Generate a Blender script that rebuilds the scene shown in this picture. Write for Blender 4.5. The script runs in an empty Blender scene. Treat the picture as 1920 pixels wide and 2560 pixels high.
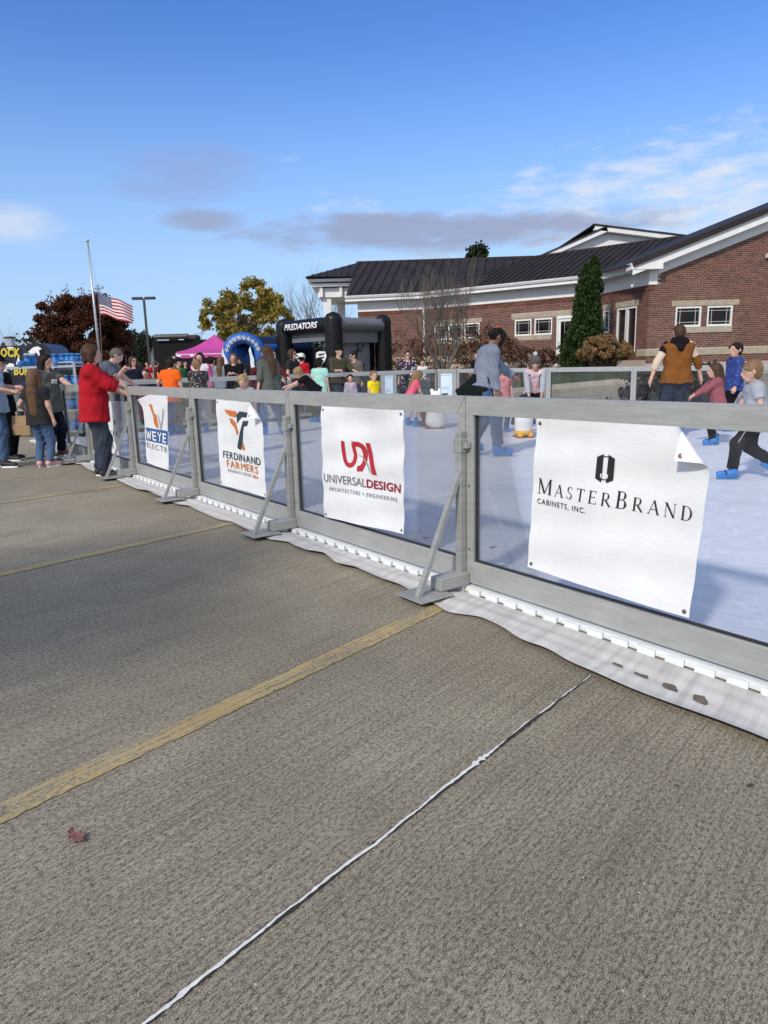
import bpy, bmesh, math, random
import numpy as np
from mathutils import Vector, Matrix
import openvdb
random.seed(7); rng = np.random.default_rng(7)
SC = bpy.context.scene
COL = SC.collection
R_ = math.radians
# ---------------------------------------------------------------- camera
FPX, PITCH, ROLL, CAMH = 1758.0, 0.2077, -0.0265, 1.308     # focal length for a 1920 x 2560 frame
_F = np.array([0, math.cos(PITCH), -math.sin(PITCH)]); _R0 = np.array([1., 0, 0]); _U0 = np.cross(_R0, _F)
_R = math.cos(ROLL) * _R0 + math.sin(ROLL) * _U0
_U = -math.sin(ROLL) * _R0 + math.cos(ROLL) * _U0
CP = np.array([0, 0, CAMH])
cam_data = bpy.data.cameras.new('camera'); cam = bpy.data.objects.new('camera', cam_data); COL.objects.link(cam)
cam_data.sensor_fit = 'VERTICAL'; cam_data.sensor_height = 24.0; cam_data.lens = 24.0 * FPX / 2560
cam_data.clip_start = 0.05; cam_data.clip_end = 3000
cam.matrix_world = Matrix(((_R[0], _U[0], -_F[0], 0), (_R[1], _U[1], -_F[1], 0), (_R[2], _U[2], -_F[2], CAMH), (0, 0, 0, 1)))
SC.camera = cam
# ---------------------------------------------------------------- sun, sky, exposure
SUN_AZ, SUN_EL = R_(212), R_(36)          # azimuth clockwise from +Y (view direction): behind the camera, to the left
sd = Vector((math.sin(SUN_AZ) * math.cos(SUN_EL), math.cos(SUN_AZ) * math.cos(SUN_EL), math.sin(SUN_EL)))
sun_data = bpy.data.lights.new('sun', 'SUN'); sun = bpy.data.objects.new('sun', sun_data); COL.objects.link(sun)
sun_data.energy = 3.0; sun_data.angle = R_(4.0); sun_data.color = (1.0, 0.92, 0.80)
sun.rotation_euler = sd.to_track_quat('Z', 'Y').to_euler(); sun.location = (-8, -12, 14)
W = bpy.data.worlds.new('World'); SC.world = W; W.use_nodes = True
vs = SC.view_settings; vs.view_transform = 'Standard'; vs.look = 'None'; vs.exposure = 0.0; vs.gamma = 1.0; vs.use_curve_mapping = False
SC.cycles.max_bounces = 6; SC.cycles.diffuse_bounces = 2; SC.cycles.glossy_bounces = 3; SC.cycles.transparent_max_bounces = 24

def ray(px, py):
    return _F + _R * ((px - 960) / FPX) + _U * ((1280 - py) / FPX)
def at(px, py, Y):                       # the point seen at a pixel, Y metres in front of the camera
    d = ray(px, py); return CP + d * (Y / d[1])
def gnd(px, py, z=0.0):                  # the point of the plane z seen at a pixel
    d = ray(px, py); return CP + d * ((z - CAMH) / d[2])
def hitp(px, py, P, N):
    d = ray(px, py); P = np.array(P); N = np.array(N); return CP + d * (np.dot(P - CP, N) / np.dot(d, N))
def zat(px, py, Y): return at(px, py, Y)[2]

# world: Nishita sky + thin clouds placed by direction
def build_world():
    nt = W.node_tree; nt.nodes.clear(); N = nt.nodes.new; L = nt.links.new
    out = N('ShaderNodeOutputWorld'); bg = N('ShaderNodeBackground'); L(bg.outputs[0], out.inputs[0])
    sky = N('ShaderNodeTexSky'); sky.sky_type = 'NISHITA'; sky.sun_disc = False
    sky.sun_elevation = SUN_EL; sky.sun_rotation = SUN_AZ; sky.air_density = 1.0; sky.dust_density = 0.0; sky.ozone_density = 3.0; sky.altitude = 150
    tc = N('ShaderNodeTexCoord'); sep = N('ShaderNodeSeparateXYZ'); L(tc.outputs['Generated'], sep.inputs[0])
    def M(op, a, b=None, c=None):
        m = N('ShaderNodeMath'); m.operation = op
        for i, v in enumerate((a, b, c)):
            if v is None: continue
            if isinstance(v, (int, float)): m.inputs[i].default_value = v
            else: L(v, m.inputs[i])
        return m.outputs[0]
    def sstep(v, a, b):
        mr = N('ShaderNodeMapRange'); mr.interpolation_type = 'SMOOTHSTEP'; L(v, mr.inputs[0]); mr.inputs[1].default_value = a; mr.inputs[2].default_value = b; return mr.outputs[0]
    az = M('ARCTAN2', sep.outputs[0], sep.outputs[1]); el = M('ARCSINE', sep.outputs[2])
    cmb = N('ShaderNodeCombineXYZ'); L(az, cmb.inputs[0]); L(M('MULTIPLY', el, 3.2), cmb.inputs[1])
    def noise(scale, detail, rough, off=0.0):
        n = N('ShaderNodeTexNoise'); n.inputs['Scale'].default_value = scale; n.inputs['Detail'].default_value = detail; n.inputs['Roughness'].default_value = rough
        a = N('ShaderNodeVectorMath'); a.operation = 'ADD'; L(cmb.outputs[0], a.inputs[0]); a.inputs[1].default_value = (off, off * 1.7, off * .3); L(a.outputs[0], n.inputs['Vector'])
        return n.outputs['Fac']
    n1 = noise(7, 4, .6, 2.1); n2 = noise(16, 4, .62, 5.4); n3 = n1
    def blob(px, py, rx, ry, nz, amp, lo, hi):
        d = ray(px, py); d = d / np.linalg.norm(d); a0 = math.atan2(d[0], d[1]); e0 = math.asin(d[2])
        dx = M('DIVIDE', M('SUBTRACT', az, a0), rx / FPX); dy = M('DIVIDE', M('SUBTRACT', el, e0), ry / FPX)
        r2 = M('ADD', M('MULTIPLY', dx, dx), M('MULTIPLY', dy, dy))
        v = M('SUBTRACT', M('MULTIPLY', M('SUBTRACT', nz, .5), amp), M('SUBTRACT', r2, 1.0))
        return sstep(v, lo, hi)
    grey = M('MAXIMUM', blob(1020, 583, 590, 48, n1, 4.4, -.3, 1.1), M('MULTIPLY', blob(1330, 575, 180, 45, n2, 4.0, .2, 1.5), .8))
    grey = M('MAXIMUM', grey, M('MULTIPLY', blob(520, 556, 110, 30, n1, 3.0, -.3, 1.0), .9))
    mauve = M('MULTIPLY', blob(480, 425, 220, 85, n3, 3.0, -.1, 1.8), .65)
    white = M('MULTIPLY', blob(1730, 485, 460, 120, n2, 4.6, -.3, 2.0), .95)
    white = M('MAXIMUM', white, M('MULTIPLY', blob(1870, 292, 70, 38, n2, 6.0, .6, 2.4), .5))
    white = M('MAXIMUM', white, M('MULTIPLY', blob(20, 562, 125, 46, n1, 3.0, -.1, 1.8), .8))
    white = M('MAXIMUM', white, M('MULTIPLY', blob(900, 520, 150, 40, n2, 6.5, .4, 2.6), .6))
    white = M('MAXIMUM', white, M('MULTIPLY', blob(720, 405, 55, 22, n2, 5.0, .3, 2.2), .45))
    white = M('MAXIMUM', white, M('MULTIPLY', blob(960, 650, 420, 40, n1, 4.0, .1, 2.2), .5))
    # unseen white cloud outside the view, thickened to make the ambient light less blue
    n4 = noise(2.3, 2, .58, 14.2)
    rest = M('MULTIPLY', sstep(n4, .30, .58), M('MULTIPLY', M('MULTIPLY', sstep(M('ABSOLUTE', az), .68, 1.2), 1.0), .95))
    white = M('MAXIMUM', white, rest)
    def mix(a, b, f):
        m = N('ShaderNodeMix'); m.data_type = 'RGBA'; L(f, m.inputs['Factor'])
        for s, v in (('A', a), ('B', b)):
            i = [k for k in m.inputs if k.name == s and k.type == 'RGBA'][0]
            if isinstance(v, tuple): i.default_value = v
            else: L(v, i)
        return [o for o in m.outputs if o.type == 'RGBA'][0]
    hsv = N('ShaderNodeHueSaturation'); hsv.inputs['Saturation'].default_value = SKY_SAT; hsv.inputs['Value'].default_value = SKY_VAL; hsv.inputs['Hue'].default_value = SKY_HUE; L(sky.outputs[0], hsv.inputs['Color'])
    k = 1.0 / SKY_STR
    hz = M('MULTIPLY', sstep(el, .42, -.02), .92)      # pale blue autumn air towards the horizon, all round
    skyc = mix(hsv.outputs[0], tuple(x * k for x in HORIZON) + (1,), hz)
    c = mix(skyc, tuple(x * k for x in (.74, .80, .90)) + (1,), white)
    c = mix(c, tuple(x * k for x in (.34, .39, .56)) + (1,), M('MULTIPLY', grey, .9))
    c = mix(c, tuple(x * k for x in (.31, .37, .58)) + (1,), mauve)
    L(c, bg.inputs[0]); bg.inputs[1].default_value = SKY_STR
SKY_STR, SKY_SAT, SKY_VAL, SKY_HUE = 0.14, 1.25, 1.30, 0.515; HORIZON = (.40, .59, .88)
build_world()
W.cycles.sampling_method = 'MANUAL'; W.cycles.sample_map_resolution = 512

# ---------------------------------------------------------------- helpers
def link(o, parent=None):
    COL.objects.link(o)
    if parent is not None: o.parent = parent
    return o
def thing(name, label, cat, loc=(0, 0, 0), rz=0.0, group=None):
    o = bpy.data.objects.new(name, None); o.location = Vector([float(v) for v in loc]); o.rotation_euler = (0, 0, rz); link(o); o.empty_display_size = .2
    return tag(o, label, cat, group)
def tag(o, label=None, cat=None, group=None, kind=None):
    if label: o['label'] = label
    if cat: o['category'] = cat
    if group: o['group'] = group
    if kind: o['kind'] = kind
    return o
def dup(o, parent=None, loc=None, rz=None, label=None):
    c = o.copy(); link(c, parent)
    if loc is not None: c.location = Vector([float(v) for v in loc])
    if rz is not None: c.rotation_euler = (0, 0, rz)
    if label: c['label'] = label
    for ch in list(o.children): dup(ch, c)
    return c
class MB:
    """collects shapes for ONE mesh object"""
    def __init__(s): s.v = []; s.f = []; s.m = []; s.mi = 0
    def add(s, vs, fs):
        b = len(s.v); s.v += [tuple(float(c) for c in p) for p in vs]; s.f += [tuple(i + b for i in f) for f in fs]; s.m += [s.mi] * len(fs); return s
    def box(s, a, b):
        x0, y0, z0 = a; x1, y1, z1 = b
        return s.add([(x0, y0, z0), (x1, y0, z0), (x1, y1, z0), (x0, y1, z0), (x0, y0, z1), (x1, y0, z1), (x1, y1, z1), (x0, y1, z1)],
                     [(3, 2, 1, 0), (4, 5, 6, 7), (0, 1, 5, 4), (1, 2, 6, 5), (2, 3, 7, 6), (3, 0, 4, 7)])
    def cbox(s, a, b, c=.004):              # box with chamfered edges
        a = np.array(a, float); b = np.array(b, float); a, b = np.minimum(a, b), np.maximum(a, b)
        c = min(c, *(float(v) * .45 for v in (b - a)))
        vs = []; idx = {}
        for ix in (0, 1):
            for iy in (0, 1):
                for iz in (0, 1):
                    p = np.array([(a, b)[ix][0], (a, b)[iy][1], (a, b)[iz][2]]); sg = np.array([1 - 2 * ix, 1 - 2 * iy, 1 - 2 * iz]) * c
                    for ax in range(3):
                        q = p + sg; q[ax] = p[ax]; idx[(ix, iy, iz, ax)] = len(vs); vs.append(q)
        I = lambda *k: idx[k]
        fs = []
        for ax in range(3):
            o1, o2 = [k for k in range(3) if k != ax]
            for sd_ in (0, 1):
                q = []
                for u, v in ((0, 0), (1, 0), (1, 1), (0, 1)):
                    k = [0, 0, 0]; k[ax] = sd_; k[o1] = u; k[o2] = v; q.append(I(*k, ax))
                fs.append(tuple(q))
            for u in (0, 1):                 # edges parallel to ax
                for v in (0, 1):
                    k0 = [0, 0, 0]; k0[o1] = u; k0[o2] = v; k1 = list(k0); k1[ax] = 1
                    fs.append((I(*k0, o1), I(*k1, o1), I(*k1, o2), I(*k0, o2)))
        for ix in (0, 1):
            for iy in (0, 1):
                for iz in (0, 1): fs.append((I(ix, iy, iz, 0), I(ix, iy, iz, 1), I(ix, iy, iz, 2)))
        return s.add(vs, fs)
    def bar(s, p, q, w, h, up=(0, 0, 1)):    # rectangular bar from p to q
        p = np.array(p, float); q = np.array(q, float); d = q - p; d /= np.linalg.norm(d); up = np.array(up, float)
        a = np.cross(d, up); a /= np.linalg.norm(a); b = np.cross(a, d); a *= w / 2; b *= h / 2
        vs = [p - a - b, p + a - b, p + a + b, p - a + b, q - a - b, q + a - b, q + a + b, q - a + b]
        return s.add(vs, [(3, 2, 1, 0), (4, 5, 6, 7), (0, 1, 5, 4), (1, 2, 6, 5), (2, 3, 7, 6), (3, 0, 4, 7)])
    def tube(s, pts, rad, n=8, cap=True):
        pts = [np.array(p, float) for p in pts]; rad = rad if hasattr(rad, '__len__') else [rad] * len(pts)
        rings = []; prev = None
        for i, p in enumerate(pts):
            d = pts[min(i + 1, len(pts) - 1)] - pts[max(i - 1, 0)]; d /= (np.linalg.norm(d) + 1e-9)
            if prev is None:
                a = np.cross(d, (0, 0, 1) if abs(d[2]) < .9 else (1, 0, 0))
            else: a = prev - d * np.dot(prev, d)
            a /= np.linalg.norm(a); prev = a; b = np.cross(d, a)
            rings.append([p + rad[i] * (math.cos(t) * a + math.sin(t) * b) for t in (2 * math.pi * k / n for k in range(n))])
        vs = [v for r in rings for v in r]; fs = []
        for i in range(len(pts) - 1):
            for k in range(n):
                fs.append((i * n + k, i * n + (k + 1) % n, (i + 1) * n + (k + 1) % n, (i + 1) * n + k))
        if cap: fs.append(tuple(range(n))[::-1]); fs.append(tuple((len(pts) - 1) * n + k for k in range(n)))
        return s.add(vs, fs)
    def prism(s, poly, ext):                 # 3D polygon extruded by a vector
        poly = [np.array(p, float) for p in poly]; n = len(poly); ext = np.array(ext, float)
        return s.add(poly + [p + ext for p in poly], [tuple(range(n))[::-1], tuple(range(n, 2 * n))] + [(i, (i + 1) % n, n + (i + 1) % n, n + i) for i in range(n)])
    def poly(s, pts): return s.add(pts, [tuple(range(len(pts)))])
    def grid(s, fn, nu, nv):
        vs = [fn(i / nu, j / nv) for j in range(nv + 1) for i in range(nu + 1)]
        return s.add(vs, [(j * (nu + 1) + i, j * (nu + 1) + i + 1, (j + 1) * (nu + 1) + i + 1, (j + 1) * (nu + 1) + i) for j in range(nv) for i in range(nu)])
    def ball(s, c, r, nu=10, nv=7):
        r = np.array(r if hasattr(r, '__len__') else (r,) * 3); vs = []
        for j in range(nv + 1):
            t = math.pi * j / nv
            for i in range(nu):
                p = 2 * math.pi * i / nu; vs.append(np.array(c) + r * (math.sin(t) * math.cos(p), math.sin(t) * math.sin(p), math.cos(t)))
        return s.add(vs, [(j * nu + i, j * nu + (i + 1) % nu, (j + 1) * nu + (i + 1) % nu, (j + 1) * nu + i)[::-1] for j in range(nv) for i in range(nu)])
    def mesh(s, name, mats=None, smooth=False):
        me = bpy.data.meshes.new(name); me.from_pydata(s.v, [], s.f)
        for m in (mats if isinstance(mats, (list, tuple)) else [mats]):
            if m: me.materials.append(m)
        me.polygons.foreach_set('material_index', s.m)
        if smooth: me.polygons.foreach_set('use_smooth', [True] * len(s.f))
        me.validate(); me.update(); return me
    def build(s, name, mats, parent=None, smooth=False, world=False, fixn=True):
        if world and parent is not None:
            L = parent.location if parent.parent is None else parent.location + parent.parent.location
            s.v = [(x - L.x, y - L.y, z - L.z) for x, y, z in s.v]
        me = s.mesh(name, mats, smooth)
        if fixn:
            bm = bmesh.new(); bm.from_mesh(me); bmesh.ops.recalc_face_normals(bm, faces=bm.faces); bm.to_mesh(me); bm.free()
        return link(bpy.data.objects.new(name, me), parent)

def npmesh(name, V, Fq, mats, smooth=False):
    """mesh from numpy arrays (faces all of one size)"""
    V = np.asarray(V, np.float32); Fq = np.asarray(Fq, np.int32); k = Fq.shape[1]
    me = bpy.data.meshes.new(name); me.vertices.add(len(V)); me.vertices.foreach_set('co', V.ravel())
    me.loops.add(Fq.size); me.loops.foreach_set('vertex_index', Fq.ravel())
    me.polygons.add(len(Fq)); me.polygons.foreach_set('loop_start', np.arange(0, Fq.size, k, dtype=np.int32))
    if smooth: me.polygons.foreach_set('use_smooth', np.ones(len(Fq), bool))
    for m in (mats if isinstance(mats, (list, tuple)) else [mats]): me.materials.append(m)
    me.update(); me.validate(); return me

# ---------------------------------------------------------------- materials
class NT:
    def __init__(s, name):
        s.mat = bpy.data.materials.new(name); s.mat.use_nodes = True; s.t = s.mat.node_tree; s.t.nodes.clear()
        s.out = s.t.nodes.new('ShaderNodeOutputMaterial'); s.bs = s.t.nodes.new('ShaderNodeBsdfPrincipled'); s.L(s.bs.outputs[0], s.out.inputs[0])
        s.tc = s.t.nodes.new('ShaderNodeTexCoord')
    def N(s, t): return s.t.nodes.new('ShaderNode' + t)
    def L(s, a, b): s.t.links.new(a, b)
    def P(s, k, v):
        i = s.bs.inputs[k]
        if hasattr(v, 'is_linked'): s.L(v, i)
        elif isinstance(v, tuple) and len(v) == 3: i.default_value = v + (1,)
        else: i.default_value = v
    def M(s, op, a, b=None, clamp=False):
        m = s.N('Math'); m.operation = op; m.use_clamp = clamp
        for i, v in enumerate((a, b)):
            if v is None: continue
            if hasattr(v, 'is_linked'): s.L(v, m.inputs[i])
            else: m.inputs[i].default_value = v
        return m.outputs[0]
    def vec(s, src='Object', scale=(1, 1, 1), rot=(0, 0, 0), loc=(0, 0, 0)):
        o = s.tc.outputs[src]
        if any(rot): m = s.N('Mapping'); m.inputs['Rotation'].default_value = rot; s.L(o, m.inputs[0]); o = m.outputs[0]      # turn first, then stretch
        if tuple(scale) != (1, 1, 1) or any(loc):
            m = s.N('Mapping'); m.inputs['Scale'].default_value = scale; m.inputs['Location'].default_value = loc; s.L(o, m.inputs[0]); o = m.outputs[0]
        return o
    def noise(s, v, scale=5, detail=4, rough=.55, dist=0):
        n = s.N('TexNoise'); n.inputs['Scale'].default_value = scale; n.inputs['Detail'].default_value = detail; n.inputs['Roughness'].default_value = rough; n.inputs['Distortion'].default_value = dist
        if v is not None: s.L(v, n.inputs['Vector'])
        return n.outputs['Fac']
    def ramp(s, v, stops):
        r = s.N('ValToRGB'); s.L(v, r.inputs[0]); e = r.color_ramp.elements
        while len(e) < len(stops): e.new(.5)
        for q, (p, c) in zip(e, stops): q.position = p; q.color = (c + (1,)) if isinstance(c, tuple) else (c, c, c, 1)
        return r.outputs[0]
    def rng(s, v, a, b, c=0., d=1.):
        m = s.N('MapRange'); s.L(v, m.inputs[0]); m.inputs[1].default_value = a; m.inputs[2].default_value = b; m.inputs[3].default_value = c; m.inputs[4].default_value = d; return m.outputs[0]
    def mix(s, f, a, b, mode='MIX'):
        m = s.N('Mix'); m.data_type = 'RGBA'; m.blend_type = mode
        if hasattr(f, 'is_linked'): s.L(f, m.inputs[0])
        else: m.inputs[0].default_value = f
        for k, v in ((6, a), (7, b)):
            if hasattr(v, 'is_linked'): s.L(v, m.inputs[k])
            else: m.inputs[k].default_value = v + (1,) if len(v) == 3 else v
        return m.outputs[2]
    def bump(s, h, strength=.3, dist=.01):
        b = s.N('Bump'); b.inputs['Strength'].default_value = strength; b.inputs['Distance'].default_value = dist; s.L(h, b.inputs['Height']); s.L(b.outputs[0], s.bs.inputs['Normal'])
_mats = {}
def pm(name, col, rough=.6, var=.12, scale=6, bump=0., bscale=60, metal=0., spec=.5, sat=0., src='Object', bdist=.004):
    """plain procedural material: colour with soft variation, roughness variation and fine relief"""
    if name in _mats: return _mats[name]
    n = NT(name); v = n.vec(src)
    f = n.noise(v, scale, 6, .6)
    c = tuple(col)
    lo = tuple(max(0, x * (1 - var * 1.6)) for x in c); hi = tuple(min(1, x * (1 + var)) for x in c)
    n.P('Base Color', n.ramp(f, [(.3, lo), (.72, hi)]))
    n.P('Roughness', n.rng(n.noise(v, scale * 2.3, 3), .3, .7, max(.05, rough - .1), min(1, rough + .1)))
    n.P('Metallic', metal); n.P('Specular IOR Level', spec)
    if bump: n.bump(n.noise(v, bscale, 5, .6), bump, bdist)
    _mats[name] = n.mat; return n.mat
# ---------------------------------------------------------------- ground
YL = [((0, 2035), (1095, 1520)), ((0, 1437), (575, 1310)), ((0, 1258), (290, 1216))]
_a = gnd(*YL[0][0]); _b = gnd(*YL[0][1]); LDIR = (_b - _a)[:2]; LDIR = LDIR / np.linalg.norm(LDIR); LANG = math.atan2(LDIR[1], LDIR[0])
AZ = 0.6387; FD = np.array([-math.sin(AZ), math.cos(AZ)]); FN = np.array([math.cos(AZ), math.sin(AZ)])     # along the front fence (away), and across the rink
P0 = np.array([.4697, 3.9438]); PW = 1.988
N0 = float(P0 @ FN)
def tz(x, y):                            # gentle bank that carries the building
    n = x * FN[0] + y * FN[1]
    t = np.clip((n - 14.0) / 8.5, 0, 1); return .86 * t * t * (3 - 2 * t) * np.clip((x + 9) / 8, 0, 1)
def gz(px, py):                          # the ground (bank included) seen at a pixel
    d = ray(px, py); t = 5.0
    for _ in range(600):
        p = CP + d * t
        if p[2] <= tz(p[0], p[1]): break
        t += .1
    return p
def concrete_nodes(n, tint=(1, 1, 1)):
    v = n.vec('Object', (1, 1, 1), (0, 0, -LANG)); g = n.vec('Object', (1.5, 105, 1), (0, 0, -LANG))
    groove = n.noise(g, 1.0, 2, .6)
    grit = n.noise(v, 300, 2, .6); grain = n.noise(n.vec('Object', (.6, 1, 1), (0, 0, -LANG)), 95, 4, .86)
    stain = n.noise(v, .55, 4, .62); stain2 = n.noise(v, 2.6, 4, .62)
    c = n.ramp(stain, [(.28, (.25, .222, .158)), (.5, (.355, .317, .232)), (.74, (.445, .402, .30))])
    c = n.mix(n.rng(stain2, .4, .72, 0, .55), c, (.22, .19, .145))
    c = n.mix(n.rng(groove, .36, .54, .5, 0), c, (.10, .086, .066))
    c = n.mix(n.rng(grain, .38, .56, .95, 0), c, (.045, .040, .030))
    c = n.mix(n.rng(grit, .55, .66, 0, .75), c, (.66, .58, .45))
    vo = n.N('TexVoronoi'); vo.inputs['Scale'].default_value = 24; n.L(v, vo.inputs['Vector'])
    c = n.mix(n.M('MULTIPLY', n.rng(vo.outputs['Distance'], .05, .10, 1, 0), n.rng(n.noise(v, 9, 2), .56, .6, 0, 1)), c, (.55, .52, .47))
    big = n.noise(v, .16, 3, .6); c = n.mix(1.0, c, n.ramp(big, [(.32, (.86, .85, .84)), (.5, (1.06, 1.05, 1.04)), (.68, (1.22, 1.21, 1.17))]), 'MULTIPLY')
    oil = n.M('MULTIPLY', n.rng(n.noise(v, 1.1, 5, .65), .62, .70, 0, .5), n.rng(n.noise(v, .33, 2), .5, .6)); c = n.mix(oil, c, (.075, .068, .058))
    if tint != (1, 1, 1): c = n.mix(1.0, c, tint, 'MULTIPLY')
    h = n.M('ADD', n.M('MULTIPLY', n.M('POWER', groove, .8), 1.0), n.M('ADD', n.M('MULTIPLY', grain, .7), n.M('MULTIPLY', grit, .25)))
    return c, h
def mk_concrete():
    n = NT('concrete_pavement'); c, h = concrete_nodes(n); n.P('Base Color', c); n.P('Roughness', .92); n.P('Specular IOR Level', .25); n.bump(h, .45, .004); return n.mat
CONC = mk_concrete()
def mk_paint():
    n = NT('worn_yellow_paint'); c, h = concrete_nodes(n); v = n.vec('Object', (1, 1, 1), (0, 0, -LANG)); g = n.vec('Object', (1.2, 70, 1), (0, 0, -LANG))
    wear = n.M('ADD', n.M('MULTIPLY', n.noise(g, 1, 2, .6, .3), .55), n.M('ADD', n.M('MULTIPLY', n.noise(v, 60, 3, .7), .35), n.M('MULTIPLY', n.noise(v, 2.2, 4), .25)))
    yc = n.ramp(n.noise(v, 3, 5), [(.3, (.40, .285, .10)), (.7, (.52, .385, .15))])
    n.P('Base Color', n.mix(n.rng(wear, .53, .62, 0, .9), c, yc)); n.P('Roughness', .85); n.bump(h, .6, .006); return n.mat
PAINT = mk_paint()
# big sheet with the bank, finer near the rink
def build_ground():
    xs = np.unique(np.concatenate([np.linspace(-900, -60, 8), np.linspace(-60, 60, 121), np.linspace(60, 900, 8)]))
    ys = np.unique(np.concatenate([np.linspace(-60, 0, 4), np.linspace(0, 70, 101), np.linspace(70, 1600, 8)]))
    X, Y = np.meshgrid(xs, ys); Z = tz(X, Y); V = np.stack([X, Y, Z], -1).reshape(-1, 3); nx = len(xs)
    I = np.arange(len(V)).reshape(len(ys), nx); F = np.stack([I[:-1, :-1], I[:-1, 1:], I[1:, 1:], I[1:, :-1]], -1).reshape(-1, 4)
    o = link(bpy.data.objects.new('ground', npmesh('ground', V, F, CONC))); tag(o, 'broom finished grey concrete pavement of the parking lot', 'pavement', kind='structure')
build_ground()
def strip(name, p, q, w, z, mat, nseg=40, jit=.004, seed=1):
    r = np.random.default_rng(seed); p = np.array(p[:2]); q = np.array(q[:2]); d = q - p; L = np.linalg.norm(d); d /= L; a = np.array([-d[1], d[0]])
    m = MB(); vs = []
    for i in range(nseg + 1):
        c = p + d * L * i / nseg; e1, e2 = r.normal(0, jit, 2)
        vs += [(*(c + a * (w / 2 + e1)), z), (*(c - a * (w / 2 + e2)), z)]
    m.add(vs, [(2 * i, 2 * i + 1, 2 * i + 3, 2 * i + 2) for i in range(nseg)])
    return m.build(name, mat)
for i, (a, b) in enumerate(YL):
    A, B = gnd(*a), gnd(*b); d = (B - A) / np.linalg.norm(B - A)
    o = strip('parking_stripe', A - d * 1.2, B + d * (.9 if i < 2 else .6), (.105, .10, .10)[i], .004, PAINT, 160, .003, i)
    tag(o, ['worn yellow parking stripe nearest the camera', 'thin yellow parking stripe in the middle distance', 'faint yellow parking stripe by the feet of the people at left'][i], 'parking stripe', 'parking stripes', 'structure')
# the slab joint with its bead of white sealant
def build_joint():
    A, B = gnd(365, 2560), gnd(1476, 1690); d = (B - A) / np.linalg.norm(B - A); A = A - d * .5; L = np.linalg.norm(B - A); a = np.array([-d[1], d[0], 0])
    dark = pm('joint_dark', (.035, .033, .03), .95, .3, 40); seal = pm('joint_sealant', (.76, .75, .72), .7, .12, 30, .4, 90)
    m = MB(); r = np.random.default_rng(5); n = 420; vs = []
    sm_ = lambda k: np.convolve(r.normal(0, 1, n + 1 + 2 * k), np.ones(2 * k + 1) / (2 * k + 1), 'valid') * math.sqrt(2 * k + 1)
    wa, wb = (.0045 + .0022 * np.abs(sm_(2)) + .006 * np.clip(np.abs(sm_(5)) - 1.5, 0, 1.2) for _ in range(2))
    for i in range(n + 1):
        c = A + d * L * i / n; vs += [c + a * wa[i] + (0, 0, .003), c - a * wb[i] + (0, 0, .003)]
    m.add(vs, [(2 * i, 2 * i + 1, 2 * i + 3, 2 * i + 2) for i in range(n)])
    jt = m.build('slab_joint', dark); tag(jt, 'dark chipped joint between two concrete slabs with a white bead', 'slab joint', kind='structure')
    m = MB(); vs = []; n = 220
    bl = {round(n * t): w for t, w in ((.035, .009), (.06, .006), (.225, .008), (.665, .008), (.67, .013), (.68, .014), (.69, .010), (.70, .005), (.64, .007))}
    off = np.cumsum(r.normal(0, .0009, n + 1)); off -= np.linspace(0, off[-1], n + 1)
    for i in range(n + 1):
        f = i / n; w = .0034 + .0009 * math.sin(f * 31) + abs(r.normal(0, .0010)); w *= 1.0 if f < .72 else (.62 if math.sin(f * 90) > -.5 else .12)
        if i in bl: w = bl[i]
        c = A + d * L * f + a * off[i]
        vs += [c + a * w + (0, 0, .004), c + a * w * .4 + (0, 0, .0055), c - a * w * .4 + (0, 0, .0055), c - a * w + (0, 0, .004)]
    m.add(vs, [(4 * i + k, 4 * i + k + 1, 4 * i + k + 5, 4 * i + k + 4) for i in range(n) for k in range(3)])
    m.build('sealant_bead', seal, jt)
build_joint()
# ---------------------------------------------------------------- rink
def fp(k, n=0.0, z=0.0):                 # rink coordinates: k metres along the front fence from the nearest joint, n metres across
    p = P0 + FD * k + FN * n; return np.array([p[0], p[1], z])
def inrink(p): q = np.array(p[:2]) - P0; return float(q @ FD), float(q @ FN)
def mk_ice():
    n = NT('synthetic_ice'); v = n.vec('Object'); s1 = n.noise(n.vec('Object', (1, 5, 1), (0, 0, .5)), 3.0, 5, .75, .6); s2 = n.noise(n.vec('Object', (4, 1, 1), (0, 0, 1.3)), 3.4, 5, .75, .5)
    f = n.M('ADD', n.M('MULTIPLY', s1, .5), n.M('MULTIPLY', s2, .5))
    c = n.ramp(f, [(.36, (.66, .685, .74)), (.5, (.77, .785, .82)), (.62, (.85, .86, .88))])
    c = n.mix(n.rng(n.noise(v, 38, 4, .7), .62, .72, 0, .35), c, (.85, .88, .93))
    for sc_, an, th in ((5.5, .35, .012), (7.5, 1.9, .010), (4.2, 2.7, .009)):          # skate scratches: thin crossing arcs
        w_ = n.N('TexNoise'); w_.inputs['Scale'].default_value = .55 * sc_; w_.inputs['Detail'].default_value = 1; n.L(n.vec('Object', (1, .35, 1), (0, 0, an)), w_.inputs['Vector']); d_ = n.M('ABSOLUTE', n.M('SUBTRACT', w_.outputs['Fac'], .5)); c = n.mix(n.rng(d_, 0, th, .55, 0), c, (.93, .94, .95))
    st_ = n.noise(v, .8, 4, .6); c = n.mix(n.rng(st_, .5, .72, 0, .45), c, (.56, .60, .69))
    n.P('Base Color', c); n.P('Roughness', n.rng(f, .3, .7, .38, .6)); n.P('Specular IOR Level', .4); n.bump(f, .12, .004); return n.mat
ICE = mk_ice(); TILE = pm('white_edge_tile', (.80, .83, .84), .5, .06, 12, .15, 80)
KL, NB = 12.2, 10.45                      # length to the left end, width of the rink
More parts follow.
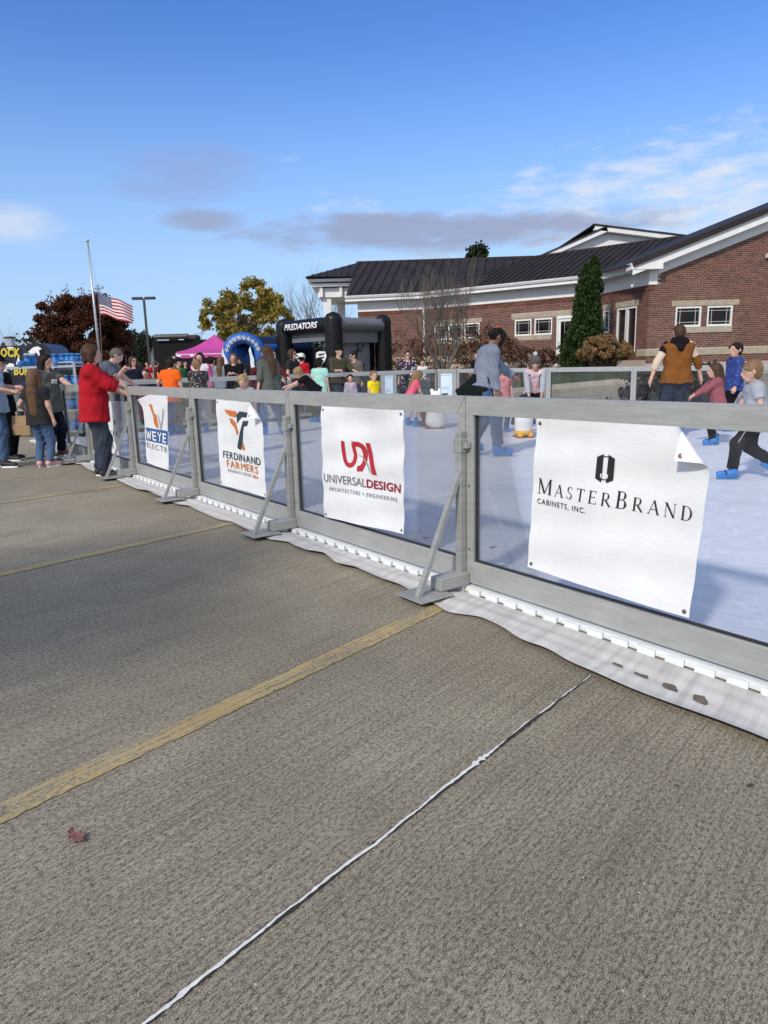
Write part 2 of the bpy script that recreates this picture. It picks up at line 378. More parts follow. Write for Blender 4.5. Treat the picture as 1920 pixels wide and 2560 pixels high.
def build_floor():
    m = MB(); z0, z1 = .002, .03
    pts = [(-16, -.012), (KL + .1, -.012), (KL + .1, NB + .1), (-16, NB + .1)]
    m.prism([fp(k, n, z0) for k, n in pts], (0, 0, z1 - z0)); fl = m.build('rink_floor', ICE)
    tag(fl, 'scuffed pale blue synthetic ice floor of the skating rink', 'rink floor', kind='structure')
    # interlocking edge tiles with square teeth along the front
    pitch = .137
    k = -5.0; i = 0
    while k < KL - .1:
        m = MB(); L = pitch * 7
        m.box((0, -.02, .001), (L - .003, .14, .032))
        for t in range(7):
            x = t * pitch
            m.add([(x + .012, -.02, .001), (x + .085, -.02, .001), (x + .092, -.045, .001), (x + .005, -.045, .001), (x + .012, -.02, .031), (x + .085, -.02, .031), (x + .092, -.045, .031), (x + .005, -.045, .031)],
                  [(3, 2, 1, 0), (4, 5, 6, 7), (0, 1, 5, 4), (1, 2, 6, 5), (2, 3, 7, 6), (3, 0, 4, 7)])
        o = m.build('edge_tile', TILE, fl); p = fp(k + L, -.005); o.location = Vector(p); o.rotation_euler = (0, 0, AZ - math.pi / 2)
        o.location.z = .003
        k += L
build_floor()
# fabric under the rink with its wavy edge
FAB = [(139, 1145), (174, 1160), (203, 1164), (220, 1178), (252, 1191), (289, 1200), (320, 1218), (343, 1229), (369, 1233), (387, 1245), (416, 1254), (450, 1268), (468, 1266), (488, 1277), (546, 1302), (578, 1307), (601, 1322), (641, 1342), (688, 1357), (711, 1354), (734, 1368), (774, 1386), (805, 1386), (846, 1421), (881, 1423), (962, 1461), (993, 1469), (1040, 1496), (1087, 1515), (1125, 1540), (1192, 1543), (1257, 1576), (1304, 1613), (1366, 1632), (1422, 1670), (1476, 1691), (1563, 1731), (1634, 1759), (1780, 1815), (1920, 1871), (2100, 1950), (2400, 2080)]
def build_fabric():
    n = NT('white_geotextile'); v = n.vec('Object'); wv = n.noise(n.vec('Object', (1.2, 26, 1), (0, 0, AZ + math.pi / 2)), 1, 3, .5, .4); fine = n.noise(v, 300, 3, .7)
    c = n.ramp(wv, [(.3, (.47, .455, .43)), (.62, (.66, .645, .615))]); c = n.mix(n.rng(fine, .35, .65, 0, .35), c, (.42, .41, .41)); c = n.mix(n.rng(n.noise(v, 2.2, 5), .5, .75, 0, .4), c, (.40, .385, .37))
    n.P('Base Color', c); n.P('Roughness', .9); n.bump(n.M('ADD', wv, n.M('MULTIPLY', fine, .3)), .5, .012)
    pts = [gnd(*p) for p in FAB]; q = sorted([inrink(p) for p in pts]); ks = np.linspace(-4.2, q[-1][0], 420); ns = np.interp(ks, [a for a, b in q], [b for a, b in q])
    ker = np.ones(5) / 5; ns = np.convolve(np.pad(ns, 2, 'edge'), ker, 'valid')
    vs = []; nj = 22; slope = np.gradient(ns, ks)
    for i, k in enumerate(ks):
        for j in range(nj + 1):
            f = j / nj; nn = -.05 * (1 - f) + ns[i] * f
            wav = .5 + .5 * math.sin(k * 2.1 + 5 * f + 1.2 * math.sin(k * .9)); z = .006 + .020 * f * wav + .007 * (.5 + .5 * math.sin(nn * 52 + 2.2 * math.sin(k * 1.6) + ns[i] * 14)) * math.sin(math.pi * min(1, f * 1.05)) ** .6
            lift = max(0, 1 - (1 - f) * 5) * (.004 + .016 * max(0, math.sin(k * 3.0 + 1)) ** 2)
            vs.append(fp(k, nn, z + lift))
    F = [(i * (nj + 1) + j, i * (nj + 1) + j + 1, (i + 1) * (nj + 1) + j + 1, (i + 1) * (nj + 1) + j) for i in range(len(ks) - 1) for j in range(nj)]
    o = link(bpy.data.objects.new('underlay_fabric', npmesh('underlay_fabric', vs, F, n.mat, True))); tag(o, 'white rippled fabric sheet sticking out under the rink edge', 'ground fabric')
    VA = np.array(vs); hole = pm('hole_ground', (.15, .125, .09), .95, .25, 40)
    for (px, py, w, h) in ((1545, 1652, 26, 5), (1604, 1677, 34, 8), (1676, 1707, 38, 12), (1751, 1738, 40, 14)):
        m = MB(); r = np.random.default_rng(px); ring = []
        for t in range(14):
            a = 2 * math.pi * t / 14; cx, cy = math.cos(a), math.sin(a); ex = abs(cx) ** .45 * math.copysign(1, cx); ey = abs(cy) ** .45 * math.copysign(1, cy)
            p = gnd(px + w * .5 * ex * r.uniform(.85, 1.1) , py + h * .75 * ey * r.uniform(.8, 1.1) + .33 * w * .5 * ex, .03); dd = np.linalg.norm(VA[:, :2] - p[:2], axis=1); p[2] = VA[np.argsort(dd)[:4], 2].max() + .0015; ring.append(p)
        m.poly(ring); c = m.build('worn_hole', hole, o)
build_fabric()
# ---------------------------------------------------------------- barrier panels
def mk_alu(name, lo, hi, metal=.55, rough=.5):
    n = NT(name); v = n.vec('Object'); a = n.noise(n.vec('Object', (1, 1, 9)), 6, 6, .65); b = n.noise(v, 3.2, 4); sc = n.noise(n.vec('Object', (30, 30, 3)), 5, 5, .7, .5)
    c = n.ramp(n.M('ADD', n.M('MULTIPLY', a, .55), n.M('MULTIPLY', b, .45)), [(.33, lo), (.68, hi)]); c = n.mix(n.rng(sc, .62, .68, 0, .45), c, tuple(x * .55 for x in lo))
    spk = n.noise(v, 130, 4, .75); c = n.mix(n.rng(spk, .66, .72, 0, .5), c, tuple(x * .5 for x in lo))
    n.P('Base Color', c); n.P('Metallic', metal); n.P('Roughness', n.rng(a, .3, .7, rough - .08, rough + .12)); n.bump(n.M('ADD', a, n.M('MULTIPLY', spk, .4)), .08, .004); return n.mat
ALU = mk_alu('mill_aluminium', (.34, .345, .33), (.47, .475, .455), .3, .48); GALV = mk_alu('galvanised_steel', (.27, .275, .262), (.43, .435, .415), .3, .5)
def mk_glass(name, tint, refl=1.0, haze=.04):
    n = NT(name); tr = n.N('BsdfTransparent'); tr.inputs[0].default_value = tint + (1,); gl = n.N('BsdfGlossy'); gl.inputs['Roughness'].default_value = .03; gl.inputs[0].default_value = (1, 1, 1, 1)
    df = n.N('BsdfDiffuse'); df.inputs[0].default_value = (.62, .66, .72, 1)
    fr = n.N('Fresnel'); fr.inputs[0].default_value = 1.45; m1 = n.N('MixShader'); m2 = n.N('MixShader')
    sm = n.M('MULTIPLY', n.rng(n.noise(n.vec('Object', (1, 1, .4)), 4, 5, .65), .35, .8), haze, True)
    n.L(sm, m1.inputs[0]); n.L(tr.outputs[0], m1.inputs[1]); n.L(df.outputs[0], m1.inputs[2])
    n.L(n.M('MULTIPLY', fr.outputs[0], refl, True), m2.inputs[0]); n.L(m1.outputs[0], m2.inputs[1]); n.L(gl.outputs[0], m2.inputs[2]); n.L(m2.outputs[0], n.out.inputs[0]); return n.mat
GLASS = mk_glass('clear_plexiglass', (.93, .945, .965), .6, .05)
GASK = pm('black_gasket', (.02, .02, .022), .7)
def panel_parts(root, w, sub=True):
    """barrier panel in local axes: x along, -y outside; frame with mitred corners, clear pane, gasket"""
    T = .028; st = .062; z0, z1 = .05, 1.12; rb, rt = .13, .088; g = .0025
    m = MB()
    m.add([(g, -T, z1), (w - g, -T, z1), (w - st, -T, z1 - rt), (st, -T, z1 - rt), (g, T, z1), (w - g, T, z1), (w - st, T, z1 - rt), (st, T, z1 - rt)], [(0, 1, 2, 3), (7, 6, 5, 4), (4, 5, 1, 0), (3, 2, 6, 7), (0, 3, 7, 4), (1, 5, 6, 2)])
    tr = m.build('top_rail', ALU, root)
    m = MB().box((st, -T - .006, z1 - rt - .012), (w - st, T + .006, z1 - rt + .002)); m.build('rail_lip', ALU, tr)
    m = MB().cbox((g, -T, z0), (w - g, T, z0 + rb), .003); m.build('bottom_rail', ALU, root)
    for s in (0, 1):
        x0, x1 = (g, st) if s == 0 else (w - g, w - st)
        m = MB(); zt = (z1 - .0015, z1 - rt - .0015)
        m.add([(x0, -T + .002, z0 + rb + .001), (x1, -T + .002, z0 + rb + .001), (x1, -T + .002, zt[1]), (x0, -T + .002, zt[0]), (x0, T - .002, z0 + rb + .001), (x1, T - .002, z0 + rb + .001), (x1, T - .002, zt[1]), (x0, T - .002, zt[0])], [(0, 1, 2, 3), (7, 6, 5, 4), (0, 4, 5, 1), (1, 5, 6, 2), (3, 2, 6, 7), (0, 3, 7, 4)])
        m.build('stile', ALU, root)
    m = MB().box((st - .008, -.004, z0 + rb - .008), (w - st + .008, .004, z1 - rt + .004)); m.build('pane', GLASS, root)
    m = MB(); e = .008
    m.box((st, -.010, z0 + rb), (st + e, .010, z1 - rt - .012)); m.box((w - st - e, -.010, z0 + rb), (w - st, .010, z1 - rt - .012)); m.box((st + e, -.010, z0 + rb), (w - st - e, .010, z0 + rb + e))
    m.build('gasket', GASK, root)
    for x in (.03, w - .03):
        for z in (.25, .62): MB().ball((x, -T, z), (.006, .004, .006), 6, 4).build('screw', GASK, root)
_panels = {}
def panel(w, loc, ang, label, group):
    key = round(w, 2)
    if key in _panels: return dup(_panels[key], None, loc, ang, label)
    o = thing('barrier_panel', label, 'barrier panel', loc, ang, group); panel_parts(o, w); _panels[key] = o; return o
AR = AZ - math.pi / 2                    # local +x runs along the fence towards the camera, -y points out of the rink
FL = ['barrier panel beyond the right edge of the picture with only its end showing', 'clear barrier panel at right carrying the large white cabinet banner', 'clear barrier panel carrying the banner with red letters', 'clear barrier panel carrying the orange and black emblem banner', 'clear barrier panel carrying the narrow crumpled lightning bolt banner', 'clear barrier panel right behind the woman in red']
for i, k in enumerate(range(-1, 4)):
    panel(PW, fp((k + 1) * PW, .024), AR, FL[i + 1], 'panels of the front rink barrier')
panel(1.5, fp(4 * PW + 1.5, .024), AR, 'last short barrier panel at the left end of the front row by the skate rack', 'panels of the front rink barrier')
# braces: upright, strut, foot plate, foot block, clamps
def brace_parts(r):
    MB().cbox((-.024, -.075, .09), (.022, -.03, .93), .004).build('upright', GALV, r)
    m = MB(); m.bar((-.001, -.06, .70), (.02, -.40, .025), .032, .026, (0, 1, .4)); m.build('strut', GALV, r)
    MB().cbox((-.12, -.45, .030), (.115, -.21, .038), .002).build('foot_plate', GALV, r)
    m = MB(); m.cbox((-.045, -.25, .041), (.05, -.03, .115), .004); m.build('foot_block', GALV, r)
    c = MB().cbox((-.036, -.08, .81), (.028, -.026, .885), .003).build('clamp', GALV, r)
    MB().cbox((.029, -.065, .835), (.06, -.031, .868), .003).build('clamp_lever', GALV, c)
    MB().ball((-.047, -.055, .845), (.008, .012, .012), 8, 5).build('bolt', GALV, c)
br = None
BL = ['galvanised strut brace standing between the red lettered and cabinet banners', 'galvanised strut brace right of the orange and black emblem banner', 'galvanised strut brace left of the orange and black emblem banner', 'galvanised strut brace at the foot of the woman in red', 'galvanised strut brace left of the woman in red']
for k in range(5):
    loc = fp(k * PW + .012, .024)
    if br is None: br = thing('fence_brace', BL[k], 'fence brace', loc, AR, 'braces of the front barrier'); brace_parts(br)
    else: dup(br, None, loc, AR, BL[k])

# far fences: posts found where the photograph shows them
def projx(p):
    d = np.array(p) - CP; return 960 + FPX * (d @ _R) / (d @ _F)
def solve(fn, px, a, b):
    fa = projx(fn(a)) - px
    for _ in range(50):
        c = (a + b) / 2; fc = projx(fn(c)) - px
        if (fc > 0) == (fa > 0): a = c
        else: b = c
    return (a + b) / 2
NLs = [solve(lambda n: fp(KL, n, .9), px, -2, 12) for px in (300, 515, 722, 802, 955, 985, 1100)]
KBs = [solve(lambda k: fp(k, NB, .9), px, -8, 14) for px in (1145, 1205, 1373, 1586, 1850)]; KBs += [KBs[-1] - 2.15, KBs[-1] - 4.3]
NLs[-1] = min(NLs[-1], NB - .04); GFAR = 'panels of the far rink barrier'
ALUF = ALU
def far_panel(pa, pb, label, poster=False):
    d = pb - pa; L = float(np.linalg.norm(d)); ang = math.atan2(d[1], d[0])
    o = thing('barrier_panel', label, 'barrier panel', pa, ang, GFAR); panel_parts(o, L)
    MB().box((.07, -.034, .036), (L - .07, .034, .105)).build('kick_strip', GASK, o)
    return o
LB = {(0): 'far barrier panel behind the boy in orange', 1: 'far barrier panel below the woman holding up her phone', 2: 'narrow far barrier panel by the curly haired boy in black', 3: 'far barrier panel the man in the olive sweater leans on', 5: 'far barrier panel in front of the woman in the floral dress'}
for i in (0, 1, 2, 3, 5): far_panel(fp(KL, NLs[i]), fp(KL, NLs[i + 1]), LB[i])
BB = ['narrow far barrier panel in front of the person in black by the bench', 'far barrier panel behind the grey sweater skater and the beanie girl', 'far barrier panel in front of the tan flower bush', 'far barrier panel behind the man in the brown vest', 'far barrier panel behind the boys at the right edge']
for i in range(5): far_panel(fp(KBs[i], NB), fp(KBs[i + 1], NB), BB[i])
POST = pm('poster_paper', (.62, .74, .84), .6, .08, 3); PRN = pm('poster_print', (.36, .50, .62), .7, .1, 20)
def filler(pa, pb, label, plabel, f0=None, f1=None):
    d = pb - pa; L = float(np.linalg.norm(d)); ang = math.atan2(d[1], d[0])
    o = thing('filler_panel', label, 'barrier panel', pa, ang, GFAR)
    MB().cbox((.003, -.028, .034), (L - .003, .028, 1.118), .003).build('filler_board', ALU, o)
    MB().box((.0, -.033, 1.04), (L, .033, 1.121)).build('top_rail', ALU, o)
    p = thing('rule_poster', plabel, 'poster', pa, ang, 'posters on the rink barrier')
    x0, x1 = (.07, L - .07) if f0 is None else (f0 * L, f1 * L); MB().box((x0, -.038, .30), (x1, -.034, 1.0)).build('sheet', POST, p)
    for q, z in enumerate((.95, .62, .58, .45)):
        MB().box((x0 + .02, -.0405, z), (x0 + .02 + (x1 - x0 - .04) * (.9, .8, .6, .7)[q], -.039, z + .018)).build('print_line', PRN, p)
    # face the inside of the rink
    inside = np.array(fp(6, 5)) - pa; ny = np.array([math.sin(ang), -math.cos(ang), 0])
    if ny @ inside < 0:
        for c in p.children: c.scale = (1, -1, 1)
filler(fp(KL, NLs[4]), fp(KL, NLs[5]), 'narrow metal filler panel left of the woman in the floral dress', 'pale blue poster on the barrier left of the girl in pink')
filler(fp(KL - .06, NB - .02), fp(KBs[0] + .02, NB - .02), 'narrow metal filler panel at the far corner of the rink', 'pale blue poster on the barrier behind the white skating aid', .2, .8)

# ---------------------------------------------------------------- lettering helpers
def bez(p0, p1, p2, p3, n=8): return [tuple((1 - t) ** 3 * a + 3 * (1 - t) ** 2 * t * b + 3 * (1 - t) * t * t * c + t ** 3 * d for a, b, c, d in zip(p0, p1, p2, p3)) for t in (i / n for i in range(n + 1))]
def text2d(txt, size, off=0.0, space=1.0, xs=1.0, shear=0.0, maxe=None):
    """flat letters (2D verts, faces) from the built-in font; origin left baseline"""
    cu = bpy.data.curves.new('t', 'FONT'); cu.body = txt; cu.size = size; cu.offset = 0.0 if txt in ('W', 'M') else off; cu.space_character = space; cu.shear = shear; cu.resolution_u = 4; cu.fill_mode = 'FRONT'
    ob = bpy.data.objects.new('t', cu); COL.objects.link(ob); dg = bpy.context.evaluated_depsgraph_get(); me = bpy.data.meshes.new_from_object(ob.evaluated_get(dg))
    bm = bmesh.new(); bm.from_mesh(me)
    if maxe:
        bmesh.ops.triangulate(bm, faces=bm.faces)
        for _ in range(3):
            es = [e for e in bm.edges if e.calc_length() > maxe]
            if not es: break
            bmesh.ops.subdivide_edges(bm, edges=es, cuts=1); bmesh.ops.triangulate(bm, faces=bm.faces)
    bm.verts.ensure_lookup_table(); V = [(v.co.x * xs, v.co.y) for v in bm.verts]; F = [tuple(v.index for v in f.verts) for f in bm.faces]
    bm.free(); bpy.data.objects.remove(ob); bpy.data.curves.remove(cu); bpy.data.meshes.remove(me)
    return V, F
def width2d(V): return max(v[0] for v in V) - min(v[0] for v in V)
def fit(V, x0, x1, y0, h=None):
    a = min(v[0] for v in V); w = width2d(V); b = min(v[1] for v in V); hh = max(v[1] for v in V) - b; s = (x1 - x0) / w; sy = s if h is None else h / hh
    return [(x0 + (x - a) * s, y0 + (y - b) * sy) for x, y in V]
def stroke(pts, w):                      # 2D polyline of width w -> quads
    out = []; P = [np.array(p, float) for p in pts]; L = []; Rr = []
    for i, p in enumerate(P):
        d = P[min(i + 1, len(P) - 1)] - P[max(i - 1, 0)]; d /= np.linalg.norm(d); a = np.array([-d[1], d[0]]) * w / 2; L.append(p + a); Rr.append(p - a)
    V = [tuple(v) for k in range(len(P)) for v in (L[k], Rr[k])]; return V, [(2 * i, 2 * i + 1, 2 * i + 3, 2 * i + 2) for i in range(len(P) - 1)]
def join2d(parts):
    V, F = [], []
    for v, f in parts: b = len(V); V += list(v); F += [tuple(i + b for i in q) for q in f]
    return V, F
def polyf(pts): return list(pts), [tuple(range(len(pts)))]
def tess(pts, maxe):
    bm = bmesh.new(); vs = [bm.verts.new((x, y, 0)) for x, y in pts]; bm.faces.new(vs); bmesh.ops.triangulate(bm, faces=bm.faces)
    for _ in range(3):
        es = [e for e in bm.edges if e.calc_length() > maxe]
        if not es: break
        bmesh.ops.subdivide_edges(bm, edges=es, cuts=1); bmesh.ops.triangulate(bm, faces=bm.faces)
    bm.verts.ensure_lookup_table(); V = [(v.co.x, v.co.y) for v in bm.verts]; F = [tuple(v.index for v in f.verts) for f in bm.faces]; bm.free(); return V, F
# ---------------------------------------------------------------- banners
def mk_vinyl():
    n = NT('white_vinyl'); v = n.vec('Object'); f = n.noise(v, 5, 5, .6); n.P('Base Color', n.ramp(f, [(.3, (.76, .77, .785)), (.7, (.83, .84, .85))])); n.P('Roughness', .42); n.P('Specular IOR Level', .4)
    n.bump(n.M('ADD', n.noise(n.vec('Object', (1, 1, 3)), 9, 4, .6), n.M('MULTIPLY', n.noise(v, 60, 3), .12)), .25, .01); return n.mat
VINYL = mk_vinyl(); GROM = pm('brass_grommet', (.30, .27, .20), .4, .2, 30, metal=.8)
INK = {k: pm('ink_' + k, c, .5, .05) for k, c in dict(black=(.018, .018, .022), navy=(.02, .045, .06), orange=(.62, .17, .03), red=(.50, .02, .035), dred=(.30, .015, .04), grey=(.16, .16, .17), lgrey=(.36, .37, .38), blue=(.03, .11, .36), white=(.82, .83, .84), yellow=(.75, .55, .05)).items()}
FPN = np.array([FN[0], FN[1], 0.0])
def f_loc(px, py, n=0.):               # local (x along fence to the right, z) of a pixel on the barrier face
    p = hitp(px, py, fp(0, n), FPN); k, _ = inrink(p); return -k, p[2]
class Banner:
    def __init__(s, name, label, corners, wr=.006, seed=0, fold=None, ear=None, roll=0.0):
        s.c = [np.array(f_loc(*p)) for p in corners]; s.wr = wr; s.seed = seed; s.fold = fold; s.ear = ear
        o = s.c[3]; s.org = np.array([o[0], o[1]])
        s.root = thing(name, label, 'banner', fp(-o[0], .0, 0), AR, 'sponsor banners on the front barrier')
        s.W = np.linalg.norm(s.c[2] - s.c[3]); s.H = np.linalg.norm(s.c[0] - s.c[3])
        nu, nv = 44, 48; m = MB(); m.grid(lambda u, v: s.pt(u, v), nu, nv); m.build('sheet', VINYL, s.root, smooth=True, fixn=False)
        for u, v in ((.025, .03), (.975, .03), (.025, .97), (.975, .97)):
            m = MB(); ring = []
            for k in range(10):
                a = 2 * math.pi * k / 10; r = .010; ring.append(s.pt(u + r * math.cos(a) / s.W, v + r * math.sin(a) / s.H, .0035))
            for k in range(10):
                a = 2 * math.pi * k / 10; r = .005; ring.append(s.pt(u + r * math.cos(a) / s.W, v + r * math.sin(a) / s.H, .005))
            m.add(ring, [(k, (k + 1) % 10, 10 + (k + 1) % 10, 10 + k) for k in range(10)] + [tuple(range(10, 20))]); m.build('grommet', GROM, s.root)
    def pt(s, u, v, lift=0.0):
        A, B, C, D = s.c                 # TL TR BR BL
        p = (D * (1 - u) + C * u) * (1 - v) + (A * (1 - u) + B * u) * v
        sd_ = s.seed; w = s.wr
        y = w * (math.sin(7 * u + 3 * v + sd_) * .5 + math.sin(3.1 * v - 11 * u + sd_ * 2) * .35 + .5 * math.sin(13 * v + 5 * u + 3 * sd_) * (v ** 2) + .3 * math.sin(23 * v - 4 * u + sd_))
        edge = 1 - min(1, 8 * min(u, 1 - u, v, 1 - v)); y = -.006 - abs(w) * 1.2 + y - edge * .004
        x, z = p
        if s.fold:
            (u0, v0), (u1, v1), ang, crv = s.fold   # fold line, corner beyond it bends outwards
            q = np.array([u * s.W, v * s.H]); a = np.array([u0 * s.W, v0 * s.H]); b = np.array([u1 * s.W, v1 * s.H]); d = (b - a) / np.linalg.norm(b - a); nn = np.array([d[1], -d[0]])
            if nn @ (np.array([s.W, s.H]) - a) < 0: nn = -nn
            t = nn @ (q - a)
            if t > 0:
                th = min(ang, t / crv); arc = th * crv; rest = max(0, t - arc)
                # roll about a cylinder of radius crv, then straight
                along = crv * math.sin(th) + rest * math.cos(th); out = crv * (1 - math.cos(th)) + rest * math.sin(th)
                q2 = q - nn * t + nn * along; uu, vv = q2[0] / s.W, q2[1] / s.H
                p = (D * (1 - uu) + C * uu) * (1 - vv) + (A * (1 - uu) + B * uu) * vv; x, z = p; y -= out
        if s.ear:
            (eu, ev), r, (dx, dy, dz) = s.ear
            dd = math.hypot((u - eu) * s.W, (v - ev) * s.H); k = max(0, 1 - dd / r) ** 1.6; x += dx * k; y += dy * k; z += dz * k
        return (x - s.org[0], y - lift, z)
    def put(s, name, VF, ink, lift=.0035):   # artwork in metres from the lower left corner of the sheet
        V, F = VF; m = MB(); m.add([s.pt(x / s.W, y / s.H, lift) for x, y in V], F); return m.build(name, INK[ink], s.root, fixn=False)
# --- serif capitals for the cabinet banner, drawn from strokes on a unit cap height
def serif(ch):
    T, t, e = .135, .042, .028; P = []
    def vb(x, y0=0, y1=1, w=T): P.append(polyf([(x - w / 2, y0), (x + w / 2, y0), (x + w / 2, y1), (x - w / 2, y1)]))
    def hb(x0, x1, y, h=t): P.append(polyf([(x0, y - h / 2), (x1, y - h / 2), (x1, y + h / 2), (x0, y + h / 2)]))
    def sf(x, y, w=.27): hb(x - w / 2, x + w / 2, y + (e / 2 if y < .5 else -e / 2), e)
    def dg(a, b, w): P.append(stroke([a, b], w))
    def arc(cx, cy, rx, ry, a0, a1, w0, w1, n=14):
        V = []
        for i in range(n + 1):
            a = a0 + (a1 - a0) * i / n; w = w0 + (w1 - w0) * math.sin(math.pi * i / n); V += [(cx + rx * math.cos(a), cy + ry * math.sin(a)), (cx + (rx - w) * math.cos(a), cy + (ry - w * .45) * math.sin(a))]
        P.append((V, [(2 * i, 2 * i + 1, 2 * i + 3, 2 * i + 2) for i in range(n)]))
    h = math.pi / 2
    if ch == 'M': vb(.12, w=t * 1.2); vb(.88); dg((.13, 1), (.5, .05), T * .95); dg((.5, .05), (.86, 1), t); sf(.12, 0); sf(.88, 0); sf(.10, 1, .2); sf(.90, 1, .2); w = 1.0
    elif ch == 'A': dg((.06, 0), (.40, 1), t); dg((.39, 1), (.72, 0), T); hb(.2, .6, .34); sf(.06, 0, .22); sf(.74, 0, .26); w = .8
    elif ch == 'S': arc(.27, .745, .22, .255, h * .35, h * 3, .04, T * .8); arc(.27, .265, .24, .265, h, -h * 1.7, .05, T * .8); hb(.24, .30, .50, .1); P.append(polyf([(.45, .72), (.47, .72), (.47, .98), (.45, .94)])); P.append(polyf([(.03, .02), (.05, .06), (.05, .3), (.03, .3)])); w = .56
    elif ch == 'T': vb(.36); hb(.02, .70, 1 - t / 2); sf(.36, 0); P.append(polyf([(.02, .8), (.05, .8), (.07, 1), (.02, 1)])); P.append(polyf([(.67, .8), (.70, .8), (.70, 1), (.65, 1)])); w = .74
    elif ch == 'E': vb(.14); hb(.14, .60, 1 - t / 2); hb(.14, .52, .52); hb(.14, .64, t / 2); sf(.12, 0); sf(.12, 1); P.append(polyf([(.57, .8), (.60, .8), (.60, 1), (.55, 1)])); P.append(polyf([(.60, 0), (.65, 0), (.66, .22), (.63, .22)])); P.append(polyf([(.50, .42), (.525, .42), (.525, .62), (.50, .62)])); w = .70
    elif ch == 'R': vb(.14); hb(.14, .36, 1 - t / 2); hb(.14, .38, .48); arc(.36, .74, .25, .26, -h, h, t, T); dg((.34, .49), (.68, .0), T); sf(.14, 0); sf(.12, 1, .2); sf(.72, 0, .18); w = .78
    elif ch == 'B': vb(.14); hb(.14, .36, 1 - t / 2); hb(.14, .38, .52); hb(.14, .36, t / 2); arc(.34, .76, .22, .24, -h, h, t, T * .9); arc(.36, .265, .27, .265, -h, h, t, T); sf(.10, 0, .18); sf(.10, 1, .18); w = .70
    elif ch == 'N': vb(.12, w=t); vb(.72, w=t); dg((.11, 1), (.71, .0), T); sf(.12, 0, .22); sf(.72, 1, .24); sf(.07, 1, .16); w = .86
    elif ch == 'D': vb(.14); hb(.14, .36, 1 - t / 2); hb(.14, .36, t / 2); arc(.32, .5, .44, .5, -h, h, t, T); sf(.10, 0, .18); sf(.10, 1, .18); w = .84
    return join2d(P), w
def serif_line(txt, sizes, gap):
    x = 0; parts = []
    for ch, s in zip(txt, sizes):
        (V, F), w = serif(ch); parts.append(([(x + a * s, b * s) for a, b in V], F)); x += w * s + gap
    return join2d(parts)
def build_banners():
    # cabinet maker
    b = Banner('banner', 'large white banner with black cabinet logo and serif capitals, top right corner curled', [(1351.6, 1044.6), (1800, 1072), (1727.7, 1543), (1323, 1416)], .010, .7, fold=((.80, 1.0), (1.0, .775), 2.75, .022))
    W_, H_ = b.W, b.H
    V, F = serif_line('MASTERBRAND', [1.0 if i in (0, 6) else .78 for i in range(11)], .26)
    V = fit(V, .035 * W_, .945 * W_, .515 * H_, .105 * H_); b.put('lettering', (V, F), 'black')
    V, F = text2d('CABINETS, INC.', .06, .0006, 1.25); V = fit(V, .04 * W_, .375 * W_, .445 * H_, .040 * H_); b.put('lettering', (V, F), 'black')
    cx, cy, s = .455 * W_, .735 * H_, .088 * H_
    b.put('cabinet_emblem', join2d([polyf([(cx - .62 * s, cy - .72 * s), (cx - .12 * s, cy - .95 * s), (cx - .12 * s, cy + .95 * s), (cx - .62 * s, cy + .72 * s)]), polyf([(cx + .24 * s, cy - .95 * s), (cx + .74 * s, cy - .72 * s), (cx + .74 * s, cy + .72 * s), (cx + .24 * s, cy + .95 * s)]),
        stroke([(cx - .12 * s, cy + .80 * s), (cx + .24 * s, cy + .80 * s)], .004), stroke([(cx - .12 * s, cy - .74 * s), (cx + .24 * s, cy - .74 * s)], .004)]), 'black')
    b.put('cabinet_handle', join2d([stroke([(cx - .18 * s, cy - .62 * s), (cx - .18 * s, cy - .36 * s)], .006), stroke([(cx + .30 * s, cy - .62 * s), (cx + .30 * s, cy - .36 * s)], .006)]), 'white', .006)
    # red letters
    b = Banner('banner', 'white banner with large red letters and grey and red wording, second from the right', [(811, 1015), (1018, 1025), (1018, 1334), (818, 1291)], .013, 2.2)
    W_, H_ = b.W, b.H; X = lambda x: x * W_; Y = lambda y: y * H_
    def pl(pts): return [(X(x), Y(y)) for x, y in pts]
    b.put('letter_mark', join2d([tess(pl([(.27, .715), (.31, .712)] + bez((.31, .60), (.31, .50), (.40, .50), (.405, .60), 6) + [(.385, .70), (.425, .697), (.445, .60)] + bez((.445, .58), (.43, .45), (.27, .45), (.27, .60), 6)), .05)]), 'red')
    b.put('letter_mark', join2d([tess(pl([(.385, .717), (.47, .715)] + bez((.47, .715), (.60, .70), (.60, .60), (.56, .53), 6) + [(.52, .47), (.45, .462), (.45, .50)] + bez((.46, .51), (.52, .51), (.53, .58), (.52, .62), 5) + bez((.52, .62), (.51, .67), (.48, .675), (.43, .675), 5)), .05)]), 'red', .004)
    b.put('letter_mark', join2d([tess(pl([(.56, .715), (.615, .715), (.70, .455), (.645, .455)]), .05)]), 'red', .0045)
    b.put('swoosh', join2d([tess(pl(bez((.45, .61), (.53, .60), (.60, .56), (.635, .46), 7) + bez((.615, .47), (.58, .55), (.53, .585), (.45, .61), 7)[:-1]), .05)]), 'lgrey', .0055)
    V, F = text2d('UNIVERSAL', .1, .0005, 1.0); b.put('lettering', (fit(V, X(.03), X(.555), Y(.333), Y(.075)), F), 'grey')
    V, F = text2d('DESIGN', .1, .003, 1.05); b.put('lettering', (fit(V, X(.565), X(.965), Y(.333), Y(.075)), F), 'dred')
    V, F = text2d('ARCHITECTURE + ENGINEERING', .06, .0006, 1.35); b.put('lettering', (fit(V, X(.09), X(.925), Y(.258), Y(.034)), F), 'grey')
    # orange and black emblem
    b = Banner('banner', 'white banner with orange and black winged emblem, its upper right corner bent back', [(544.5, 998), (658, 1008), (672, 1243), (557.5, 1210.5)], .007, 4.0, fold=((.78, 1.0), (1.0, .775), 2.6, .03))
    W_, H_ = b.W, b.H
